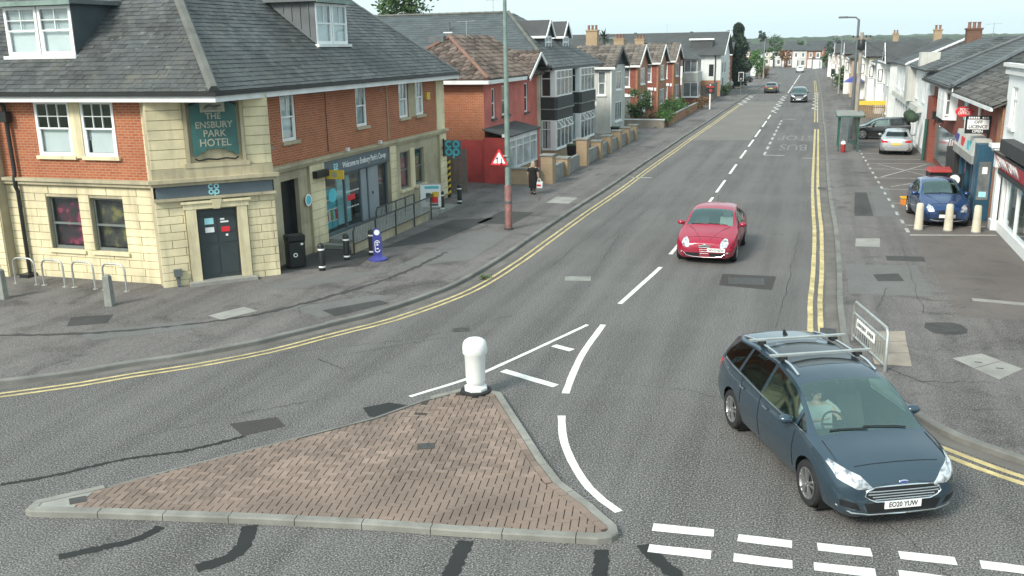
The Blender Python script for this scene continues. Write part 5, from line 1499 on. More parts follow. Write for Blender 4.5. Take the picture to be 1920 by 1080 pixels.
# projecting signs
ps = thing('post_office_sign', 'red oval post office sign projecting from the brick house', 'sign', (5.85, 43.5, 3.7))
ov = [(5.84 + .33 * cos(a), 3.69 + .215 * sin(a)) for a in [k * pi / 14 for k in range(28)]]
ob('board', MB().hexa([(x, 43.45, z) for x, z in ov], [(x, 43.55, z) for x, z in ov]), 'red_plastic', ps)
wall_text('lettering', 'POST\nOFFICE', .17, 'white_plastic', FS(43.45), 5.84, .003, 3.70, ps, depth=.004, line=.8, bold=.003, sx=.85)
ob('bracket', MB().box(6.1, 6.2, 43.48, 43.52, 3.66, 3.72), 'black', ps)
os_ = thing('off_licence_sign', 'black and white off licence board projecting above the shop fascia', 'sign', (5.8, 39.0, 3.5))
ob('board', MB().box(5.33, 6.19, 39.0, 39.1, 3.18, 3.84), 'black', os_)
ob('white_panel', MB().box(5.39, 6.13, 38.985, 39.0, 3.34, 3.70), 'white_plastic', os_)
for i in range(9): ob('print_mark', MB().box(5.42 + i * .078, 5.475 + i * .078, 38.99, 39.0, 3.735, 3.80), 'white_plastic', os_) if i != 5 else None
for body, z, s, m, d in (('OFF', 3.605, .16, 'black', .018), ('LICENCE', 3.43, .165, 'black', .018), ('OPEN', 3.26, .14, 'white_plastic', .005)):
    wall_text('lettering', body, s, m, FS(39.0), 5.76, d, z, os_, depth=.003, bold=.003)
ob('bracket', MB().box(6.1, 6.2, 39.05, 39.09, 3.0, 3.2), 'black', os_)

# brick house with hipped slate roof
rb = thing('brick_bay_house', 'red brick house with white bay window under a hipped slate roof', 'house', (8, 52, PZ))
wall(rb, fT, 47.0, 58.2, 0, 4.55, 'brick_red')
wall(rb, FS(46.95), XF, 15, 0, 4.55, 'brick_red')
bayp = [fT(48.4, 0, 0), fT(48.7, .55, 0), fT(51.4, .55, 0), fT(51.9, 0, 0)]
bo = ob('bay', MB().prism([p[:2] for p in bayp], 2.95, 4.4), 'white', rb)
for a, b, c, e in ((48.75, 50.0, 3.15, 4.25), (50.1, 51.35, 3.15, 4.25)): far_window(bo, Fr((XF - .555, 0), (0, 1), (-1, 0)), a, b, c, e, lites=1, transom=.35, sill=None)
far_window(bo, FS(48.55), 5.68, 6.15, 3.15, 4.25, lites=1, transom=.35, sill=None)
ob('pier', MB().box(56.0, 58.2, 0, .3, 0, 3.6, fT), 'brick_red', rb)
roof_plane(rb, [(5.65, 46.4, 4.55), (5.65, 58.8, 4.55), (11.4, 55.0, 7.3), (11.4, 51.0, 7.3)], 'slate', 'slate', w=.4, h=.26)
roof_plane(rb, [(17, 46.4, 4.55), (5.65, 46.4, 4.55), (11.4, 51.0, 7.3), (17, 51.0, 7.3)], 'slate', 'slate', w=.4, h=.26)
roof_plane(rb, [(5.65, 58.8, 4.55), (17, 58.8, 4.55), (17, 55.0, 7.3), (11.4, 55.0, 7.3)], 'none', 'slate_flat')
ob('roof_top', MB().quad((11.4, 51, 7.3), (17, 51, 7.3), (17, 55, 7.3), (11.4, 55, 7.3)), 'slate_flat', rb)
hm = MB(); hip_run((5.65, 46.4, 4.57), (11.4, 51, 7.32), .12, 16, hm); ob('hip_roll', hm, 'lead', rb)
hm = MB(); hip_run((5.65, 58.8, 4.57), (11.4, 55, 7.32), .12, 16, hm); ob('hip_roll', hm, 'lead', rb)
ob('gutter', MB().box(46.4, 58.8, .55, .66, 4.42, 4.55, fT), 'black', rb)
ob('fascia_board', MB().box(46.4, 58.8, .5, .55, 4.35, 4.5, fT), 'fascia', rb)
ob('shop_window', MB().box(48.0, 55.5, .02, .1, .5, 2.3, fT), 'glass_grey', rb)
ob('ivy_post', MB().tube([fT(56.8, .45, 0), fT(56.8, .4, 2.4)], .09, 8), 'shelter_green', rb)
for y in (52.9, 55.2): ob('satellite_box', MB().box(y, y + .4, 0, .3, 2.5, 2.9, fT), 'black', rb)

# white parade
wp = thing('white_parade', 'row of white two-storey shops with hipped slate roofs and brick chimney', 'building', (9, 72, PZ))
fP = FW(6.0)
wall(wp, fP, 58.6, 84, 2.6, 4.95, 'bright_white', [(61, 62.4, 3.1, 4.4), (65.5, 67.0, 3.1, 4.4), (70, 71.5, 3.1, 4.4), (75, 76.5, 3.1, 4.4), (80, 81.5, 3.1, 4.4)])
wall(wp, FS(58.6), 6.0, 16, 0, 4.95, 'bright_white')
for y in (61, 65.5, 70, 75, 80): far_window(wp, fP, y, y + 1.45, 3.1, 4.4, lites=2)
ob('bay', MB().box(67.5, 69.5, 0, .5, 2.75, 4.95, fP), 'grey_render', wp)
wall(wp, fP, 58.6, 84, 0, 2.6, 'bright_white', [(60 + i * 2.4, 61.3 + i * 2.4, .3, 2.2) for i in range(10)])
for i in range(10):
    far_window(wp, fP, 60 + i * 2.4, 61.3 + i * 2.4, .3, 2.2, lites=2, sill=None, pane='glass_grey')
ob('canopy', MB().hexa([fP(62, 0, 2.4), fP(84, 0, 2.4), fP(84, .3, 2.35), fP(62, .3, 2.35)], [fP(62, 0, 2.75), fP(84, 0, 2.75), fP(84, .25, 2.7), fP(62, .25, 2.7)]), 'grey_render', wp)
for y in (60.5, 63): ob('hanging_basket', MB().ball(fP(y, .6, 2.2), .35, .35, .3, 8, 6), 'leaf_dark', wp)
roof_plane(wp, [(5.6, 58.2, 4.95), (5.6, 71, 4.95), (10, 68.4, 6.75), (10, 62.5, 6.75)], 'slate', 'slate', w=.5, h=.3)
roof_plane(wp, [(15, 58.2, 4.95), (5.6, 58.2, 4.95), (10, 62.5, 6.75), (15, 62.5, 6.75)], 'slate', 'slate', w=.5, h=.3)
roof_plane(wp, [(5.6, 71, 4.95), (5.6, 84.4, 4.95), (10, 80, 6.7), (10, 75, 6.7)], 'none', 'slate_flat')
roof_plane(wp, [(15, 71, 4.95), (5.6, 71, 4.95), (10, 75, 6.7), (15, 75, 6.7)], 'none', 'slate_flat')
ob('valley_wall', MB().box(5.8, 6.9, 63.4, 64.6, 4.95, 5.9), 'grey_render', wp)
chimney(wp, 9.9, 73, 5.6, 7.25, .45, .6, 3, 'brick_brown')
hm = MB(); hip_run((5.6, 71, 4.97), (10, 75, 6.72), .1, 12, hm); ob('hip_roll', hm, 'fascia', wp)
ob('sign_panel', MB().box(78, 83, .02, .1, 2.6, 3.0, fP), 'white_plastic', wp)

# houses further along on the shop side, stepping back to the bend
specs = [(86, 5.6, 'white_render', 'slate_flat', 'white fronted house with tall bays beyond the parade', 11), (98, 5.4, 'grey_render', 'tile_grey', 'pale grey house with brown tiled roof past the telegraph pole', 11), (110, 5.0, 'cream_render', 'slate_flat', 'cream house beyond the yellow topped fence', 11),
         (122, 3.6, 'tan_render', 'slate_flat', 'tan rendered gable house behind the tall lamp post', 12), (136, 4.2, 'cream_render', 'tile_grey', 'cream house with brown roof behind the shop-side signal', 11), (149, 3.6, 'brick_orange', 'tile_grey', 'small orange brick house beyond the shop-side signal', 11), (162, 3.2, 'cream_render', 'slate_flat', 'cream house far along the shop side', 11), (175, 2.6, 'brick_orange', 'tile_grey', 'brick house near the bend on the shop side', 11), (188, 2.0, 'cream_render', 'slate_flat', 'last cream house before the bend on the shop side', 11)]
for (Y, X, wm, rm, lab, W), ZE in zip(specs, (4.9, 4.55, 5.05, 4.7, 4.3, 4.9, 4.5, 4.8, 4.4)):
    h = thing('street_house', lab, 'house', (X + 4, Y + 5, PZ), None, 'houses along the far shop side')
    f = FW(X)
    wall(h, FS(Y), X, X + 9, 0, ZE, wm, [(X + .6, X + 1.5, 3.0, 4.2)])
    far_window(h, FS(Y), X + .6, X + 1.5, 3.0, 4.2)
    hs = [(Y + 1, Y + 2.6, 3.0, 4.3), (Y + 5.5, Y + 7.1, 3.0, 4.3), (Y + 1, Y + 2.8, .6, 2.1), (Y + 5.2, Y + 7.2, .6, 2.1)]
    wall(h, f, Y, Y + W - 1.2, 0, ZE, wm, hs)
    for a, b, c, e in hs: far_window(h, f, a, b, c, e, lites=2)
    ob('bay', MB().box(Y + 8, Y + 9.6, 0, .6, 0, ZE - .3, f), 'white', h)
    far_window(h, Fr((X, Y + 8), (1, 0), (0, -1)), -.5, -.1, 3.0, 4.1)
    Ye, Zr = Y + W - 1.2, ZE + 1.9
    roof_plane(h, [(X - .4, Y - .4, ZE), (X - .4, Ye + .4, ZE), (X + 4.5, Ye - 3.4, Zr), (X + 4.5, Y + 3.6, Zr)], 'none', rm)
    roof_plane(h, [(X + 9.4, Y - .4, ZE), (X - .4, Y - .4, ZE), (X + 4.5, Y + 3.6, Zr)], 'none', rm)
    roof_plane(h, [(X - .4, Ye + .4, ZE), (X + 9.4, Ye + .4, ZE), (X + 4.5, Ye - 3.4, Zr)], 'none', rm)
    roof_plane(h, [(X + 9.4, Ye + .4, ZE), (X + 9.4, Y - .4, ZE), (X + 4.5, Y + 3.6, Zr), (X + 4.5, Ye - 3.4, Zr)], 'none', rm)
    ob('gutter', MB().box(Y - .4, Ye + .4, .4, .5, ZE - .12, ZE, f), 'fascia', h)
    if Y in (98, 136): chimney(h, X + 5.2, Y + 3.4, 6.0, 7.5, .35, .5, 2, 'brick_buff')
    if Y in (86, 110, 149, 175):        # front gable breaks the eaves
        ym = Y + 3.2
        ob('gable', MB().hexa([(X - .05, ym - 1.8, ZE), (X - .05, ym + 1.8, ZE), (X - .05, ym, ZE + 1.35)], [(X + 3.2, ym - 1.8, ZE), (X + 3.2, ym + 1.8, ZE), (X + 3.2, ym, ZE + 1.35)]), wm, h)
        roof_plane(h, [(X - .35, ym - 2.1, ZE - .1), (X + 3.4, ym - 2.1, ZE - .1), (X + 3.4, ym, ZE + 1.5), (X - .35, ym, ZE + 1.5)], 'none', rm)
        roof_plane(h, [(X - .35, ym + 2.1, ZE - .1), (X + 3.4, ym + 2.1, ZE - .1), (X + 3.4, ym, ZE + 1.5), (X - .35, ym, ZE + 1.5)], 'none', rm)
        barge(h, [(X - .38, ym - 2.1, ZE - .1), (X - .38, ym, ZE + 1.5), (X - .38, ym + 2.1, ZE - .1)], 'fascia', .06, .2)
aerial(wp, 11.2, 73.5, 6.6)
# ------------------------------------------------------------------ cars
from mathutils.bvhtree import BVHTree
def car_paint(name, col, rough=.22, metal=.4, coat=.8):
    b = NB(name, rough, metal, .5)
    b.p.inputs['Coat Weight'].default_value = coat
    b.p.inputs['Coat Roughness'].default_value = .06
    n = b.noise(3.0, 4, vec=b.objpos())
    c = b.mix(b.ramp(n, [(.35, 0.), (.75, .35)]), col, scl(col, .75))
    sx = b.n('SeparateXYZ'); b.l(b.objpos(), sx.inputs[0])
    low = b.ramp(sx.outputs[2], [(.18, 1.), (.55, 0.)])      # road dirt thrown up on the sills
    dn = b.mix(1., low, b.ramp(b.noise(6, 5, vec=b.objpos()), [(.3, .1), (.7, .55)]), 'MULTIPLY')
    b.color(b.mix(dn, c, (.13, .12, .105)))
    return b.m
def interp(tab, x):
    """smooth curve through (x, value) pairs given from front to rear"""
    T = sorted(tab)
    if x <= T[0][0]: return T[0][1]
    if x >= T[-1][0]: return T[-1][1]
    for i in range(len(T) - 1):
        if T[i][0] <= x <= T[i + 1][0]: break
    def slope(j):
        if j == 0 or j == len(T) - 1: return 0. if len(T) < 3 else ((T[1][1] - T[0][1]) / (T[1][0] - T[0][0]) if j == 0 else (T[-1][1] - T[-2][1]) / (T[-1][0] - T[-2][0]))
        a = (T[j][1] - T[j - 1][1]) / (T[j][0] - T[j - 1][0]); b = (T[j + 1][1] - T[j][1]) / (T[j + 1][0] - T[j][0])
        return 0. if a * b <= 0 else 2 * a * b / (a + b)
    (x0, y0), (x1, y1) = T[i], T[i + 1]
    h = x1 - x0; t = (x - x0) / h; m0, m1 = slope(i), slope(i + 1)
    return y0 * (1 + 2 * t) * (1 - t) ** 2 + m0 * h * t * (1 - t) ** 2 + y1 * t * t * (3 - 2 * t) + m1 * h * t * t * (t - 1)

def car_shell(S):
    """lofted shell; every face remembers which band of the section it came from"""
    bm = bmesh.new(); lay = bm.faces.layers.int.new('band')
    x0, x1 = S['zc'][-1][0], S['zc'][0][0]
    n = 96
    xs = []
    for i in range(n + 1):
        t = i / n
        t = t - .35 * sin(2 * pi * t) / (2 * pi)      # denser at both ends
        xs.append(x0 + (x1 - x0) * t)
    segs = [2, 4, 4, 7, 4, 4]
    rows = []
    for x in xs:
        g = lambda k: interp(S[k], x)
        zb, ws, wm, zm, wb, zbelt, wt, zte, zc = g('zb'), g('ws'), g('wm'), g('zm'), g('wb'), g('zbelt'), g('wt'), g('zte'), g('zc')
        zte = max(zte, zbelt + .004); zc = max(zc, zte + .002)
        C = [(ws - .10, zb), (ws, zb + .06), (wm, zm), (wb, zbelt), (wt, zte), (wt * .55, zte + (zc - zte) * .8), (0, zc)]
        pts = []
        for s in range(6):
            P0, P1, P2, P3 = C[max(s - 1, 0)], C[s], C[s + 1], C[min(s + 2, 6)]
            for j in range(segs[s]):
                t = j / segs[s]
                L = tuple(a + (b - a) * t for a, b in zip(P1, P2))
                K = tuple(.5 * (2 * b + (c - a) * t + (2 * a - 5 * b + 4 * c - d) * t * t + (3 * b - a - 3 * c + d) * t ** 3) for a, b, c, d in zip(P0, P1, P2, P3))
                w = (.3, .55, .6, .22, .5, .8)[s]
                pts.append(tuple(a + (b - a) * w for a, b in zip(L, K)))
        pts.append(C[6])
        rows.append([(x, y, z) for y, z in pts])
    m = len(rows[0])
    band = [s for s in range(6) for _ in range(segs[s])]
    V = {}
    def vert(i, j, side):
        if j == m - 1: side = 1
        k = (i, j, side)
        if k not in V:
            x, y, z = rows[i][j]
            V[k] = bm.verts.new((x, y * side, z))
        return V[k]
    for side in (1, -1):
        for i in range(n):
            for j in range(m - 1):
                q = [vert(i, j, side), vert(i + 1, j, side), vert(i + 1, j + 1, side), vert(i, j + 1, side)]
                if side < 0: q.reverse()
                f = bm.faces.new(q); f[lay] = band[j]
    for i in (0, n):
        ring = [vert(i, j, 1) for j in range(m)] + [vert(i, j, -1) for j in range(m - 2, -1, -1)]
        f = bm.faces.new(ring); f[lay] = 9
    under = [vert(i, 0, 1) for i in range(n + 1)] + [vert(i, 0, -1) for i in range(n, -1, -1)]
    for i in range(n):
        f = bm.faces.new([vert(i, 0, -1), vert(i + 1, 0, -1), vert(i + 1, 0, 1), vert(i, 0, 1)]); f[lay] = 8
    bmesh.ops.recalc_face_normals(bm, faces=bm.faces)
    return bm, lay

AX = {'side': (0, 2, 1), 'front': (1, 2, 0), 'top': (1, 0, 2)}
def patch(bm, lay, poly, view, bands, cond=lambda c: True, mirror=False):
    """cut a convex outline, seen from one side, into the shell; returns the faces inside it"""
    a, b, dax = AX[view]
    out = []
    for pl in ([poly, [(-u, v) for u, v in poly]] if mirror else [poly]):
        pl = ccw(pl)
        u0, u1 = min(p[0] for p in pl) - .1, max(p[0] for p in pl) + .1; v0, v1 = min(p[1] for p in pl) - .1, max(p[1] for p in pl) + .1
        def cand():
            r = []
            for f in bm.faces:
                if f[lay] not in bands: continue
                c = f.calc_center_median()
                if u0 < c[a] < u1 and v0 < c[b] < v1 and cond(c): r.append(f)
            return r
        for i, p in enumerate(pl):
            q = pl[(i + 1) % len(pl)]
            no = [0, 0, 0]; no[a] = q[1] - p[1]; no[b] = -(q[0] - p[0])
            co = [0, 0, 0]; co[a] = p[0]; co[b] = p[1]
            fs = cand()
            geom = set(fs)
            for f in fs: geom.update(f.edges); geom.update(f.verts)
            bmesh.ops.bisect_plane(bm, geom=list(geom), plane_co=co, plane_no=no, dist=1e-5)
        for f in cand():
            c = f.calc_center_median()
            if inpoly(c[a], c[b], pl): out.append(f)
    return out
def take(bm, faces, off=0.):
    """copy faces into a mesh of their own and remove them from the shell"""
    idx = {}; V = []; F = []
    for f in faces:
        t = []
        for v in f.verts:
            if v not in idx: idx[v] = len(V); V.append(v.co + v.normal * off)
            t.append(idx[v])
        F.append(t)
    return V, F
def mesh_from(name, V, F, mat, smooth=40):
    me = bpy.data.meshes.new(name); me.from_pydata([tuple(v) for v in V], [], F); me.materials.append(MAT[mat] if isinstance(mat, str) else mat)
    me.shade_smooth(); me.set_sharp_from_angle(angle=radians(smooth)); return me

def wheel(parent, x, y, r, w, spokes, side):
    """wheel (tyre) > rim"""
    mb = MB()
    prof = [(r * .66, -w / 2 * .9), (r * .8, -w / 2), (r * .95, -w / 2 * .92), (r, -w / 2 * .6), (r, w / 2 * .6), (r * .95, w / 2 * .92), (r * .8, w / 2), (r * .66, w / 2 * .9)]
    mb.lathe(prof, 30, (x, y, r), 'y', cap=False)
    t = ob('wheel', mb, 'rubber', parent, 50)
    rm = MB(); s = side
    rm.lathe([(r * .68, s * w * .46), (r * .64, s * w * .47), (r * .60, s * w * .36), (r * .60, -s * w * .3)], 30, (x, y, r), 'y', cap=False)
    rm.lathe([(r * .16, s * w * .40), (r * .14, s * w * .43), (.004, s * w * .44)], 16, (x, y, r), 'y')
    for k in range(spokes):
        a = 2 * pi * k / spokes + .3
        for da in (-.12, .12):
            ux, uz = cos(a + da * .4), sin(a + da * .4); vx, vz = cos(a + da * 1.6), sin(a + da * 1.6)
            p = Vector((x + ux * r * .12, y + s * w * .40, r + uz * r * .12)); q = Vector((x + vx * r * .64, y + s * w * .44, r + vz * r * .64))
            beam(rm, p, q, r * .075, .035)
    ob('rim', rm, 'alloy', t, 40)
    ob('brake_disc', MB().lathe([(r * .55, y + s * w * .1), (r * .55, y + s * w * .12)], 20, (x, 0, r), 'y'), 'iron', t)
    return t

def make_car(name, label, group, loc, heading, S, paint, plate=None, rear_plate=None, detail=2):
    root = thing(name, label, 'car', loc, heading, group)
    bm, lay = car_shell(S)
    bvh = BVHTree.FromBMesh(bm)
    xf = S['zc'][0][0]; xr = S['zc'][-1][0]
    def hit(o, d):
        r = bvh.ray_cast(Vector(o), Vector(d))
        return r[0]
    front = lambda y, z: hit((xf + 2, y, z), (-1, 0, 0))
    rear = lambda y, z: hit((xr - 2, y, z), (1, 0, 0))
    side = lambda x, z, s: hit((x, s * 3, z), (0, -s, 0))
    top = lambda x, y: hit((x, y, 4), (0, 0, -1))
    parts = []
    def P(nm, poly, view, bands, mat, cond=lambda c: True, mirror=False, off=0., split=False):
        f = patch(bm, lay, poly, view, bands, cond, mirror)
        if not f: return
        V, F = take(bm, f, off)
        if split:          # left and right as objects of their own
            for sg in (1, -1):
                ff = [g for g in f if g.calc_center_median().y * sg > 0]
                if ff:
                    V, F = take(bm, ff, off); parts.append((nm, V, F, mat))
        else: parts.append((nm, V, F, mat))
        bmesh.ops.delete(bm, geom=f, context='FACES_KEEP_BOUNDARY')
    # wheel arches
    ra = S['wr'] + .05
    for xw in S['axles']:
        pl = [(xw + ra * cos(k * pi / 9), S['wr'] + .01 + ra * sin(k * pi / 9)) for k in range(18)]
        f = patch(bm, lay, pl, 'side', (0, 1, 2), lambda c: abs(c.y) > .45)
        bmesh.ops.delete(bm, geom=f, context='FACES')
        f = [g for g in bm.faces if g[lay] == 8 and abs(g.calc_center_median().x - xw) < ra * .8]
        bmesh.ops.delete(bm, geom=f, context='FACES')
    for poly in S['side_glass']: P('side_window', poly[0], 'side', (3,), poly[1], split=True)
    P('windscreen', S['screen'], 'top', (4, 5), 'glass_car', lambda c: c.z > S['screen_z'])
    P('rear_window', S['rear_glass'], 'front', (4, 5, 3), S.get('rear_tint', 'glass_tint'), lambda c: c.x < S['rear_x'])
    for poly in S['head']: P('headlight', poly, 'front', (1, 2, 3, 4, 5, 9), 'lens', lambda c: c.x > S['head_x'], True, split=True)
    for poly in S['tail']: P('tail_light', poly, 'front', (1, 2, 3, 4, 5, 9), 'lens_red', lambda c: c.x < S['tail_x'], True, split=True)
    for poly in S['grille']: P('grille', poly, 'front', (1, 2, 3, 4, 5, 9), 'car_black', lambda c: c.x > S['grille_x'])
    for poly in S.get('black_low', []): P('bumper_trim', poly, 'front', (0, 1, 2, 3, 9), 'car_black', lambda c: c.x > S['grille_x'])
    for poly in S.get('rear_low', []): P('bumper_trim', poly, 'front', (0, 1, 2, 9), 'car_black', lambda c: c.x < S['tail_x'])
    if S.get('sunroof'): P('roof_glass', S['sunroof'], 'top', (4, 5), 'glass_tint', lambda c: c.z > 1.3)
    # body
    V, F = take(bm, list(bm.faces))
    body = ob('body', mesh_from('body', V, F, paint, 38), None, root)
    # dark lining just inside the shell
    keep = [f for f in bm.faces if f[lay] in (2, 3, 4, 5)]
    V, F = take(bm, keep, -.03)
    ob('lining', mesh_from('lining', V, F, 'car_inside'), None, root)
    bm.free()
    for nm, V, F, mat in parts: ob(nm, mesh_from(nm, V, F, mat, 50), None, root)
    # cabin
    zs = S['belt_z']
    cx0, cx1 = S['cabin']
    ww = interp(S['wb'], 0) - .1
    ob('floor_pan', MB().box(cx0, cx1 + .9, -ww, ww, .24, .34).box(cx1 + .15, cx1 + .55, -ww + .04, ww - .04, .34, zs - .12).box(cx0 - .05, cx0, -ww, ww, .34, zs - .02), 'car_inside', root)
    for (sx, sy, mat) in S['seats']:
        st = ob('seat', MB().rbox(sx - .25, sx + .25, sy - .24, sy + .24, .40, .58, .08), mat, root, 40)
        ob('seat_back', MB().hexa([(sx - .32, sy - .23, .52), (sx - .16, sy - .23, .52), (sx - .16, sy + .23, .52), (sx - .32, sy + .23, .52)], [(sx - .50, sy - .20, 1.10), (sx - .38, sy - .20, 1.10), (sx - .38, sy + .20, 1.10), (sx - .50, sy + .20, 1.10)]), mat, st)
        ob('headrest', MB().rbox(sx - .53, sx - .42, sy - .13, sy + .13, 1.13, 1.31, .04), mat, st, 40)
    if detail > 1:
        sw = MB(); c = Vector(S['wheel_at']);
        ring = [c + Vector((-.09 * sin(a) , .18 * cos(a), .16 * sin(a))) for a in [k * pi / 10 for k in range(21)]]
        sw.tube(ring, .016, 8); sw.tube([c + Vector((0, -.17, 0)), c + Vector((.03, 0, 0)), c + Vector((0, .17, 0))], .018, 6)
        ob('steering_wheel', sw, 'car_black', root, 60)
        # wipers
        for y0, y1 in ((.55, -.1), (-.05, -.62)):
            pts = [top(S['cowl'] - .02, y0)] + [top(S['cowl'] - .03 - .04 * t, y0 + (y1 - y0) * t) for t in (.25, .5, .75, 1)]
            if all(pts): ob('wiper', MB().tube([p + Vector((.01, 0, .015)) for p in pts], .011, 5), 'car_black', root)
    # wheels
    for xw in S['axles']:
        for s in (1, -1):
            yw = s * (interp(S['wm'], xw) - .115)
            wheel(root, xw, yw, S['wr'], .205, S.get('spokes', 5), s)
            aw = MB().lathe([(ra + .01, s * (interp(S['ws'], xw) + .0)), (ra + .01, s * .5), (ra * .3, s * .45)], 24, (xw, 0, S['wr'] + .01), 'y', cap=False)
            ob('wheel_arch', aw, 'car_black', root)
    # mirrors and handles
    mx, mz = S['mirror']
    for s in (1, -1):
        h = side(mx, mz, s)
        if h:
            c = (h.x - .02, h.y + s * .11, h.z + .03)
            mb = MB().ball(c, .085, .12, .075, 12, 8)
            m = ob('door_mirror', mb, paint, root, True)
            ob('mirror_stalk', MB().tube([h + Vector((0, -s * .02, -.02)), h + Vector((0, s * .07, 0))], .03, 6), 'car_black', m)
        for hx in S['handles']:
            h = side(hx, S['handle_z'], s)
            if h: ob('door_handle', MB().box(h.x - .09, h.x + .09, h.y - .012, h.y + s * .03, h.z - .014, h.z + .014), S.get('handle_mat', paint), root)
        # shut lines
        for x, za, zb_ in S['shut']:
            pts = [side(x + (zb_ - z) * S.get('shut_lean', 0), z, s) for z in [za + (zb_ - za) * k / 8 for k in range(9)]]
            pts = [p + Vector((0, s * .001, 0)) for p in pts if p]
            if len(pts) > 3: ob('shut_line', MB().tube(pts, .007, 4), 'car_black', root)
        if detail > 1 and S.get('waist'):
            pts = [side(x, z, s) for x, z in S['waist']]
            pts = [p + Vector((0, s * .004, 0)) for p in pts if p]
            if len(pts) > 3: ob('waist_trim', MB().tube(pts, S.get('waist_r', .012), 6), S.get('waist_mat', 'chrome'), root)
    for nm, mat, r, pts in S.get('front_lines', []):
        q = [front(y, z) for y, z in pts]
        q = [p + Vector((.006, 0, 0)) for p in q if p]
        if len(q) > 1: ob(nm, MB().tube(q, r, 6), mat, root, 60)
    for nm, mat, r, pts in S.get('top_lines', []):
        q = [top(x, y) for x, y in pts]
        q = [p + Vector((0, 0, .004)) for p in q if p]
        if len(q) > 1: ob(nm, MB().tube(q, r, 6), mat, root, 60)
    # number plates
    def plate_at(fn, y, z, txt, mat, sgn):
        h = fn(y, z)
        if not h: return
        x = h.x + sgn * .02
        pl = ob('number_plate', MB().box(min(x, x - sgn * .015), max(x, x - sgn * .015), y - .27, y + .27, z - .058, z + .058), mat, root)
        if txt:
            rot = Matrix.Rotation(sgn * pi / 2, 4, 'Z') @ Matrix.Rotation(pi / 2, 4, 'X')
            text('lettering', txt, .105, 'black', Matrix.Translation((x + sgn * .001, y, z - .002)) @ rot, pl, depth=.001, sx=.82, bold=.002)
    if plate: plate_at(front, S.get('plate_y', 0), S['plate_z'], plate, 'plate_white', 1)
    if rear_plate: plate_at(rear, 0, S['rplate_z'], rear_plate, 'plate_yellow', -1)
    return root, dict(front=front, rear=rear, side=side, top=top)

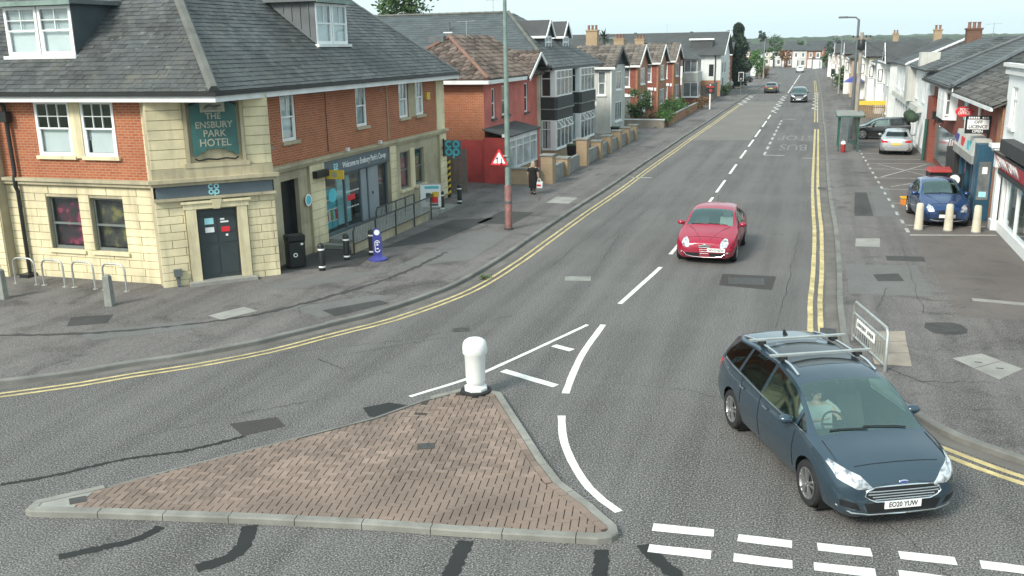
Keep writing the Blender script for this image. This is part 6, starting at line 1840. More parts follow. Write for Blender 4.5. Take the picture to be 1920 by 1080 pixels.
MPV = dict(
    zc=[(2.42, .60), (2.38, .74), (2.25, .87), (2.0, .97), (1.56, 1.07), (1.40, 1.13), (.62, 1.575), (.15, 1.655), (-.8, 1.68), (-1.7, 1.625), (-2.05, 1.555), (-2.3, 1.12), (-2.38, .98), (-2.42, .72)],
    zte=[(2.42, .56), (2.38, .70), (2.25, .83), (2.0, .92), (1.56, 1.02), (1.40, 1.07), (.62, 1.49), (.15, 1.575), (-.8, 1.60), (-1.7, 1.55), (-2.05, 1.49), (-2.3, 1.08), (-2.38, .94), (-2.42, .68)],
    wt=[(2.42, .42), (2.38, .58), (2.25, .72), (2.0, .79), (1.5, .84), (.62, .735), (0, .70), (-1.7, .68), (-2.05, .64), (-2.3, .74), (-2.42, .62)],
    zbelt=[(2.42, .52), (2.38, .63), (2.25, .76), (2.0, .86), (1.5, .97), (.6, 1.03), (-.8, 1.08), (-2.0, 1.17), (-2.3, 1.0), (-2.42, .6)],
    wb=[(2.42, .50), (2.38, .66), (2.25, .81), (2.0, .90), (1.5, .94), (0, .945), (-1.6, .935), (-2.1, .89), (-2.3, .84), (-2.42, .68)],
    wm=[(2.42, .56), (2.38, .72), (2.25, .88), (2.0, .965), (1.5, .99), (0, 1.0), (-1.6, .995), (-2.15, .955), (-2.35, .88), (-2.42, .74)],
    zm=[(2.42, .46), (2.2, .56), (1.5, .66), (-1.6, .68), (-2.42, .56)],
    ws=[(2.42, .54), (2.38, .68), (2.25, .84), (2.0, .91), (1.5, .935), (-1.6, .935), (-2.15, .90), (-2.42, .70)],
    zb=[(2.42, .25), (2.3, .20), (1.5, .22), (-1.6, .22), (-2.2, .26), (-2.42, .34)],
    axles=(1.50, -1.45), wr=.345, spokes=5,
    side_glass=[([(1.30, 1.03), (1.0, 1.05), (1.0, 1.25)], 'glass_tint'), ([(.93, 1.05), (.93, 1.28), (.55, 1.47), (-.18, 1.555), (-.24, 1.07)], 'glass_car'), ([(-.32, 1.08), (-.27, 1.56), (-1.12, 1.545), (-1.2, 1.13)], 'glass_tint'), ([(-1.28, 1.14), (-1.2, 1.54), (-1.75, 1.49), (-1.98, 1.28), (-1.96, 1.19)], 'glass_tint')],
    screen=[(-.81, 1.47), (.81, 1.47), (.71, .58), (-.71, .58)], screen_z=1.0,
    rear_glass=[(-.62, 1.16), (.62, 1.16), (.56, 1.50), (-.56, 1.50)], rear_x=-1.8,
    head=[[(.44, .645), (.66, .64), (.87, .74), (.915, .88), (.87, .915), (.60, .81)]], head_x=1.6,
    tail=[[(.62, .85), (.92, .85), (.92, 1.1), (.66, 1.05)]], tail_x=-1.7,
    grille=[[(-.40, .455), (.40, .455), (.56, .55), (.53, .62), (.42, .655), (-.42, .655), (-.53, .62), (-.56, .55)]], grille_x=1.9,
    black_low=[[(-.50, .28), (.50, .28), (.57, .44), (-.57, .44)], [(.60, .33), (.85, .38), (.86, .47), (.66, .44)], [(-.60, .33), (-.85, .38), (-.86, .47), (-.66, .44)]],
    belt_z=1.03, cabin=(-2.0, .75), seats=[(.45, .38, 'seat'), (.48, -.30, 'seat'), (-.6, .48, 'seat'), (-.6, 0, 'seat'), (-.6, -.48, 'seat')], wheel_at=(.90, -.29, .98), cowl=1.48,
    mirror=(.86, 1.06), handles=(-.02, -.98), handle_z=.93, shut=[(1.0, .4, .98), (-.28, .35, 1.06), (-1.05, .62, 1.1)], waist=[(1.2, 1.03), (.9, 1.035), (.5, 1.035), (0, 1.05), (-.5, 1.065), (-1.0, 1.095), (-1.5, 1.125), (-1.9, 1.16)], waist_r=.012,
    front_lines=[('grille_bar', 'chrome', .011, [(y, z) for y in [k * (.40 + (z - .46) * .9 if z < .55 else .52) / 4 for k in range(-4, 5)]]) for z in (.485, .525, .565, .605)]
        + [('grille_surround', 'chrome', .014, [(-.40, .455), (-.2, .45), (0, .45), (.2, .45), (.40, .455), (.50, .50), (.56, .55), (.53, .62), (.42, .66), (.2, .67), (0, .672), (-.2, .67), (-.42, .66), (-.53, .62), (-.56, .55), (-.50, .50), (-.40, .455)]),
           ('bumper_strip', 'chrome', .014, [(-.88, .36), (-.72, .29), (-.5, .27), (-.25, .265), (0, .262), (.25, .265), (.5, .27), (.72, .29), (.88, .36)])],
    top_lines=[('bonnet_line', 'car_black', .005, [(2.17, y) for y in (-.62, -.4, -.2, 0, .2, .4, .62)]), ('bonnet_line', 'car_black', .005, [(x, .80) for x in (2.0, 1.85, 1.7, 1.55)]), ('bonnet_line', 'car_black', .005, [(x, -.80) for x in (2.0, 1.85, 1.7, 1.55)])],
    plate_z=.40, rplate_z=.8, handle_mat='chrome', rear_low=[[(-.7, .34), (.7, .34), (.72, .46), (-.72, .46)]])

def scaled(S, fx, fy, fz, **kw):
    """another body of the same family: stretch the tables, then override"""
    T = dict(S)
    for k in ('zc', 'zte', 'zbelt', 'zm', 'zb'): T[k] = [(x * fx, v * fz) for x, v in S[k]]
    for k in ('wt', 'wb', 'wm', 'ws'): T[k] = [(x * fx, v * fy) for x, v in S[k]]
    T['axles'] = tuple(a * fx for a in S['axles'])
    for k in ('head', 'tail', 'grille', 'black_low', 'rear_low'): T[k] = [[(a * fy, b * fz) for a, b in p] for p in S.get(k, [])]
    T['side_glass'] = [([(a * fx, b * fz) for a, b in p], m) for p, m in S['side_glass']]
    T['screen'] = [(a * fy, b * fx) for a, b in S['screen']]; T['rear_glass'] = [(a * fy, b * fz) for a, b in S['rear_glass']]
    T['front_lines'] = [(n, m, r, [(a * fy, b * fz) for a, b in p]) for n, m, r, p in S.get('front_lines', [])]
    T['top_lines'] = [(n, m, r, [(a * fx, b * fy) for a, b in p]) for n, m, r, p in S.get('top_lines', [])]
    T['waist'] = [(a * fx, b * fz) for a, b in S.get('waist', [])]
    T['shut'] = [(a * fx, b * fz, c * fz) for a, b, c in S['shut']]
    T['handles'] = tuple(a * fx for a in S['handles'])
    for k in ('handle_z', 'screen_z', 'belt_z', 'plate_z', 'rplate_z'): T[k] = S[k] * fz
    for k in ('rear_x', 'head_x', 'tail_x', 'grille_x', 'cowl'): T[k] = S[k] * fx
    T['mirror'] = (S['mirror'][0] * fx, S['mirror'][1] * fz)
    T['cabin'] = tuple(a * fx for a in S['cabin'])
    T['seats'] = [(a * fx, b * fy, m) for a, b, m in S['seats']]
    T['wheel_at'] = (S['wheel_at'][0] * fx, S['wheel_at'][1] * fy, S['wheel_at'][2] * fz)
    T.update(kw); return T

HATCH = dict(      # small rounded hatchback
    zc=[(2.03, .52), (2.0, .64), (1.86, .74), (1.5, .86), (.95, .99), (.8, 1.05), (.1, 1.385), (-.35, 1.445), (-1.0, 1.42), (-1.55, 1.30), (-1.88, .98), (-1.98, .86), (-2.03, .62)],
    zte=[(2.03, .48), (2.0, .60), (1.86, .69), (1.5, .80), (.95, .94), (.8, .99), (.1, 1.31), (-.35, 1.37), (-1.0, 1.345), (-1.55, 1.24), (-1.88, .94), (-1.98, .82), (-2.03, .58)],
    wt=[(2.03, .34), (2.0, .48), (1.86, .60), (1.5, .67), (.95, .735), (.1, .63), (-.35, .605), (-1.0, .58), (-1.55, .55), (-1.88, .66), (-2.03, .5)],
    zbelt=[(2.03, .46), (2.0, .55), (1.86, .64), (1.5, .76), (.95, .87), (.1, .91), (-1.0, .96), (-1.6, 1.0), (-1.88, .86), (-2.03, .54)],
    wb=[(2.03, .42), (2.0, .56), (1.86, .70), (1.5, .81), (.95, .83), (0, .835), (-1.2, .83), (-1.7, .78), (-1.9, .70), (-2.03, .54)],
    wm=[(2.03, .46), (2.0, .60), (1.86, .77), (1.5, .865), (1.0, .875), (0, .865), (-1.2, .88), (-1.75, .83), (-1.95, .72), (-2.03, .58)],
    zm=[(2.03, .40), (1.8, .5), (1.2, .58), (-1.2, .6), (-2.03, .5)],
    ws=[(2.03, .44), (2.0, .56), (1.86, .73), (1.5, .80), (-1.2, .80), (-1.8, .76), (-2.03, .54)],
    zb=[(2.03, .22), (1.9, .18), (1.2, .18), (-1.3, .18), (-1.9, .24), (-2.03, .3)],
    axles=(1.27, -1.25), wr=.315, spokes=5,
    side_glass=[([(.62, .945), (.05, 1.255), (-.5, 1.335), (-.55, .955)], 'glass_car'), ([(-.65, .965), (-.6, 1.33), (-1.1, 1.27), (-1.4, 1.07), (-1.38, 1.02)], 'glass_tint')],
    screen=[(-.68, .86), (.68, .86), (.57, .08), (-.57, .08)], screen_z=.9,
    rear_glass=[(-.52, 1.0), (.52, 1.0), (.46, 1.24), (-.46, 1.24)], rear_x=-1.2,
    head=[[(.44, .52), (.52, .50), (.62, .54), (.66, .64), (.62, .74), (.54, .77), (.46, .70), (.43, .6)]], head_x=1.2,
    tail=[[(.50, .68), (.60, .62), (.72, .68), (.72, .82), (.6, .86), (.5, .8)]], tail_x=-1.4,
    grille=[[(-.10, .30), (.10, .30), (.17, .56), (.13, .60), (-.13, .60), (-.17, .56)]], grille_x=1.6,
    black_low=[[(-.58, .26), (-.14, .25), (-.14, .36), (-.55, .36)], [(.14, .25), (.58, .26), (.55, .36), (.14, .36)]], rear_low=[],
    belt_z=.92, cabin=(-1.5, .55), seats=[(.1, .36, 'seat_pale'), (.1, -.36, 'seat'), (-.75, .35, 'seat'), (-.75, -.35, 'seat')], wheel_at=(.45, -.36, .88), cowl=.88,
    mirror=(.5, .95), handles=(-.3,), handle_z=.82, shut=[(.72, .35, .88), (-.6, .35, .92)], waist=[],
    front_lines=[('grille_bar', 'chrome', .010, [(-.11 - (z - .3) * .2, z), (0, z), (.11 + (z - .3) * .2, z)]) for z in (.34, .40, .46, .52, .57)]
        + [('bumper_strip', 'chrome', .011, [(-.60, .37), (-.5, .27), (-.3, .235), (0, .225), (.3, .235), (.5, .27), (.60, .37)]), ('badge', 'chrome', .03, [(-.02, .60), (.02, .60)])]
        + [('fog_light', 'lens', .035, [(s * .62, .36), (s * .66, .37)]) for s in (1, -1)],
    top_lines=[('bonnet_line', 'car_black', .005, [(1.88, .14), (1.6, .25), (1.2, .42), (.95, .58)]), ('bonnet_line', 'car_black', .005, [(1.88, -.14), (1.6, -.25), (1.2, -.42), (.95, -.58)]), ('bonnet_line', 'car_black', .005, [(1.72, y) for y in (-.52, -.3, 0, .3, .52)])],
    plate_z=.45, plate_y=.36, rplate_z=.62)
COMPACT = scaled(HATCH, .93, .98, 1.05, grille=[[(-.30, .50), (.30, .50), (.34, .60), (-.34, .60)]], front_lines=[('badge', 'chrome', .03, [(-.04, .60), (.04, .60)]), ('bumper_strip', 'chrome', .012, [(-.55, .28), (-.3, .25), (0, .24), (.3, .25), (.55, .28)])],
                 head=[[(.42, .58), (.62, .56), (.68, .70), (.60, .80), (.48, .74)]], plate_y=0, plate_z=.42, black_low=[[(-.45, .28), (.45, .28), (.48, .35), (-.48, .35)]], seats=[(.1, .36, 'seat'), (.1, -.36, 'seat')])
SALOON = scaled(MPV, .98, .93, .86,
    zc=[(2.37, .52), (2.33, .64), (2.2, .74), (1.9, .84), (1.05, .96), (.88, 1.02), (.18, 1.36), (-.3, 1.43), (-.9, 1.40), (-1.25, 1.31), (-1.85, 1.03), (-2.2, 1.0), (-2.33, .95), (-2.37, .62)],
    zte=[(2.37, .48), (2.33, .60), (2.2, .70), (1.9, .79), (1.05, .90), (.88, .95), (.18, 1.29), (-.3, 1.35), (-.9, 1.33), (-1.25, 1.25), (-1.85, .985), (-2.2, .96), (-2.33, .9), (-2.37, .58)],
    zbelt=[(2.37, .46), (2.33, .55), (2.2, .65), (1.9, .75), (1.05, .87), (.2, .90), (-1.2, .94), (-1.85, .95), (-2.2, .93), (-2.33, .84), (-2.37, .54)],
    wt=[(2.37, .40), (2.33, .52), (2.2, .64), (1.9, .70), (1.05, .75), (.18, .65), (-.3, .62), (-.9, .61), (-1.25, .60), (-1.85, .72), (-2.2, .72), (-2.37, .6)],
    side_glass=[([(.72, .92), (.12, 1.24), (-.28, 1.31), (-.32, .935)], 'glass_tint'), ([(-.40, .94), (-.36, 1.31), (-.95, 1.28), (-1.32, 1.0), (-1.3, .96)], 'glass_tint')],
    screen=[(-.68, .97), (.68, .97), (.58, .16), (-.58, .16)], screen_z=.9, cowl=.98,
    rear_glass=[(-.62, 1.04), (.62, 1.04), (.54, 1.28), (-.54, 1.28)], rear_x=-1.1,
    head=[[(.48, .54), (.76, .58), (.80, .70), (.55, .66)]], tail=[[(.45, .74), (.82, .74), (.82, .88), (.5, .86)]], tail_x=-1.7,
    axles=(1.42, -1.38), wr=.325, mirror=(.62, .93), belt_z=.92, cabin=(-1.25, .6), waist=[(.8, .9), (.4, .91), (0, .92), (-.5, .935), (-1.0, .95), (-1.3, .965)], rplate_z=.66, top_lines=[], handles=(-.1, -1.0), handle_z=.82, shut=[(.85, .35, .87), (-.36, .33, .92), (-1.1, .55, .93)],
    seats=[(.15, .36, 'seat'), (.15, -.36, 'seat'), (-.7, .36, 'seat'), (-.7, -.36, 'seat')], wheel_at=(.5, -.36, .86))
ESTATE = scaled(MPV, .97, .93, .88, spokes=5)
SUV = scaled(MPV, .95, .95, 1.0, wr=.36)

PAINT = {'blue': car_paint('dark_steel_blue_car_paint', (.036, .066, .092)), 'red': car_paint('crimson_car_paint', (.31, .002, .030), .28, .0, .5), 'royal': car_paint('royal_blue_car_paint', (.012, .05, .16)),
         'silver': car_paint('silver_car_paint', (.52, .54, .55), .3, .6), 'black': car_paint('black_car_paint', (.018, .020, .022)), 'white': car_paint('white_car_paint', (.75, .77, .77), .3, .0), 'grey': car_paint('dark_grey_car_paint', (.06, .065, .07)), 'green': car_paint('green_van_paint', (.05, .25, .17))}

ford_h = math.atan2(13.25 - 15.95, .19 + 1.12)
def car_pose(fl, rl, S, extra=0.):
    """centre and heading from where the two wheels on the car's right-hand side (towards the pub) touch the road"""
    d = Vector((fl[0] - rl[0], fl[1] - rl[1])).normalized()
    left = Vector((-d.y, d.x))
    a = S['axles']; mid = (a[0] + a[1]) / 2
    m = Vector(((fl[0] + rl[0]) / 2, (fl[1] + rl[1]) / 2))
    c = m - d * mid + left * (interp(S['wm'], 0) - .12)
    return (c.x, c.y, .004), math.atan2(d.y, d.x)
floc, fhead = car_pose((.25, 13.27), (-1.05, 15.90), MPV)
ford, FQ = make_car('people_carrier', 'dark blue people carrier with silver roof rails turning out of the street', None, floc, fhead, MPV, PAINT['blue'], 'EO20 YUW', 'EO20 YUW')
for s in (1, -1):
    pts = [FQ['top'](x, s * .64) for x in (.38, .1, -.3, -.8, -1.3, -1.75)]
    rail = ob('roof_rail', MB().tube([p + Vector((0, 0, .015 if i in (0, 5) else .055)) for i, p in enumerate(pts)], .022, 8), 'chrome', ford, 60)
for x in (-.22, -1.05):
    pts = [FQ['top'](x, y) for y in (-.64, .64)]
    z = max(p.z for p in pts) + .10
    bar = ob('cross_bar', MB().box(x - .035, x + .035, -.86, .86, z, z + .03), 'steel', ford)
    for s in (1, -1): ob('bar_foot', MB().box(x - .07, x + .07, s * .64 - .05, s * .64 + .05, z - .07, z), 'car_black', bar)
h = FQ['front'](0, .715)
ob('badge', MB().ball((h.x + .01, 0, .715), .012, .075, .03, 16, 8), 'chrome', ford, True)
ob('badge_field', MB().ball((h.x + .014, 0, .715), .012, .062, .021, 16, 8), 'blue_plastic', ford, True)
p = FQ['top'](-1.5, 0); ob('aerial', MB().hexa([(p.x - .1, -.02, p.z - .01), (p.x + .06, -.02, p.z - .01), (p.x + .06, .02, p.z - .01), (p.x - .1, .02, p.z - .01)], [(p.x - .1, -.008, p.z + .07), (p.x - .06, -.008, p.z + .07), (p.x - .06, .008, p.z + .07), (p.x - .1, .008, p.z + .07)]), 'car_black', ford)
ob('roof_glass', MB().add([tuple(FQ['top'](x, y) + Vector((0, 0, .004))) for x in (.12, -.3, -.7, -1.1) for y in (-.52, -.26, 0, .26, .52)], [(i * 5 + j, i * 5 + j + 1, i * 5 + j + 6, i * 5 + j + 5) for i in range(3) for j in range(4)]), 'glass_dark', ford, True)

HATCH = scaled(HATCH, 1.03, 1.08, 1.03)
S = HATCH
mloc, mhead = car_pose((-3.86, 29.35), (-3.80, 32.0), S)
mito, MQ = make_car('red_hatchback', 'crimson three-door hatchback driving down the street towards the junction', None, mloc, mhead, S, PAINT['red'], 'WV10 NZW', 'WV10 NZW')
p = MQ['top'](-1.0, 0); ob('aerial', MB().tube([p, p + Vector((-.12, 0, .22))], .008, 5), 'car_black', mito)
bloc, bhead = car_pose((3.85, 36.5), (3.65, 39.0), COMPACT)
make_car('blue_hatchback', 'royal blue small hatchback parked behind the cream posts', None, (bloc[0], bloc[1], PZ + .004), bhead, COMPACT, PAINT['royal'], ' ', ' ')
make_car('silver_saloon', 'silver saloon parked tail-on in the marked forecourt bay', None, (4.66, 61.4, PZ + .004), radians(86), SALOON, PAINT['silver'], ' ', ' ', 1)
make_car('black_estate', 'black estate car parked across the forecourt beyond the silver saloon', None, (4.55, 69.4, PZ + .004), radians(175), ESTATE, PAINT['black'], None, None, 1)
make_car('black_suv', 'black car with lights on coming down the far street', None, (-2.1, 114.6, .004), radians(-90), SUV, PAINT['black'], ' ', None, 1)
make_car('dark_saloon', 'dark car driving away up the pub side lane', None, (-6.2, 136.2, .004), radians(90), SALOON, PAINT['grey'], None, ' ', 1)
make_car('white_hatchback', 'distant white car driving away towards the bend', None, (-4.4, 230, .004), radians(95), COMPACT, PAINT['white'], None, None, 1)
make_car('parked_white_car', 'white car parked on a drive behind the tall cypress', None, (-16.5, 176, .1), radians(200), COMPACT, PAINT['white'], None, None, 1)
make_car('parked_dark_car', 'dark car parked on a drive below the lamp post past the cypress', None, (-12.5, 170, .1), radians(60), COMPACT, PAINT['grey'], None, None, 1)
# ------------------------------------------------------------------ street furniture
def lamp_post(loc, h, label, mats=('post_green', 'post_red'), arm=(-1.2, 0), thick=.085, sleeve=1.95):
    o = thing('lamp_post', label, 'lamp post', loc, 0, 'lamp posts')
    ob('base', MB().lathe([(thick * 1.75, 0), (thick * 1.75, .06), (thick * 1.3, .08)], 16), 'iron', o, 40)
    ob('lower_shaft', MB().lathe([(thick * 1.35, .02), (thick * 1.35, sleeve), (thick * 1.05, sleeve + .04)], 16), mats[1], o, 40)
    if sleeve > 1.5: ob('band', MB().lathe([(thick * 1.38, .98), (thick * 1.42, 1.0), (thick * 1.42, 1.06), (thick * 1.38, 1.08)], 16), 'lead', o, 40)
    ob('shaft', MB().lathe([(thick * 1.05, sleeve), (thick * .62, h)], 14), mats[0], o, 40)
    ob('arm', MB().tube([(0, 0, h - .05), (arm[0] * .2, arm[1] * .2, h + .12), (arm[0], arm[1], h + .15)], thick * .45, 8), mats[0], o, 60)
    ob('lantern', MB().rbox(arm[0] - .35, arm[0] + .2, arm[1] - .13, arm[1] + .13, h + .08, h + .2, .08), 'lead', o, 40)
    return o
lp = lamp_post((-10.6, 32.27, PZ), 8.6, 'green and faded red lamp post carrying the two-way traffic sign', arm=(1.4, -.2), thick=.10, sleeve=1.62)
lamp_post((2.2, 66.6, PZ), 7.9, 'tall grey-green lamp post beside the bus shelter', ('lead', 'lead'), (-.9, 0), .12, 1.2)
lamp_post((-13.0, 140, PZ), 8.2, 'pale lamp post in front of the tall cypress', ('concrete', 'concrete'), (.6, 0), .12, 1.2)
lamp_post((-9.8, 180.6, PZ), 7.2, 'distant pale lamp post past the cypress', ('concrete', 'concrete'), (1.4, 0), .10, 1.2)
lamp_post((2.4, 127.5, PZ), 7.0, 'distant slim lamp post near the shop-side signal', ('concrete', 'concrete'), (-1.2, 0), .09, 1.2)
lamp_post((-4.6, 300, PZ), 7.4, 'farthest lamp post before the houses at the bend', ('concrete', 'concrete'), (-1.6, 0), .10, 1.2)
# triangular sign on the near lamp post
sg = thing('warning_sign', 'red triangular two-way traffic warning sign fixed to the lamp post', 'sign', (-10.86, 32.16, 2.5))
c = Vector((-10.86, 32.10, 2.69)); 
def tri(r, y0, y1):
    P = [(c.x + r * cos(a), c.z + r * sin(a)) for a in (pi / 2, pi * 7 / 6, pi * 11 / 6)]
    Q = []
    for i, p in enumerate(P):       # rounded corners
        a, b = Vector(P[i - 1]), Vector(P[(i + 1) % 3]); v = Vector(p)
        Q += [tuple(v + (a - v) * .07), tuple(v + ((a - v) + (b - v)) * .022), tuple(v + (b - v) * .07)]
    return MB().hexa([(x, y0, z) for x, z in Q], [(x, y1, z) for x, z in Q])
ob('red_border', tri(.40, c.y, c.y - .012), 'red_plastic', sg)
ob('white_field', tri(.275, c.y - .013, c.y - .017), 'white_plastic', sg)
fr = FS(c.y - .018)
for s, u in ((1, -.075), (-1, .085)):
    z0 = c.z - .06
    a = MB()
    a.box(c.x + u - .016, c.x + u + .016, 0, .003, z0 - .08, z0 + .10, fr)
    tip = z0 + s * .16 + .01; bs = z0 + s * .07 + .01
    a.hexa([fr(c.x + u - .055, 0, bs), fr(c.x + u + .055, 0, bs), fr(c.x + u, 0, tip)], [fr(c.x + u - .055, .0035, bs), fr(c.x + u + .055, .0035, bs), fr(c.x + u, .0035, tip)])
    ob('arrow', a, 'black', sg)
ob('clamp', MB().box(-10.9, -10.55, 32.12, 32.25, 2.80, 2.84).box(-10.9, -10.55, 32.12, 32.25, 2.55, 2.59), 'steel', sg)
# little post with a white box beside the red wall
gp = thing('small_sign_post', 'thin red post with small white notice by the red annex', 'post', (-14.35, 43.3, PZ), 0)
ob('pole', MB().tube([(0, 0, 0), (0, 0, 2.45)], .035, 8), 'post_red', gp); ob('notice', MB().box(-.12, .12, -.05, -.03, 2.3, 2.45), 'white_plastic', gp)

# cycle stands
st0 = thing('cycle_stand', 'steel hoop cycle stand nearest the corner door', 'cycle stand', (-18.7, 21.0, PZ), 0, 'cycle stands by the pub wall')
r, W, Hh = .18, .38, .78
pts = [(-W, 0, 0), (-W, 0, Hh - r)] + [(-W + r - r * cos(a), 0, Hh - r + r * sin(a)) for a in (pi / 6, pi / 3, pi / 2)] + [(W - r + r * sin(a), 0, Hh - r + r * cos(a)) for a in (0, pi / 6, pi / 3, pi / 2)] + [(W, 0, 0)]
ob('hoop', MB().tube(pts, .028, 10), 'steel', st0, 60)
for s in (-1, 1): ob('foot_plate', MB().lathe([(.08, 0), (.08, .015)], 12, (s * W, 0, 0)), 'steel', st0)
index_tree()
for x, lab in ((-19.78, 'steel hoop cycle stand second from the corner door'), (-20.86, 'steel hoop cycle stand third from the corner door'), (-21.9, 'steel hoop cycle stand beside the downpipe')):
    copy_tree(st0, (x, 21.0, PZ), rnd.uniform(-.05, .05), lab)
# concrete posts
cp = thing('concrete_post', 'square weathered concrete post in front of the cycle stands', 'bollard', (-17.72, 19.62, PZ), .2, 'concrete posts on the pub pavement')
ob('post', MB().hexa([(-.10, -.10, 0), (.10, -.10, 0), (.10, .10, 0), (-.10, .10, 0)], [(-.085, -.085, .80), (.085, -.085, .80), (.085, .085, .80), (-.085, .085, .80)]), 'concrete', cp)
ob('cap', MB().hexa([(-.085, -.085, .80), (.085, -.085, .80), (.085, .085, .80), (-.085, .085, .80)], [(-.05, -.05, .84), (.05, -.05, .84), (.05, .05, .84), (-.05, .05, .84)]), 'concrete', cp)
index_tree()
copy_tree(cp, (-21.2, 19.48, PZ), .1, 'square weathered concrete post at the picture edge')
# black bollards with white bands
bb = thing('black_bollard', 'black bollard with white bands nearest the litter bin', 'bollard', (-14.13, 24.67, PZ), 0, 'black bollards before the shop')
ob('shaft', MB().lathe([(.10, 0), (.10, .78), (.085, .82), (.04, .85), (.004, .855)], 18), 'black', bb, 40)
for z in (.10, .64): ob('white_band', MB().lathe([(.1025, z), (.1025, z + .05)], 18, cap=False), 'white_plastic', bb, True)
index_tree()
for x, y, lab in ((-14.09, 26.2, 'black bollard with white bands at the end of the railing'), (-13.62, 27.05, 'black bollard with white bands behind the blue pump sign'), (-14.55, 35.5, 'black bollard with white bands in front of the poster stand'), (-14.5, 37.4, 'black bollard with white bands beyond the poster stand')):
    copy_tree(bb, (x, y, PZ), 0, lab)
# litter bin
lb = thing('litter_bin', 'black litter bin with round badge beside the dark side door', 'bin', (-15.2, 24.95, PZ), radians(45), None)
ob('body', MB().rbox(-.28, .28, -.26, .26, .04, .82, .09), 'black', lb, 30)
ob('hood', MB().rbox(-.30, .30, -.28, .28, .86, 1.0, .10), 'black', lb, 30)
ob('ash_plate', MB().rbox(-.2, .2, -.18, .18, 1.0, 1.012, .05), 'iron', lb)
for s in (-1, 1): ob('hood_post', MB().box(s * .25 - .03, s * .25 + .03, -.2, .2, .80, .88), 'black', lb)
ob('badge', MB().lathe([(.07, -.264), (.07, -.268)], 16, (-.06, 0, .42), 'y'), 'white_plastic', lb)
ob('badge_centre', MB().lathe([(.04, -.269), (.04, -.271)], 16, (-.06, 0, .42), 'y'), 'black', lb)
ob('notice', MB().box(.12, .2, -.266, -.262, .72, .78), 'white_plastic', lb)
# blue pump-shaped pavement sign
bp = thing('pump_shaped_sign', 'navy blue pump-shaped pavement sign with round white head', 'sign', (-13.1, 26.42, PZ), radians(28))
ob('base', MB().lathe([(.30, 0), (.30, .05), (.16, .13), (.10, .15)], 20), 'blue_plastic', bp, 40)
prof = [(-.14, .12), (.14, .12), (.15, .72), (.12, .78), (.125, .9), (.09, 1.0), (0, 1.04), (-.09, 1.0), (-.125, .9), (-.12, .78), (-.15, .72)]
ob('panel', MB().hexa([(x, -.04, z) for x, z in prof], [(x, .04, z) for x, z in prof]), 'blue_plastic', bp)
ob('disc', MB().lathe([(.09, -.041), (.09, -.046)], 20, (0, 0, .90), 'y'), 'white_plastic', bp)
ringp = [(.075 * cos(a), -.048, (.56 if sin(a) >= 0 else .34) + .075 * sin(a)) for a in [k * pi / 8 for k in range(17)]]
ob('white_outline', MB().tube(ringp, .013, 6), 'white_plastic', bp)
for z in (.55, .48, .36): ob('print_mark', MB().box(-.035, .035, -.044, -.04, z, z + .035), 'white_plastic', bp)
# poster stand
ab = thing('poster_stand', 'white framed poster stand with food advert by the pub end', 'sign', (-14.95, 35.3, PZ), radians(20))
ob('frame', MB().rbox(-.47, .47, -.04, .04, .16, 1.16, .03), 'steel', ab)
ob('poster', MB().box(-.42, .42, -.05, -.041, .21, 1.12), 'white_plastic', ab)
for x0, x1, z0, z1, m in ((-.2, .0, .42, .78, 'shelter_green'), (-.08, .12, .38, .75, 'wood_warm'), (.02, .3, .36, .62, 'red_plastic'), (.05, .34, .62, .82, 'yellow'), (-.24, .34, .95, 1.06, 'teal'), (-.1, .3, .24, .34, 'lead')):
    ob('poster_print', MB().box(x0, x1, -.0545, -.0505, z0, z1), m, ab)
for s in (-1, 1): ob('foot', MB().box(s * .4 - .04, s * .4 + .04, -.25, .25, 0, .16), 'steel', ab)
# ramp and railing in front of the shop
rp = thing('entrance_ramp', 'concrete entrance ramp with landing under the shop front', 'ramp', (-15, 30, PZ))
ob('landing', MB().box(-15.72, -14.4, 28.0, 33.0, PZ, .36), 'concrete', rp)
ob('slope', MB().hexa([(-15.72, 33, PZ), (-14.4, 33, PZ), (-14.4, 37.2, PZ), (-15.72, 37.2, PZ)], [(-15.72, 33, .355), (-14.4, 33, .355), (-14.4, 37.2, PZ + .01), (-15.72, 37.2, PZ + .01)]), 'concrete', rp)
ob('kerb_wall', MB().box(-14.4, -14.28, 27.1, 33.4, PZ, .42), 'stone_dark', rp)
ob('step', MB().box(-15.72, -14.4, 27.6, 28.0, PZ, .23), 'concrete', rp)
def railing(name, lab, X, y0, y1, zb, zt, n, grp):
    o = thing(name, lab, 'railing', (X, y0, PZ), None, grp)
    m = MB().tube([(X, y0, PZ), (X, y0, zt - .15), (X, y0 + .12, zt), (X, y1, zt), (X, y1, PZ)], .028, 8)
    ob('handrail', m, 'iron', o, 50)
    ob('lower_rail', MB().tube([(X, y0, zb), (X, y1, zb)], .02, 8), 'iron', o)
    for i in range(1, n):
        y = y0 + (y1 - y0) * i / n
        ob('bar', MB().tube([(X, y, zb), (X, y, zt)], .017, 6), 'steel', o)
    for k in range(1, 4):
        y = y0 + (y1 - y0) * k / 4
        ob('post', MB().tube([(X, y, PZ), (X, y, zt)], .024, 8), 'iron', o)
railing('railing', 'long grey bar railing along the shop ramp', -14.24, 27.0, 33.6, .44, 1.0, 56, 'ramp railings')
railing('railing', 'shorter inner bar railing close to the shop wall', -14.95, 30.2, 33.6, .56, 1.08, 28, 'ramp railings')

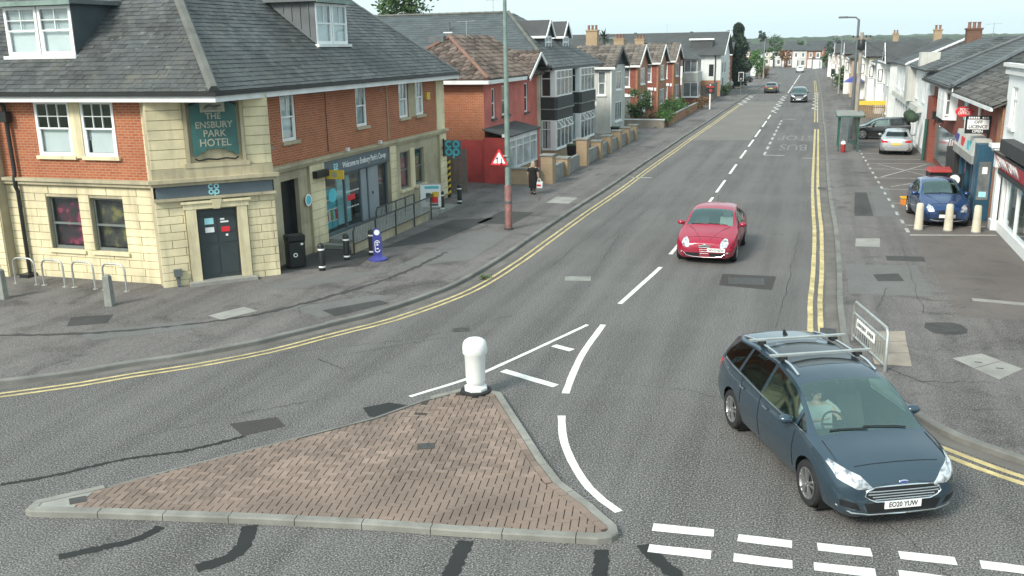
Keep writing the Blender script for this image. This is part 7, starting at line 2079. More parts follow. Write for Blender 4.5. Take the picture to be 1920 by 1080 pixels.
# ---- shop side
wc = thing('cream_post', 'cream round post in front of the blue hatchback nearside', 'bollard', (3.66, 35.4, PZ), 0, 'cream posts across the forecourt')
ob('shaft', MB().lathe([(.155, 0), (.15, .05), (.125, .75), (.12, .90), (.095, .95), (.005, .965)], 20), 'cream_paint', wc, 40)
ob('collar', MB().lathe([(.17, 0), (.17, .03), (.15, .04)], 20), 'concrete', wc, 40)
index_tree()
for x, y, lab in ((4.62, 35.4, 'cream round post in the middle of the blue hatchback bonnet'), (5.5, 35.3, 'cream round post between the blue hatchback and blue shop unit')):
    copy_tree(wc, (x, y, PZ), 0, lab)
# guard barrier with street name plate
gb_ = thing('guard_barrier', 'galvanised pedestrian barrier with white street name plate at the kerb', 'barrier', (1.35, 20.4, PZ))
p, q = Vector((1.06, 21.4, PZ)), Vector((1.62, 19.35, PZ))
e = (q - p).normalized(); nrm = Vector((-e.y, e.x, 0))
Lb = (q - p).length
fg = Fr((p.x, p.y), (e.x, e.y), (-abs(nrm.x), -nrm.y if nrm.x > 0 else nrm.y))
P3 = lambda u, z, d=0: Vector(fg(u, d, z))
ob('frame', MB().tube([P3(0, PZ), P3(0, .92), P3(.08, 1.0), P3(Lb - .08, 1.0), P3(Lb, .92), P3(Lb, PZ)], .035, 10), 'steel', gb_, 50)
for z in (.22, .74): ob('rail', MB().tube([P3(0, z), P3(Lb, z)], .025, 8), 'steel', gb_)
for i in range(1, 15):
    ob('bar', MB().tube([P3(Lb * i / 15, .22), P3(Lb * i / 15, .74)], .011, 6), 'steel', gb_)
npl = ob('name_plate', MB().box(.35, 1.5, .03, .05, .50, .70, fg), 'white_plastic', gb_)
for i in range(11):
    if i != 6: ob('print_mark', MB().box(.42 + i * .095, .48 + i * .095, .05, .053, .56 + (i % 3) * .008, .645, fg), 'black', npl)
# bus shelter
bs_ = thing('bus_shelter', 'green framed glass bus shelter on the shop-side pavement', 'bus shelter', (1.9, 62.5, PZ))
ob('roof', MB().rbox(1.15, 2.75, 60.6, 65.0, 2.26, 2.32, .2), 'concrete', bs_)
ob('roof_edge', MB().rbox(1.12, 2.78, 60.57, 65.03, 2.18, 2.26, .2), 'shelter_green', bs_)
for x, y in ((1.35, 60.9), (2.45, 60.9), (1.35, 64.6), (2.45, 64.6)):
    ob('post', MB().box(x - .04, x + .04, y - .04, y + .04, PZ, 2.2), 'shelter_green', bs_)
ob('pane', MB().box(1.45, 2.36, 60.89, 60.91, .35, 2.1), 'glass', bs_); ob('pane', MB().box(2.44, 2.46, 61.0, 64.5, .35, 2.1), 'glass', bs_); ob('pane', MB().box(1.45, 2.36, 64.59, 64.61, .35, 2.1), 'glass', bs_)
ob('bench', MB().box(2.05, 2.35, 61.4, 64.2, .5, .56), 'shelter_green', bs_)
rb_ = thing('red_litter_bin', 'small red and white litter bin beside the bus shelter post', 'bin', (1.62, 60.4, PZ), 0)
ob('body', MB().lathe([(.11, 0), (.14, .05), (.14, .5)], 14), 'red_dull', rb_, 40); ob('lid', MB().lathe([(.15, .5), (.14, .6), (.08, .68), (.005, .70)], 14), 'white_plastic', rb_, 40)
# telegraph pole and wires
tp = thing('telegraph_pole', 'timber telegraph pole with dark transformer box near the bus shelter', 'pole', (2.35, 63.7, PZ), 0)
ob('pole', MB().lathe([(.15, 0), (.10, 7.05)], 12), 'pole_wood', tp, 40)
ob('box', MB().lathe([(.22, 6.0), (.24, 6.1), (.24, 6.55), (.18, 6.62)], 10, (0, -.12, 0)), 'black', tp, 40)
ob('cross_arm', MB().box(-.55, .55, -.06, .06, 6.62, 6.74), 'wood', tp)
for x in (-.5, -.25, .25, .5): ob('insulator', MB().lathe([(.035, 6.74), (.05, 6.8), (.03, 6.88)], 8, (x, 0, 0)), 'black', tp)
for i, (dx, dy, dz) in enumerate(((.1, 61.5, -.3), (4.5, 26, -2.0), (4.2, -5, -2.1), (3.8, 44, -2.0))):
    w = ob('wire', MB().tube([(dx * t, dy * t, 6.7 + dz * t - .9 * t * (1 - t)) for t in [k / 10 for k in range(11)]], .012, 4), 'black', tp)
# traffic signals
def signal(loc, lab, rz):
    o = thing('traffic_signal', lab, 'traffic light', loc, rz, 'traffic signals at the crossing')
    ob('pole', MB().lathe([(.06, 0), (.055, 2.1)], 10), 'lead', o, 40)
    ob('backboard', MB().rbox(-.34, .34, -.02, .02, 1.75, 2.95, .08), 'white', o)
    ob('head', MB().rbox(-.25, .25, -.16, -.02, 1.85, 2.85, .05), 'black', o)
    for z, m in ((2.62, 'red_plastic'), (2.35, 'yellow'), (2.08, 'shelter_green')):
        ob('lamp', MB().lathe([(.10, -.17), (.10, -.20), (.004, -.22)], 12, (0, 0, z), 'y'), 'glass_dark' if m != 'shelter_green' else 'white_plastic', o)
        ob('visor', MB().lathe([(.11, -.16), (.12, -.30)], 12, (0, 0, z + .01), 'y', cap=False), 'black', o)
signal((-9.75, 128, PZ), 'white backed traffic signal on the pub-side pavement', 0)
signal((1.75, 142, PZ), 'white backed traffic signal on the shop-side pavement', 0)
# estate agent board
ea = thing('agent_board', 'red and black agent board on a white post by the pub-side wall', 'sign', (-10.6, 99.4, PZ), 0)
ob('post', MB().box(-.06, .06, -.06, .06, 0, 2.5), 'white', ea); ob('board', MB().box(-.45, .45, -.10, -.06, 1.6, 2.4), 'black', ea); ob('stripe', MB().box(-.4, .4, -.11, -.10, 2.2, 2.36), 'red_dull', ea)
ob('figure_print', MB().box(-.1, .2, -.112, -.10, 1.75, 2.05), 'red_dull', ea)
# things by the shops
wbn = thing('red_lidded_bin', 'black wheeled trade bin with bright red lid by the striped shop front', 'bin', (5.3, 44.6, PZ), .1)
ob('body', MB().hexa([(-.5, -.35, .1), (.5, -.35, .1), (.5, .35, .1), (-.5, .35, .1)], [(-.52, -.42, .95), (.52, -.42, .95), (.52, .42, .95), (-.52, .42, .95)]), 'car_black', wbn)
ob('lid', MB().hexa([(-.54, -.45, .95), (.54, -.45, .95), (.54, .45, .95), (-.54, .45, .95)], [(-.46, -.37, 1.03), (.46, -.37, 1.03), (.46, .40, 1.10), (-.46, .40, 1.10)]), 'red_dull', wbn)
for x in (-.45, .45):
    for y in (-.3, .3): ob('castor', MB().lathe([(.07, x - .02), (.07, x + .02)], 10, (0, y, .07), 'x'), 'rubber', wbn)
pb = thing('round_headed_sign', 'black pavement sign with two white round panels by the blue unit', 'sign', (5.35, 40.6, PZ), .0)
ob('panel', MB().rbox(-.28, .28, -.03, .03, .08, 1.35, .02), 'black', pb)
for z, r in ((1.12, .2), (.72, .22)): ob('disc', MB().lathe([(r, -.031), (r, -.036)], 20, (0, 0, z), 'y'), 'white_plastic', pb)
ob('base', MB().rbox(-.32, .32, -.2, .2, 0, .09, .05), 'rubber', pb)
oc = thing('orange_crate', 'orange and yellow plastic crate beside the blue hatchback', 'crate', (3.72, 41.0, PZ), .2)
ob('shell', MB().box(-.22, .22, -.16, -.14, 0, .3).box(-.22, .22, .14, .16, 0, .3).box(-.22, -.2, -.14, .14, 0, .3).box(.2, .22, -.14, .14, 0, .3).box(-.2, .2, -.14, .14, 0, .03), 'lens_amber', oc)
ob('rim', MB().box(-.25, .25, -.19, -.16, .27, .32).box(-.25, .25, .16, .19, .27, .32).box(-.25, -.22, -.16, .16, .27, .32).box(.22, .25, -.16, .16, .27, .32), 'yellow', oc)
# timber pen with yellow banner, far forecourt
tpn = thing('slatted_pen', 'brown slatted timber pen with yellow banner on the far forecourt', 'fence', (4.4, 88, PZ))
for i in range(16): ob('slat', MB().box(3.2 + i * .16, 3.3 + i * .16, 88, 88.05, PZ, 1.35), 'wood_warm', tpn)
for i in range(10): ob('slat', MB().box(3.15, 3.2, 88.1 + i * .3, 88.3 + i * .3, PZ, 1.35), 'wood_warm', tpn)
ob('banner', MB().box(3.1, 5.8, 87.95, 87.99, 1.25, 1.62), 'yellow', tpn); ob('rail', MB().box(3.1, 5.8, 88.05, 88.12, 1.0, 1.1), 'wood_warm', tpn)
pr = thing('blue_parasol', 'dark blue parasol standing among the far shop tables', 'parasol', (3.9, 118, PZ), 0)
ob('canopy', MB().lathe([(1.25, 1.95), (.7, 2.35), (.03, 2.7)], 8), 'blue_plastic', pr); ob('pole', MB().tube([(0, 0, 0), (0, 0, 2.7)], .03, 6), 'wood', pr); ob('base', MB().lathe([(.25, 0), (.25, .08)], 12), 'concrete', pr)
# ------------------------------------------------------------------ trees, shrubs, the far end of the street
def leaves(n, fn, size, rg, flat=.5):
    """n leaf-sized faces; fn gives a random point in the crown"""
    mb = MB()
    for _ in range(n):
        p = Vector(fn(rg)); s = size * rg.uniform(.6, 1.35)
        a = Vector((rg.gauss(0, 1), rg.gauss(0, 1), rg.gauss(0, flat))).normalized()
        b = a.cross(Vector((rg.gauss(0, 1), rg.gauss(0, 1), rg.gauss(0, 1)))).normalized()
        mb.add([p - a * s, p - b * s * .5, p + a * s, p + b * s * .5], [(0, 1, 2, 3)])
    return mb
def clumps(rg, k, shape):
    """clump centres in a crown, so light and dark show"""
    return [(shape(rg), rg.uniform(.6, 1.3)) for _ in range(k)]
def tree(name, label, loc, h, rx, rz, trunk_h, mat='leaf', n=1800, size=.16, k=26, cat='tree', group=None, seed=1, limbs=6):
    rg = random.Random(seed)
    o = thing(name, label, cat, loc, 0, group)
    cz = h - rz
    tr = MB().tube([(0, 0, 0), (rg.uniform(-.1, .1), rg.uniform(-.1, .1), trunk_h * .6), (0, 0, cz)], [rx * .13 + .05, rx * .09 + .03, .04], 8)
    ob('trunk', tr, 'bark', o, 50)
    def sh(r):
        while True:
            x, y, z = r.uniform(-1, 1), r.uniform(-1, 1), r.uniform(-1, 1)
            if .15 < x * x + y * y + z * z < 1: return Vector((x * rx * .85, y * rx * .85, cz + z * rz * .85))
    C = clumps(rg, k, sh)
    for i in range(limbs):
        ob('limb', MB().tube([(0, 0, trunk_h * .7 + i * .1), tuple(C[i % len(C)][0] * .6 + Vector((0, 0, cz * .35))), tuple(C[i % len(C)][0])], [.06, .04, .015], 5), 'bark', o)
    def pt(r):
        c, s = r.choice(C); q = rx * .28 * s
        return c + Vector((r.gauss(0, q * .6), r.gauss(0, q * .6), r.gauss(0, q * .5)))
    ob('crown', leaves(n, pt, size, rg), mat, o)
    return o
def bush(name, label, loc, sx, sy, sz, mat, n=900, size=.09, seed=3, group=None, cat='shrub'):
    rg = random.Random(seed)
    o = thing(name, label, cat, loc, 0, group)
    for i in range(4): ob('stem', MB().tube([(rg.uniform(-.1, .1), rg.uniform(-.1, .1), 0), (rg.uniform(-.5, .5) * sx, rg.uniform(-.5, .5) * sy, sz * .8)], [.03, .01], 5), 'bark', o)
    C = [Vector((rg.uniform(-1, 1) * sx * .8, rg.uniform(-1, 1) * sy * .8, rg.uniform(.15, .9) * sz)) for _ in range(18)]
    def pt(r):
        c = r.choice(C); q = min(sx, sy, sz) * .3
        p = c + Vector((r.gauss(0, q), r.gauss(0, q), r.gauss(0, q * .8))); p.z = max(.02, p.z); return p
    ob('foliage', leaves(n, pt, size, rg), mat, o)
    return o
# tall cypress
cy = thing('cypress_tree', 'tall narrow dark cypress beside the pub-side pavement', 'tree', (-12.0, 148.5, PZ), 0)
rg = random.Random(5)
ob('trunk', MB().tube([(0, 0, 0), (0, 0, 8.6)], [.22, .03], 8), 'bark', cy)
def cyp(r):
    t = r.random() ** .85; z = .25 + 9.2 * t
    R = 2.9 * (1 - t) ** .45 * (.78 + .22 * sin(z * 2.1 + 1)) * min(1, .45 + t * 2.2)
    a = r.uniform(0, 2 * pi); q = R * (r.random() ** .4) * (.88 + .24 * sin(a * 5 + z * 1.7))
    return (q * cos(a), q * sin(a), z)
ob('crown', leaves(9500, cyp, .22, rg, 1.6), 'leaf_dark', cy)
tree('garden_tree', 'bushy green tree showing above the roofs behind the pub', (-31.6, 70, 0), 11.4, 2.5, 2.1, 7.5, 'leaf', 2600, .17, 30, seed=8)
# spiky palm-like tree
pm = thing('palm_tree', 'dark spiky palm-like tree above the rendered house roof', 'tree', (-22.0, 100, 0), 0)
ob('trunk', MB().tube([(0, 0, 0), (.1, 0, 7.4)], [.2, .12], 8), 'bark', pm)
rg = random.Random(9); cr = MB()
for i in range(70):
    a = rg.uniform(0, 2 * pi); el = rg.uniform(-.5, 1.4); L = rg.uniform(.8, 1.3)
    d = Vector((cos(a) * cos(el), sin(a) * cos(el), sin(el))); s = d.cross(Vector((0, 0, 1))).normalized() * .06
    b = Vector((.1, 0, 7.5)); m_ = b + d * L * .6; t_ = b + d * L - Vector((0, 0, .22))
    cr.add([b - s, b + s, m_ + s, m_ - s, t_], [(0, 1, 2, 3), (3, 2, 4)])
ob('crown', cr, 'leaf_dark', pm)
tree('street_tree', 'bright green rounded tree past the cypress by the far lamp post', (-11.3, 186, 0), 5.8, 1.9, 2.5, 2.0, 'leaf_bright', 1500, .2, 22, seed=12)
tree('street_tree', 'dark tree beside the white parked car past the cypress', (-15.5, 160, 0), 3.4, 1.4, 1.3, 1.4, 'leaf_dark', 900, .17, 16, seed=13)
tree('distant_tree', 'thin dark distant tree standing above the far roofs', (-24, 420, 0), 12.0, 1.8, 2.6, 9, 'leaf_dark', 700, .5, 14, seed=14)
tree('garden_tree', 'small dark tree among the far shop-side gardens', (3.4, 133, 0), 3.6, 1.6, 1.2, 1.5, 'leaf', 900, .16, 16, seed=15)
bush('climbing_shrub', 'dark climbing shrub against the first red brick house', (-14.4, 80.3, PZ), 1.0, .7, 2.9, 'leaf', 2200, .10, 21)
bush('hedge', 'trimmed bright green hedge before the middle brick house', (-13.2, 90.0, PZ), 1.2, 3.2, 1.3, 'leaf_bright', 3000, .09, 22, cat='hedge')
bush('hedge', 'low spreading green hedge along the terrace garden wall', (-12.6, 84.5, PZ), .6, 4.5, 1.15, 'leaf', 3200, .09, 23, cat='hedge')
bush('reddish_shrub', 'reddish shrub behind the corner of the terrace garden wall', (-12.9, 77.6, PZ), .8, .5, 1.2, 'leaf_dry', 900, .08, 24)
bush('pale_shrub', 'pale green shrub spilling over the wall corner onto the pavement', (-11.6, 77.4, PZ), .65, .8, 1.35, 'leaf_bright', 1100, .08, 25)
bush('verge_shrub', 'brownish shrub beside the agent board', (-11.6, 101, PZ), .8, 1.6, 1.1, 'leaf_dry', 900, .09, 26)
bush('verge_shrub', 'untidy shrub at the end of the board fence', (-11.7, 126.5, PZ), .6, 2.0, 1.6, 'leaf', 1100, .10, 27)
bush('hedge', 'dark hedge under the tall cypress', (-12.6, 152.0, PZ), 1.2, 3.0, 1.5, 'leaf_dark', 1600, .11, 28, cat='hedge')
bush('verge_shrub', 'yellowing shrub by the kerb past the cypress', (-10.4, 192, PZ), .9, 3.0, 1.8, 'leaf_dry', 900, .16, 29)
bush('verge_shrub', 'dark garden shrub on the shop side behind the signal', (3.0, 140, PZ), 1.0, 3.0, 1.9, 'leaf', 1200, .13, 30)
bush('weed_tuft', 'small weed tuft growing in the pub-side gutter', (-9.05, 25.2, .0), .14, .2, .12, 'leaf', 120, .03, 31, cat='weed')
# ground-floor brick building beyond the white one
bk = thing('brick_lodge', 'small brick building with white eaves between white building and cypress', 'building', (-14.5, 145, PZ))
wall(bk, FS(143), -18, -12.6, 0, 5.2, 'brick_orange', [(-13.6, -13.0, 3.0, 4.2)]); wall(bk, FE(-12.6), 143, 150, 0, 5.2, 'brick_orange')
far_window(bk, FS(143), -13.6, -13.0, 3.0, 4.2)
roof_plane(bk, [(-12.2, 142.5, 5.2), (-18.5, 142.5, 5.2), (-18.5, 146.5, 6.9), (-12.2, 146.5, 6.9)], 'none', 'slate_flat')
ob('eaves_board', MB().box(-18.5, -12.2, 142.4, 142.5, 5.0, 5.2), 'white', bk)
for i in range(6): ob('step_quoin', MB().box(-13.1 + .1, -12.55, 142.9, 143, .6 + i * .7, .8 + i * .7), 'cream_render', bk)
# houses across the far end, where the street bends away
def far_house(X0, X1, Y, ze, zr, wm, rm, lab, n=2, shop=False):
    h = thing('far_house', lab, 'house', ((X0 + X1) / 2, Y + 4, 0), None, 'houses at the bend')
    w = (X1 - X0) / n
    hs = [(X0 + w * (i + .28), X0 + w * (i + .72), 2.7, 4.0) for i in range(n)] + [(X0 + w * (i + .2), X0 + w * (i + .8), .5, 2.0) for i in range(n)]
    wall(h, FS(Y), X0, X1, 0, ze, wm, hs, back=.3)
    for a, b, c, e in hs: far_window(h, FS(Y), a, b, c, e, fw=.14)
    ob('side_wall', MB().quad((X1, Y, 0), (X1, Y + 8, 0), (X1, Y + 8, ze), (X1, Y, ze)), wm, h)
    roof_plane(h, [(X1 + .3, Y - .4, ze), (X0 - .3, Y - .4, ze), (X0 - .3, Y + 4, zr), (X1 + .3, Y + 4, zr)], 'none', rm)
    roof_plane(h, [(X0 - .3, Y + 8.4, ze), (X1 + .3, Y + 8.4, ze), (X1 + .3, Y + 4, zr), (X0 - .3, Y + 4, zr)], 'none', rm)
    ob('bay', MB().box(X0 + w * .15, X0 + w * .7, Y - .7, Y, 0, 2.2), 'white', h)
far_house(-1.9, .4, 262, 2.6, 2.9, 'white_render', 'lead', 'low white flat-roofed building at the bend', 1)
far_house(-3.6, .4, 268, 4.5, 5.6, 'brick_orange', 'slate_flat', 'orange brick house behind the low white building at the bend', 2)
far_house(-7.4, -3.7, 274, 4.6, 6.0, 'white_render', 'tile_red', 'white house with bright red tiled roof at the bend', 2)
far_house(-10.6, -7.6, 284, 4.6, 6.0, 'brick_red', 'tile_red', 'brick house with red tiled roof farther round the bend', 2)
far_house(-14.2, -10.9, 292, 4.5, 5.8, 'white_render', 'tile_grey', 'white house with brown roof farther round the bend', 2)
far_house(-18.2, -14.6, 300, 4.4, 5.9, 'cream_render', 'slate_flat', 'cream house with dark roof round the bend', 2)
far_house(-23, -18.6, 310, 4.6, 6.4, 'brick_orange', 'tile_red', 'brick house with red roof behind the far lamp post', 2)
far_house(-13.8, -11.6, 206, 4.6, 6.0, 'white_render', 'tile_red', 'narrow white gabled house past the street tree', 1)
for i in range(9):
    far_house(-30 + i * 8.5, -24 + i * 8.5, 345 + (i % 3) * 22, 5.0, 7.2, ['brick_red', 'cream_render', 'white_render'][i % 3], ['tile_red', 'slate_flat', 'tile_grey'][(i + 1) % 3],
              ['brick house in the far rows, farthest to the pub side', 'cream house in the far rows behind the red roofs', 'white house in the far rows above the bend', 'brick house in the far rows behind the white garage', 'cream house in the far rows beyond the last street house', 'white house in the far rows above the shop-side gardens', 'brick house in the far rows behind the tan house', 'cream house in the far rows behind the parade chimney', 'white house in the far rows, farthest to the shop side'][i], 2)
for i, (x, y, h_, m_, lab) in enumerate(((-9.2, 268, 5.2, 'leaf_dry', 'brownish tree before the red-roofed houses at the bend'), (-12.4, 276, 6.6, 'leaf', 'green tree before the far cream house'), (-16, 250, 5.0, 'leaf_dark', 'dark tree in the gardens left of the bend'), (1.6, 240, 4.4, 'leaf', 'green tree at the shop-side corner of the bend'), (-5.6, 332, 7.6, 'leaf', 'green tree rising behind the red roofs'), (-15, 345, 10.0, 'leaf', 'tall green tree rising behind the far dark roof'), (3.6, 300, 8.2, 'leaf_dark', 'dark tree rising beyond the bend on the shop side'))):
    tree('garden_tree', lab, (x, y, 0), h_, h_ * .3, h_ * .38, h_ * .35, m_, 700, .3, 14, seed=40 + i, limbs=3)
# wooded hills on the horizon
def ridge(name, Y, h0, amp, x0, x1, n, seed, mat):
    r = random.Random(seed); mb = MB()
    ph = [r.uniform(0, 6.3) for _ in range(6)]
    top = []
    for i in range(n + 1):
        x = x0 + (x1 - x0) * i / n
        z = h0 + amp * (sin(x * .004 + ph[0]) + .6 * sin(x * .011 + ph[1])) + r.uniform(-1, 1) * amp * .28 + (r.random() ** 6) * amp * 1.0
        top.append((x, z))
    V = [(x, Y - 40, -.1) for x, z in top] + [(x, Y - 12, z * .75) for x, z in top] + [(x, Y, z) for x, z in top] + [(x, Y + 60, -.1) for x, z in top]
    m = n + 1
    F = [(k * m + i, k * m + i + 1, (k + 1) * m + i + 1, (k + 1) * m + i) for k in range(3) for i in range(n)]
    return stuff(ob(name, mb.add(V, F), mat))
tag(ridge('woodland', 700, 8.6, 1.2, -500, 900, 420, 3, 'far_wood'), 'distant wooded rise behind the far rooftops', 'woodland')
tag(ridge('woodland', 1250, 11.0, 1.6, -900, 1500, 420, 4, 'far_wood'), 'hazy blue-green wooded hill on the horizon', 'woodland')

# thin morning haze
hz = bpy.data.materials.new('haze'); hz.use_nodes = True
hz.node_tree.nodes.clear()
_o = hz.node_tree.nodes.new('ShaderNodeOutputMaterial'); _v = hz.node_tree.nodes.new('ShaderNodeVolumePrincipled')
_v.inputs['Density'].default_value = .00022; _v.inputs['Color'].default_value = (.80, .92, .95, 1); _v.inputs['Anisotropy'].default_value = .2
hz.node_tree.links.new(_v.outputs[0], _o.inputs['Volume'])
MAT['haze'] = hz
stuff(ob('haze', MB().box(-1000, 1600, -60, 1400, -1.2, 30), 'haze'))
# ------------------------------------------------------------------ people
def skinned(name, verts, edges, radii, mat, parent, root=0, sub=2, label=None):
    """one continuous surface grown round a skeleton"""
    me = bpy.data.meshes.new(name)
    me.from_pydata(verts, edges, [])
    o = bpy.data.objects.new(name, me); COL.objects.link(o)
    sk = o.modifiers.new('skin', 'SKIN')
    layer = me.skin_vertices[0].data if me.skin_vertices else None
    if layer is None:
        bpy.context.view_layer.objects.active = o
        bpy.ops.mesh.customdata_skin_add()
        layer = me.skin_vertices[0].data
    for i, r in enumerate(radii):
        layer[i].radius = (r, r) if isinstance(r, (int, float)) else r
        layer[i].use_root = (i == root)
    sk.use_smooth_shade = True
    ss = o.modifiers.new('sub', 'SUBSURF'); ss.levels = sub; ss.render_levels = sub
    dg = bpy.context.evaluated_depsgraph_get()
    m2 = bpy.data.meshes.new_from_object(o.evaluated_get(dg))
    bpy.data.objects.remove(o); bpy.data.meshes.remove(me)
    m2.name = name
    m2.materials.clear(); m2.materials.append(MAT[mat]); m2.shade_smooth()
    x = link(name, m2, parent)
    return x
def hand(base, d, side, parent, mat='skin', curl=.5):
    """palm and five bent fingers"""
    b = Vector(base); d = Vector(d).normalized(); s = Vector(side).normalized(); n = d.cross(s).normalized()
    V = [b, b + d * .05, b + d * .085]; E = [(0, 1), (1, 2)]; R = [(.022, .016), (.036, .016), (.034, .014)]
    for k, (off, L) in enumerate(((-.03, .055), (-.01, .07), (.01, .068), (.03, .05))):
        i = len(V); r0 = b + d * .09 + s * off
        V += [r0, r0 + d * L * .5 + n * curl * .02, r0 + d * L * .75 + n * curl * .055]; E += [(2, i), (i, i + 1), (i + 1, i + 2)]; R += [.0095, .009, .008]
    i = len(V); t = b + d * .03 + s * -.035
    V += [t, t + d * .03 - s * .03 + n * .012, t + d * .055 - s * .025 + n * .03]; E += [(1, i), (i, i + 1), (i + 1, i + 2)]; R += [.011, .010, .008]
    return V, E, R
def figure(o, J, skinmat='skin'):
    """body as one surface: J holds joint positions"""
    names = ['pelvis', 'waist', 'chest', 'neck', 'chin', 'head', 'crown', 'shL', 'elL', 'wrL', 'shR', 'elR', 'wrR', 'hipL', 'knL', 'anL', 'toL', 'hipR', 'knR', 'anR', 'toR']
    rad = dict(pelvis=(.15, .12), waist=(.125, .095), chest=(.15, .105), neck=.052, chin=(.062, .07), head=(.078, .095), crown=(.062, .072), shL=.062, shR=.062, elL=.043, elR=.043, wrL=.028, wrR=.028, hipL=.085, hipR=.085, knL=.056, knR=.056, anL=.036, anR=.036, toL=(.04, .025), toR=(.04, .025))
    E = [('pelvis', 'waist'), ('waist', 'chest'), ('chest', 'neck'), ('neck', 'chin'), ('chin', 'head'), ('head', 'crown'), ('chest', 'shL'), ('shL', 'elL'), ('elL', 'wrL'), ('chest', 'shR'), ('shR', 'elR'), ('elR', 'wrR'), ('pelvis', 'hipL'), ('hipL', 'knL'), ('knL', 'anL'), ('anL', 'toL'), ('pelvis', 'hipR'), ('hipR', 'knR'), ('knR', 'anR'), ('anR', 'toR')]
    V = [J[n] for n in names]; ix = {n: i for i, n in enumerate(names)}
    EE = [(ix[a], ix[b]) for a, b in E]; R = [rad[n] for n in names]
    for w, el, sd in (('wrL', 'elL', -1), ('wrR', 'elR', 1)):
        d = Vector(J[w]) - Vector(J[el])
        side = Vector((0, 1, 0)) if abs(d.normalized().y) < .8 else Vector((1, 0, 0))
        hv, he, hr = hand(Vector(J[w]) + d.normalized() * .02, d, side * sd, o)
        k = len(V); V += [tuple(v) for v in hv]; EE += [(ix[w], k)] + [(a + k, b + k) for a, b in he]; R += hr
    return skinned('body', [tuple(v) for v in V], EE, R, skinmat, o, 0)
def face(o, c, fwd, hair='hair', long_hair=False):
    """eyes, nose, mouth, ears and hair round the head centre"""
    c = Vector(c); f = Vector(fwd).normalized(); s = f.cross(Vector((0, 0, 1))).normalized()
    for k in (-1, 1):
        ob('eye', MB().ball(tuple(c + f * .088 + s * k * .032 + Vector((0, 0, .005))), .011, .011, .009, 8, 6), 'cloth_black', o, True)
        ob('ear', MB().ball(tuple(c + s * k * .082 + Vector((0, 0, -.01))), .016, .016, .03, 8, 6), 'skin', o, True)
    ob('nose', MB().ball(tuple(c + f * .098 + Vector((0, 0, -.03))), .013, .013, .02, 8, 6), 'skin', o, True)
    ob('mouth', MB().ball(tuple(c + f * .09 + Vector((0, 0, -.066))), .018, .018, .006, 8, 6), 'lens_red', o, True)
    h = MB().ball(tuple(c - f * .022 + Vector((0, 0, .032))), .098, .105, .10, 16, 10)
    if long_hair:
        h.ball(tuple(c - f * .06 + Vector((0, 0, -.10))), .11, .075, .17, 14, 10)
    ob('hair', h, hair, o, True)
# woman walking up the pavement with a carrier bag (seen from behind)
wm = thing('person', 'fair-haired person in a black dress walking away with a white carrier bag', 'person', (-12.15, 40.66, PZ), 0)
J = dict(pelvis=(0, 0, .80), waist=(0, 0, .95), chest=(0, .01, 1.12), neck=(0, .02, 1.26), chin=(0, .05, 1.31), head=(0, .04, 1.37), crown=(0, .03, 1.43), shL=(-.16, .0, 1.19), elL=(-.24, -.03, .98), wrL=(-.24, .05, .80), shR=(.16, 0, 1.19), elR=(.24, -.02, .97), wrR=(.26, .02, .78),
         hipL=(-.09, 0, .76), knL=(-.09, .10, .43), anL=(-.09, .03, .09), toL=(-.09, .14, .03), hipR=(.09, 0, .76), knR=(.09, -.02, .43), anR=(.09, -.16, .11), toR=(.09, -.06, .03))
figure(wm, J); face(wm, J['head'], (0, 1, 0), 'hair', True)
ob('dress', MB().lathe([(.185, .30), (.20, .55), (.205, .75), (.165, .95), (.185, 1.10), (.18, 1.18), (.10, 1.24)], 18), 'cloth_black', wm, 60)
for s in (-1, 1):
    ob('sleeve', MB().tube([(s * .14, 0, 1.19), (s * .20, -.01, 1.10), (s * .225, -.02, 1.03)], [.075, .072, .07], 10), 'cloth_black', wm, 60)
    ob('shoe', MB().rbox(s * .09 - .045, s * .09 + .045, (.0 if s < 0 else -.20), (.22 if s < 0 else .02), -.002, .07, .04), 'cloth_black', wm, 50)
    ob('stocking', MB().tube([(s * .09, (.09 if s < 0 else -.02), .45), (s * .09, (.03 if s < 0 else -.14), .12)], [.064, .045], 10), 'cloth_black', wm, 60)
bg = thing('carrier_bag', 'white plastic carrier bag with red print held by the person in black', 'bag', (-11.86, 40.68, .36), 0)
ob('sack', MB().hexa([(-.13, -.06, .03), (.13, -.06, .03), (.14, .06, .02), (-.12, .06, .02)], [(-.17, -.09, .30), (.17, -.08, .30), (.16, .09, .31), (-.16, .09, .31)]), 'white_plastic', bg)
ob('print', MB().box(-.09, .09, -.088, -.075, .12, .2), 'red_plastic', bg)
for k in (-1, 1): ob('handle', MB().tube([(-.1, k * .03, .30), (-.03, k * .02, .46), (.03, k * .02, .46), (.1, k * .03, .30)], .012, 6), 'white_plastic', bg)
# driver of the people carrier, at the wheel
dv = thing('person', 'driver in a pale t-shirt with both hands on the people carrier wheel', 'person', floc, fhead)
J = dict(pelvis=(.28, -.40, .60), waist=(.22, -.40, .78), chest=(.16, -.40, .98), neck=(.13, -.40, 1.14), chin=(.17, -.40, 1.19), head=(.16, -.40, 1.26), crown=(.14, -.40, 1.33), shL=(.16, -.22, 1.06), elL=(.42, -.10, .90), wrL=(.62, -.24, 1.0), shR=(.16, -.58, 1.06), elR=(.42, -.70, .90), wrR=(.62, -.56, 1.0),
         hipL=(.32, -.30, .60), knL=(.72, -.27, .66), anL=(.95, -.28, .40), toL=(1.05, -.28, .37), hipR=(.32, -.50, .60), knR=(.72, -.53, .66), anR=(.95, -.52, .40), toR=(1.05, -.52, .37))
J = {k: (x + .16, y + .12, z) for k, (x, y, z) in J.items()}
figure(dv, J); face(dv, J['head'], (1, 0, 0), 'hair_dark')
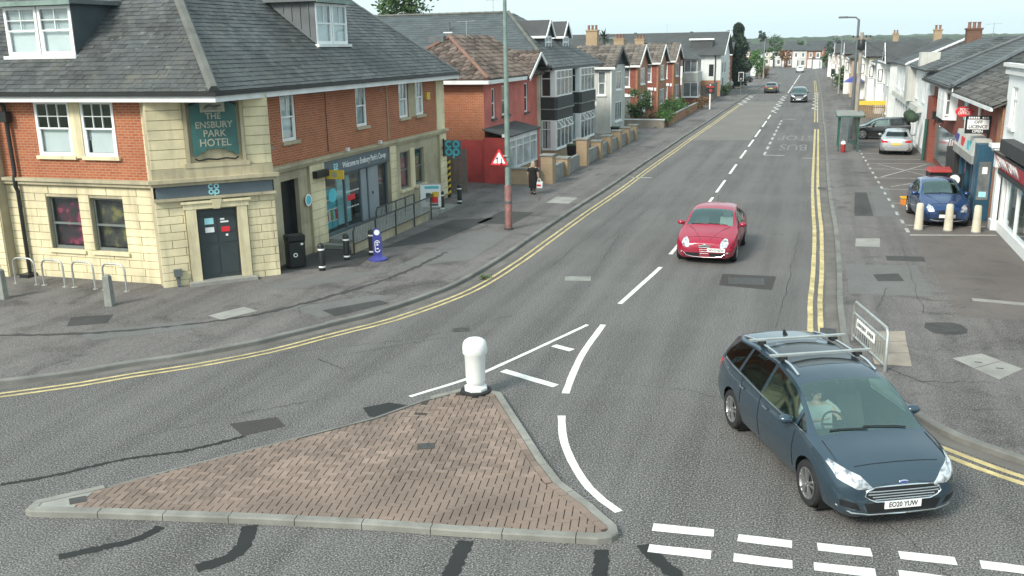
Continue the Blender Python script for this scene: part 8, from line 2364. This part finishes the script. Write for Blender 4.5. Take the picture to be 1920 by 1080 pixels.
ob('t_shirt', MB().hexa([(0.30, -0.46, .62), (0.56, -0.46, .62), (0.56, -0.10, .62), (0.30, -0.10, .62)], [(0.22, -0.48, 1.08), (0.42, -0.48, 1.08), (0.42, -0.08, 1.08), (0.22, -0.08, 1.08)]), 'cloth_pale', dv)
for s, y in ((1, -.08), (-1, -.48)):
    ob('sleeve', MB().tube([(.28, y - s * .03, 1.06), (.40, y + s * .06, .99), (.48, y + s * .09, .94)], [.078, .07, .065], 10), 'cloth_pale', dv, 60)
ob('trousers', MB().tube([(0.42, -0.18, .60), (0.88, -0.15, .66), (1.11, -0.16, .42)], [.10, .075, .055], 10), 'cloth_black', dv, 60)
ob('trousers', MB().tube([(0.42, -0.38, .60), (0.88, -0.41, .66), (1.11, -0.40, .42)], [.10, .075, .055], 10), 'cloth_black', dv, 60)
# person with a dog near the far signal
dw = thing('person', 'distant person in a pale top standing with a dog by the signal', 'person', (-12.0, 140.0, PZ), radians(200))
J = dict(pelvis=(0, 0, .85), waist=(0, 0, 1.0), chest=(0, .03, 1.2), neck=(0, .05, 1.36), chin=(0, .09, 1.42), head=(0, .08, 1.48), crown=(0, .07, 1.55), shL=(-.18, .02, 1.29), elL=(-.25, .05, 1.06), wrL=(-.22, .2, .92), shR=(.18, .02, 1.29), elR=(.27, .04, 1.06), wrR=(.28, .16, .90),
         hipL=(-.09, 0, .80), knL=(-.1, .06, .46), anL=(-.1, -.02, .08), toL=(-.1, .12, .03), hipR=(.09, 0, .80), knR=(.1, -.02, .46), anR=(.1, -.08, .08), toR=(.1, .06, .03))
figure(dw, J); face(dw, J['head'], (0, 1, 0), 'hair')
ob('jacket', MB().lathe([(.20, .72), (.19, .95), (.22, 1.2), (.12, 1.36)], 14), 'cloth_pale', dw, 60)
for s in (-1, 1): ob('trouser_leg', MB().tube([(s * .09, 0, .82), (s * .1, .03, .46), (s * .1, -.04, .06)], [.10, .08, .06], 10), 'wood', dw, 60)
dog = thing('dog', 'distant tan dog standing beside the person at the signal', 'dog', (-11.0, 139.2, PZ), radians(10))
V = [(0, 0, .46), (.28, 0, .46), (.42, 0, .56), (.52, 0, .66), (.66, 0, .63), (-.26, 0, .47), (-.42, 0, .55), (-.55, 0, .62), (.26, .09, .36), (.24, .09, .20), (.26, .09, .03), (.26, -.09, .36), (.30, -.09, .20), (.28, -.09, .03), (-.24, .09, .38), (-.18, .09, .28), (-.30, .09, .17), (-.27, .09, .03), (-.24, -.09, .38), (-.18, -.09, .28), (-.30, -.09, .17), (-.27, -.09, .03)]
skinned('body', V, [(0, 1), (1, 2), (2, 3), (3, 4), (0, 5), (5, 6), (6, 7), (1, 8), (8, 9), (9, 10), (1, 11), (11, 12), (12, 13), (5, 14), (14, 15), (15, 16), (16, 17), (5, 18), (18, 19), (19, 20), (20, 21)],
        [.11, .14, .085, .085, .035, .12, .04, .015, .06, .035, .03, .06, .035, .03, .075, .05, .03, .028, .075, .05, .03, .028], 'hair', dog)
for s in (-1, 1): ob('ear', MB().hexa([(.48, s * .05, .71), (.54, s * .05, .71), (.51, s * .08, .71)], [(.49, s * .06, .80), (.51, s * .06, .80), (.5, s * .065, .8)]), 'hair', dog)
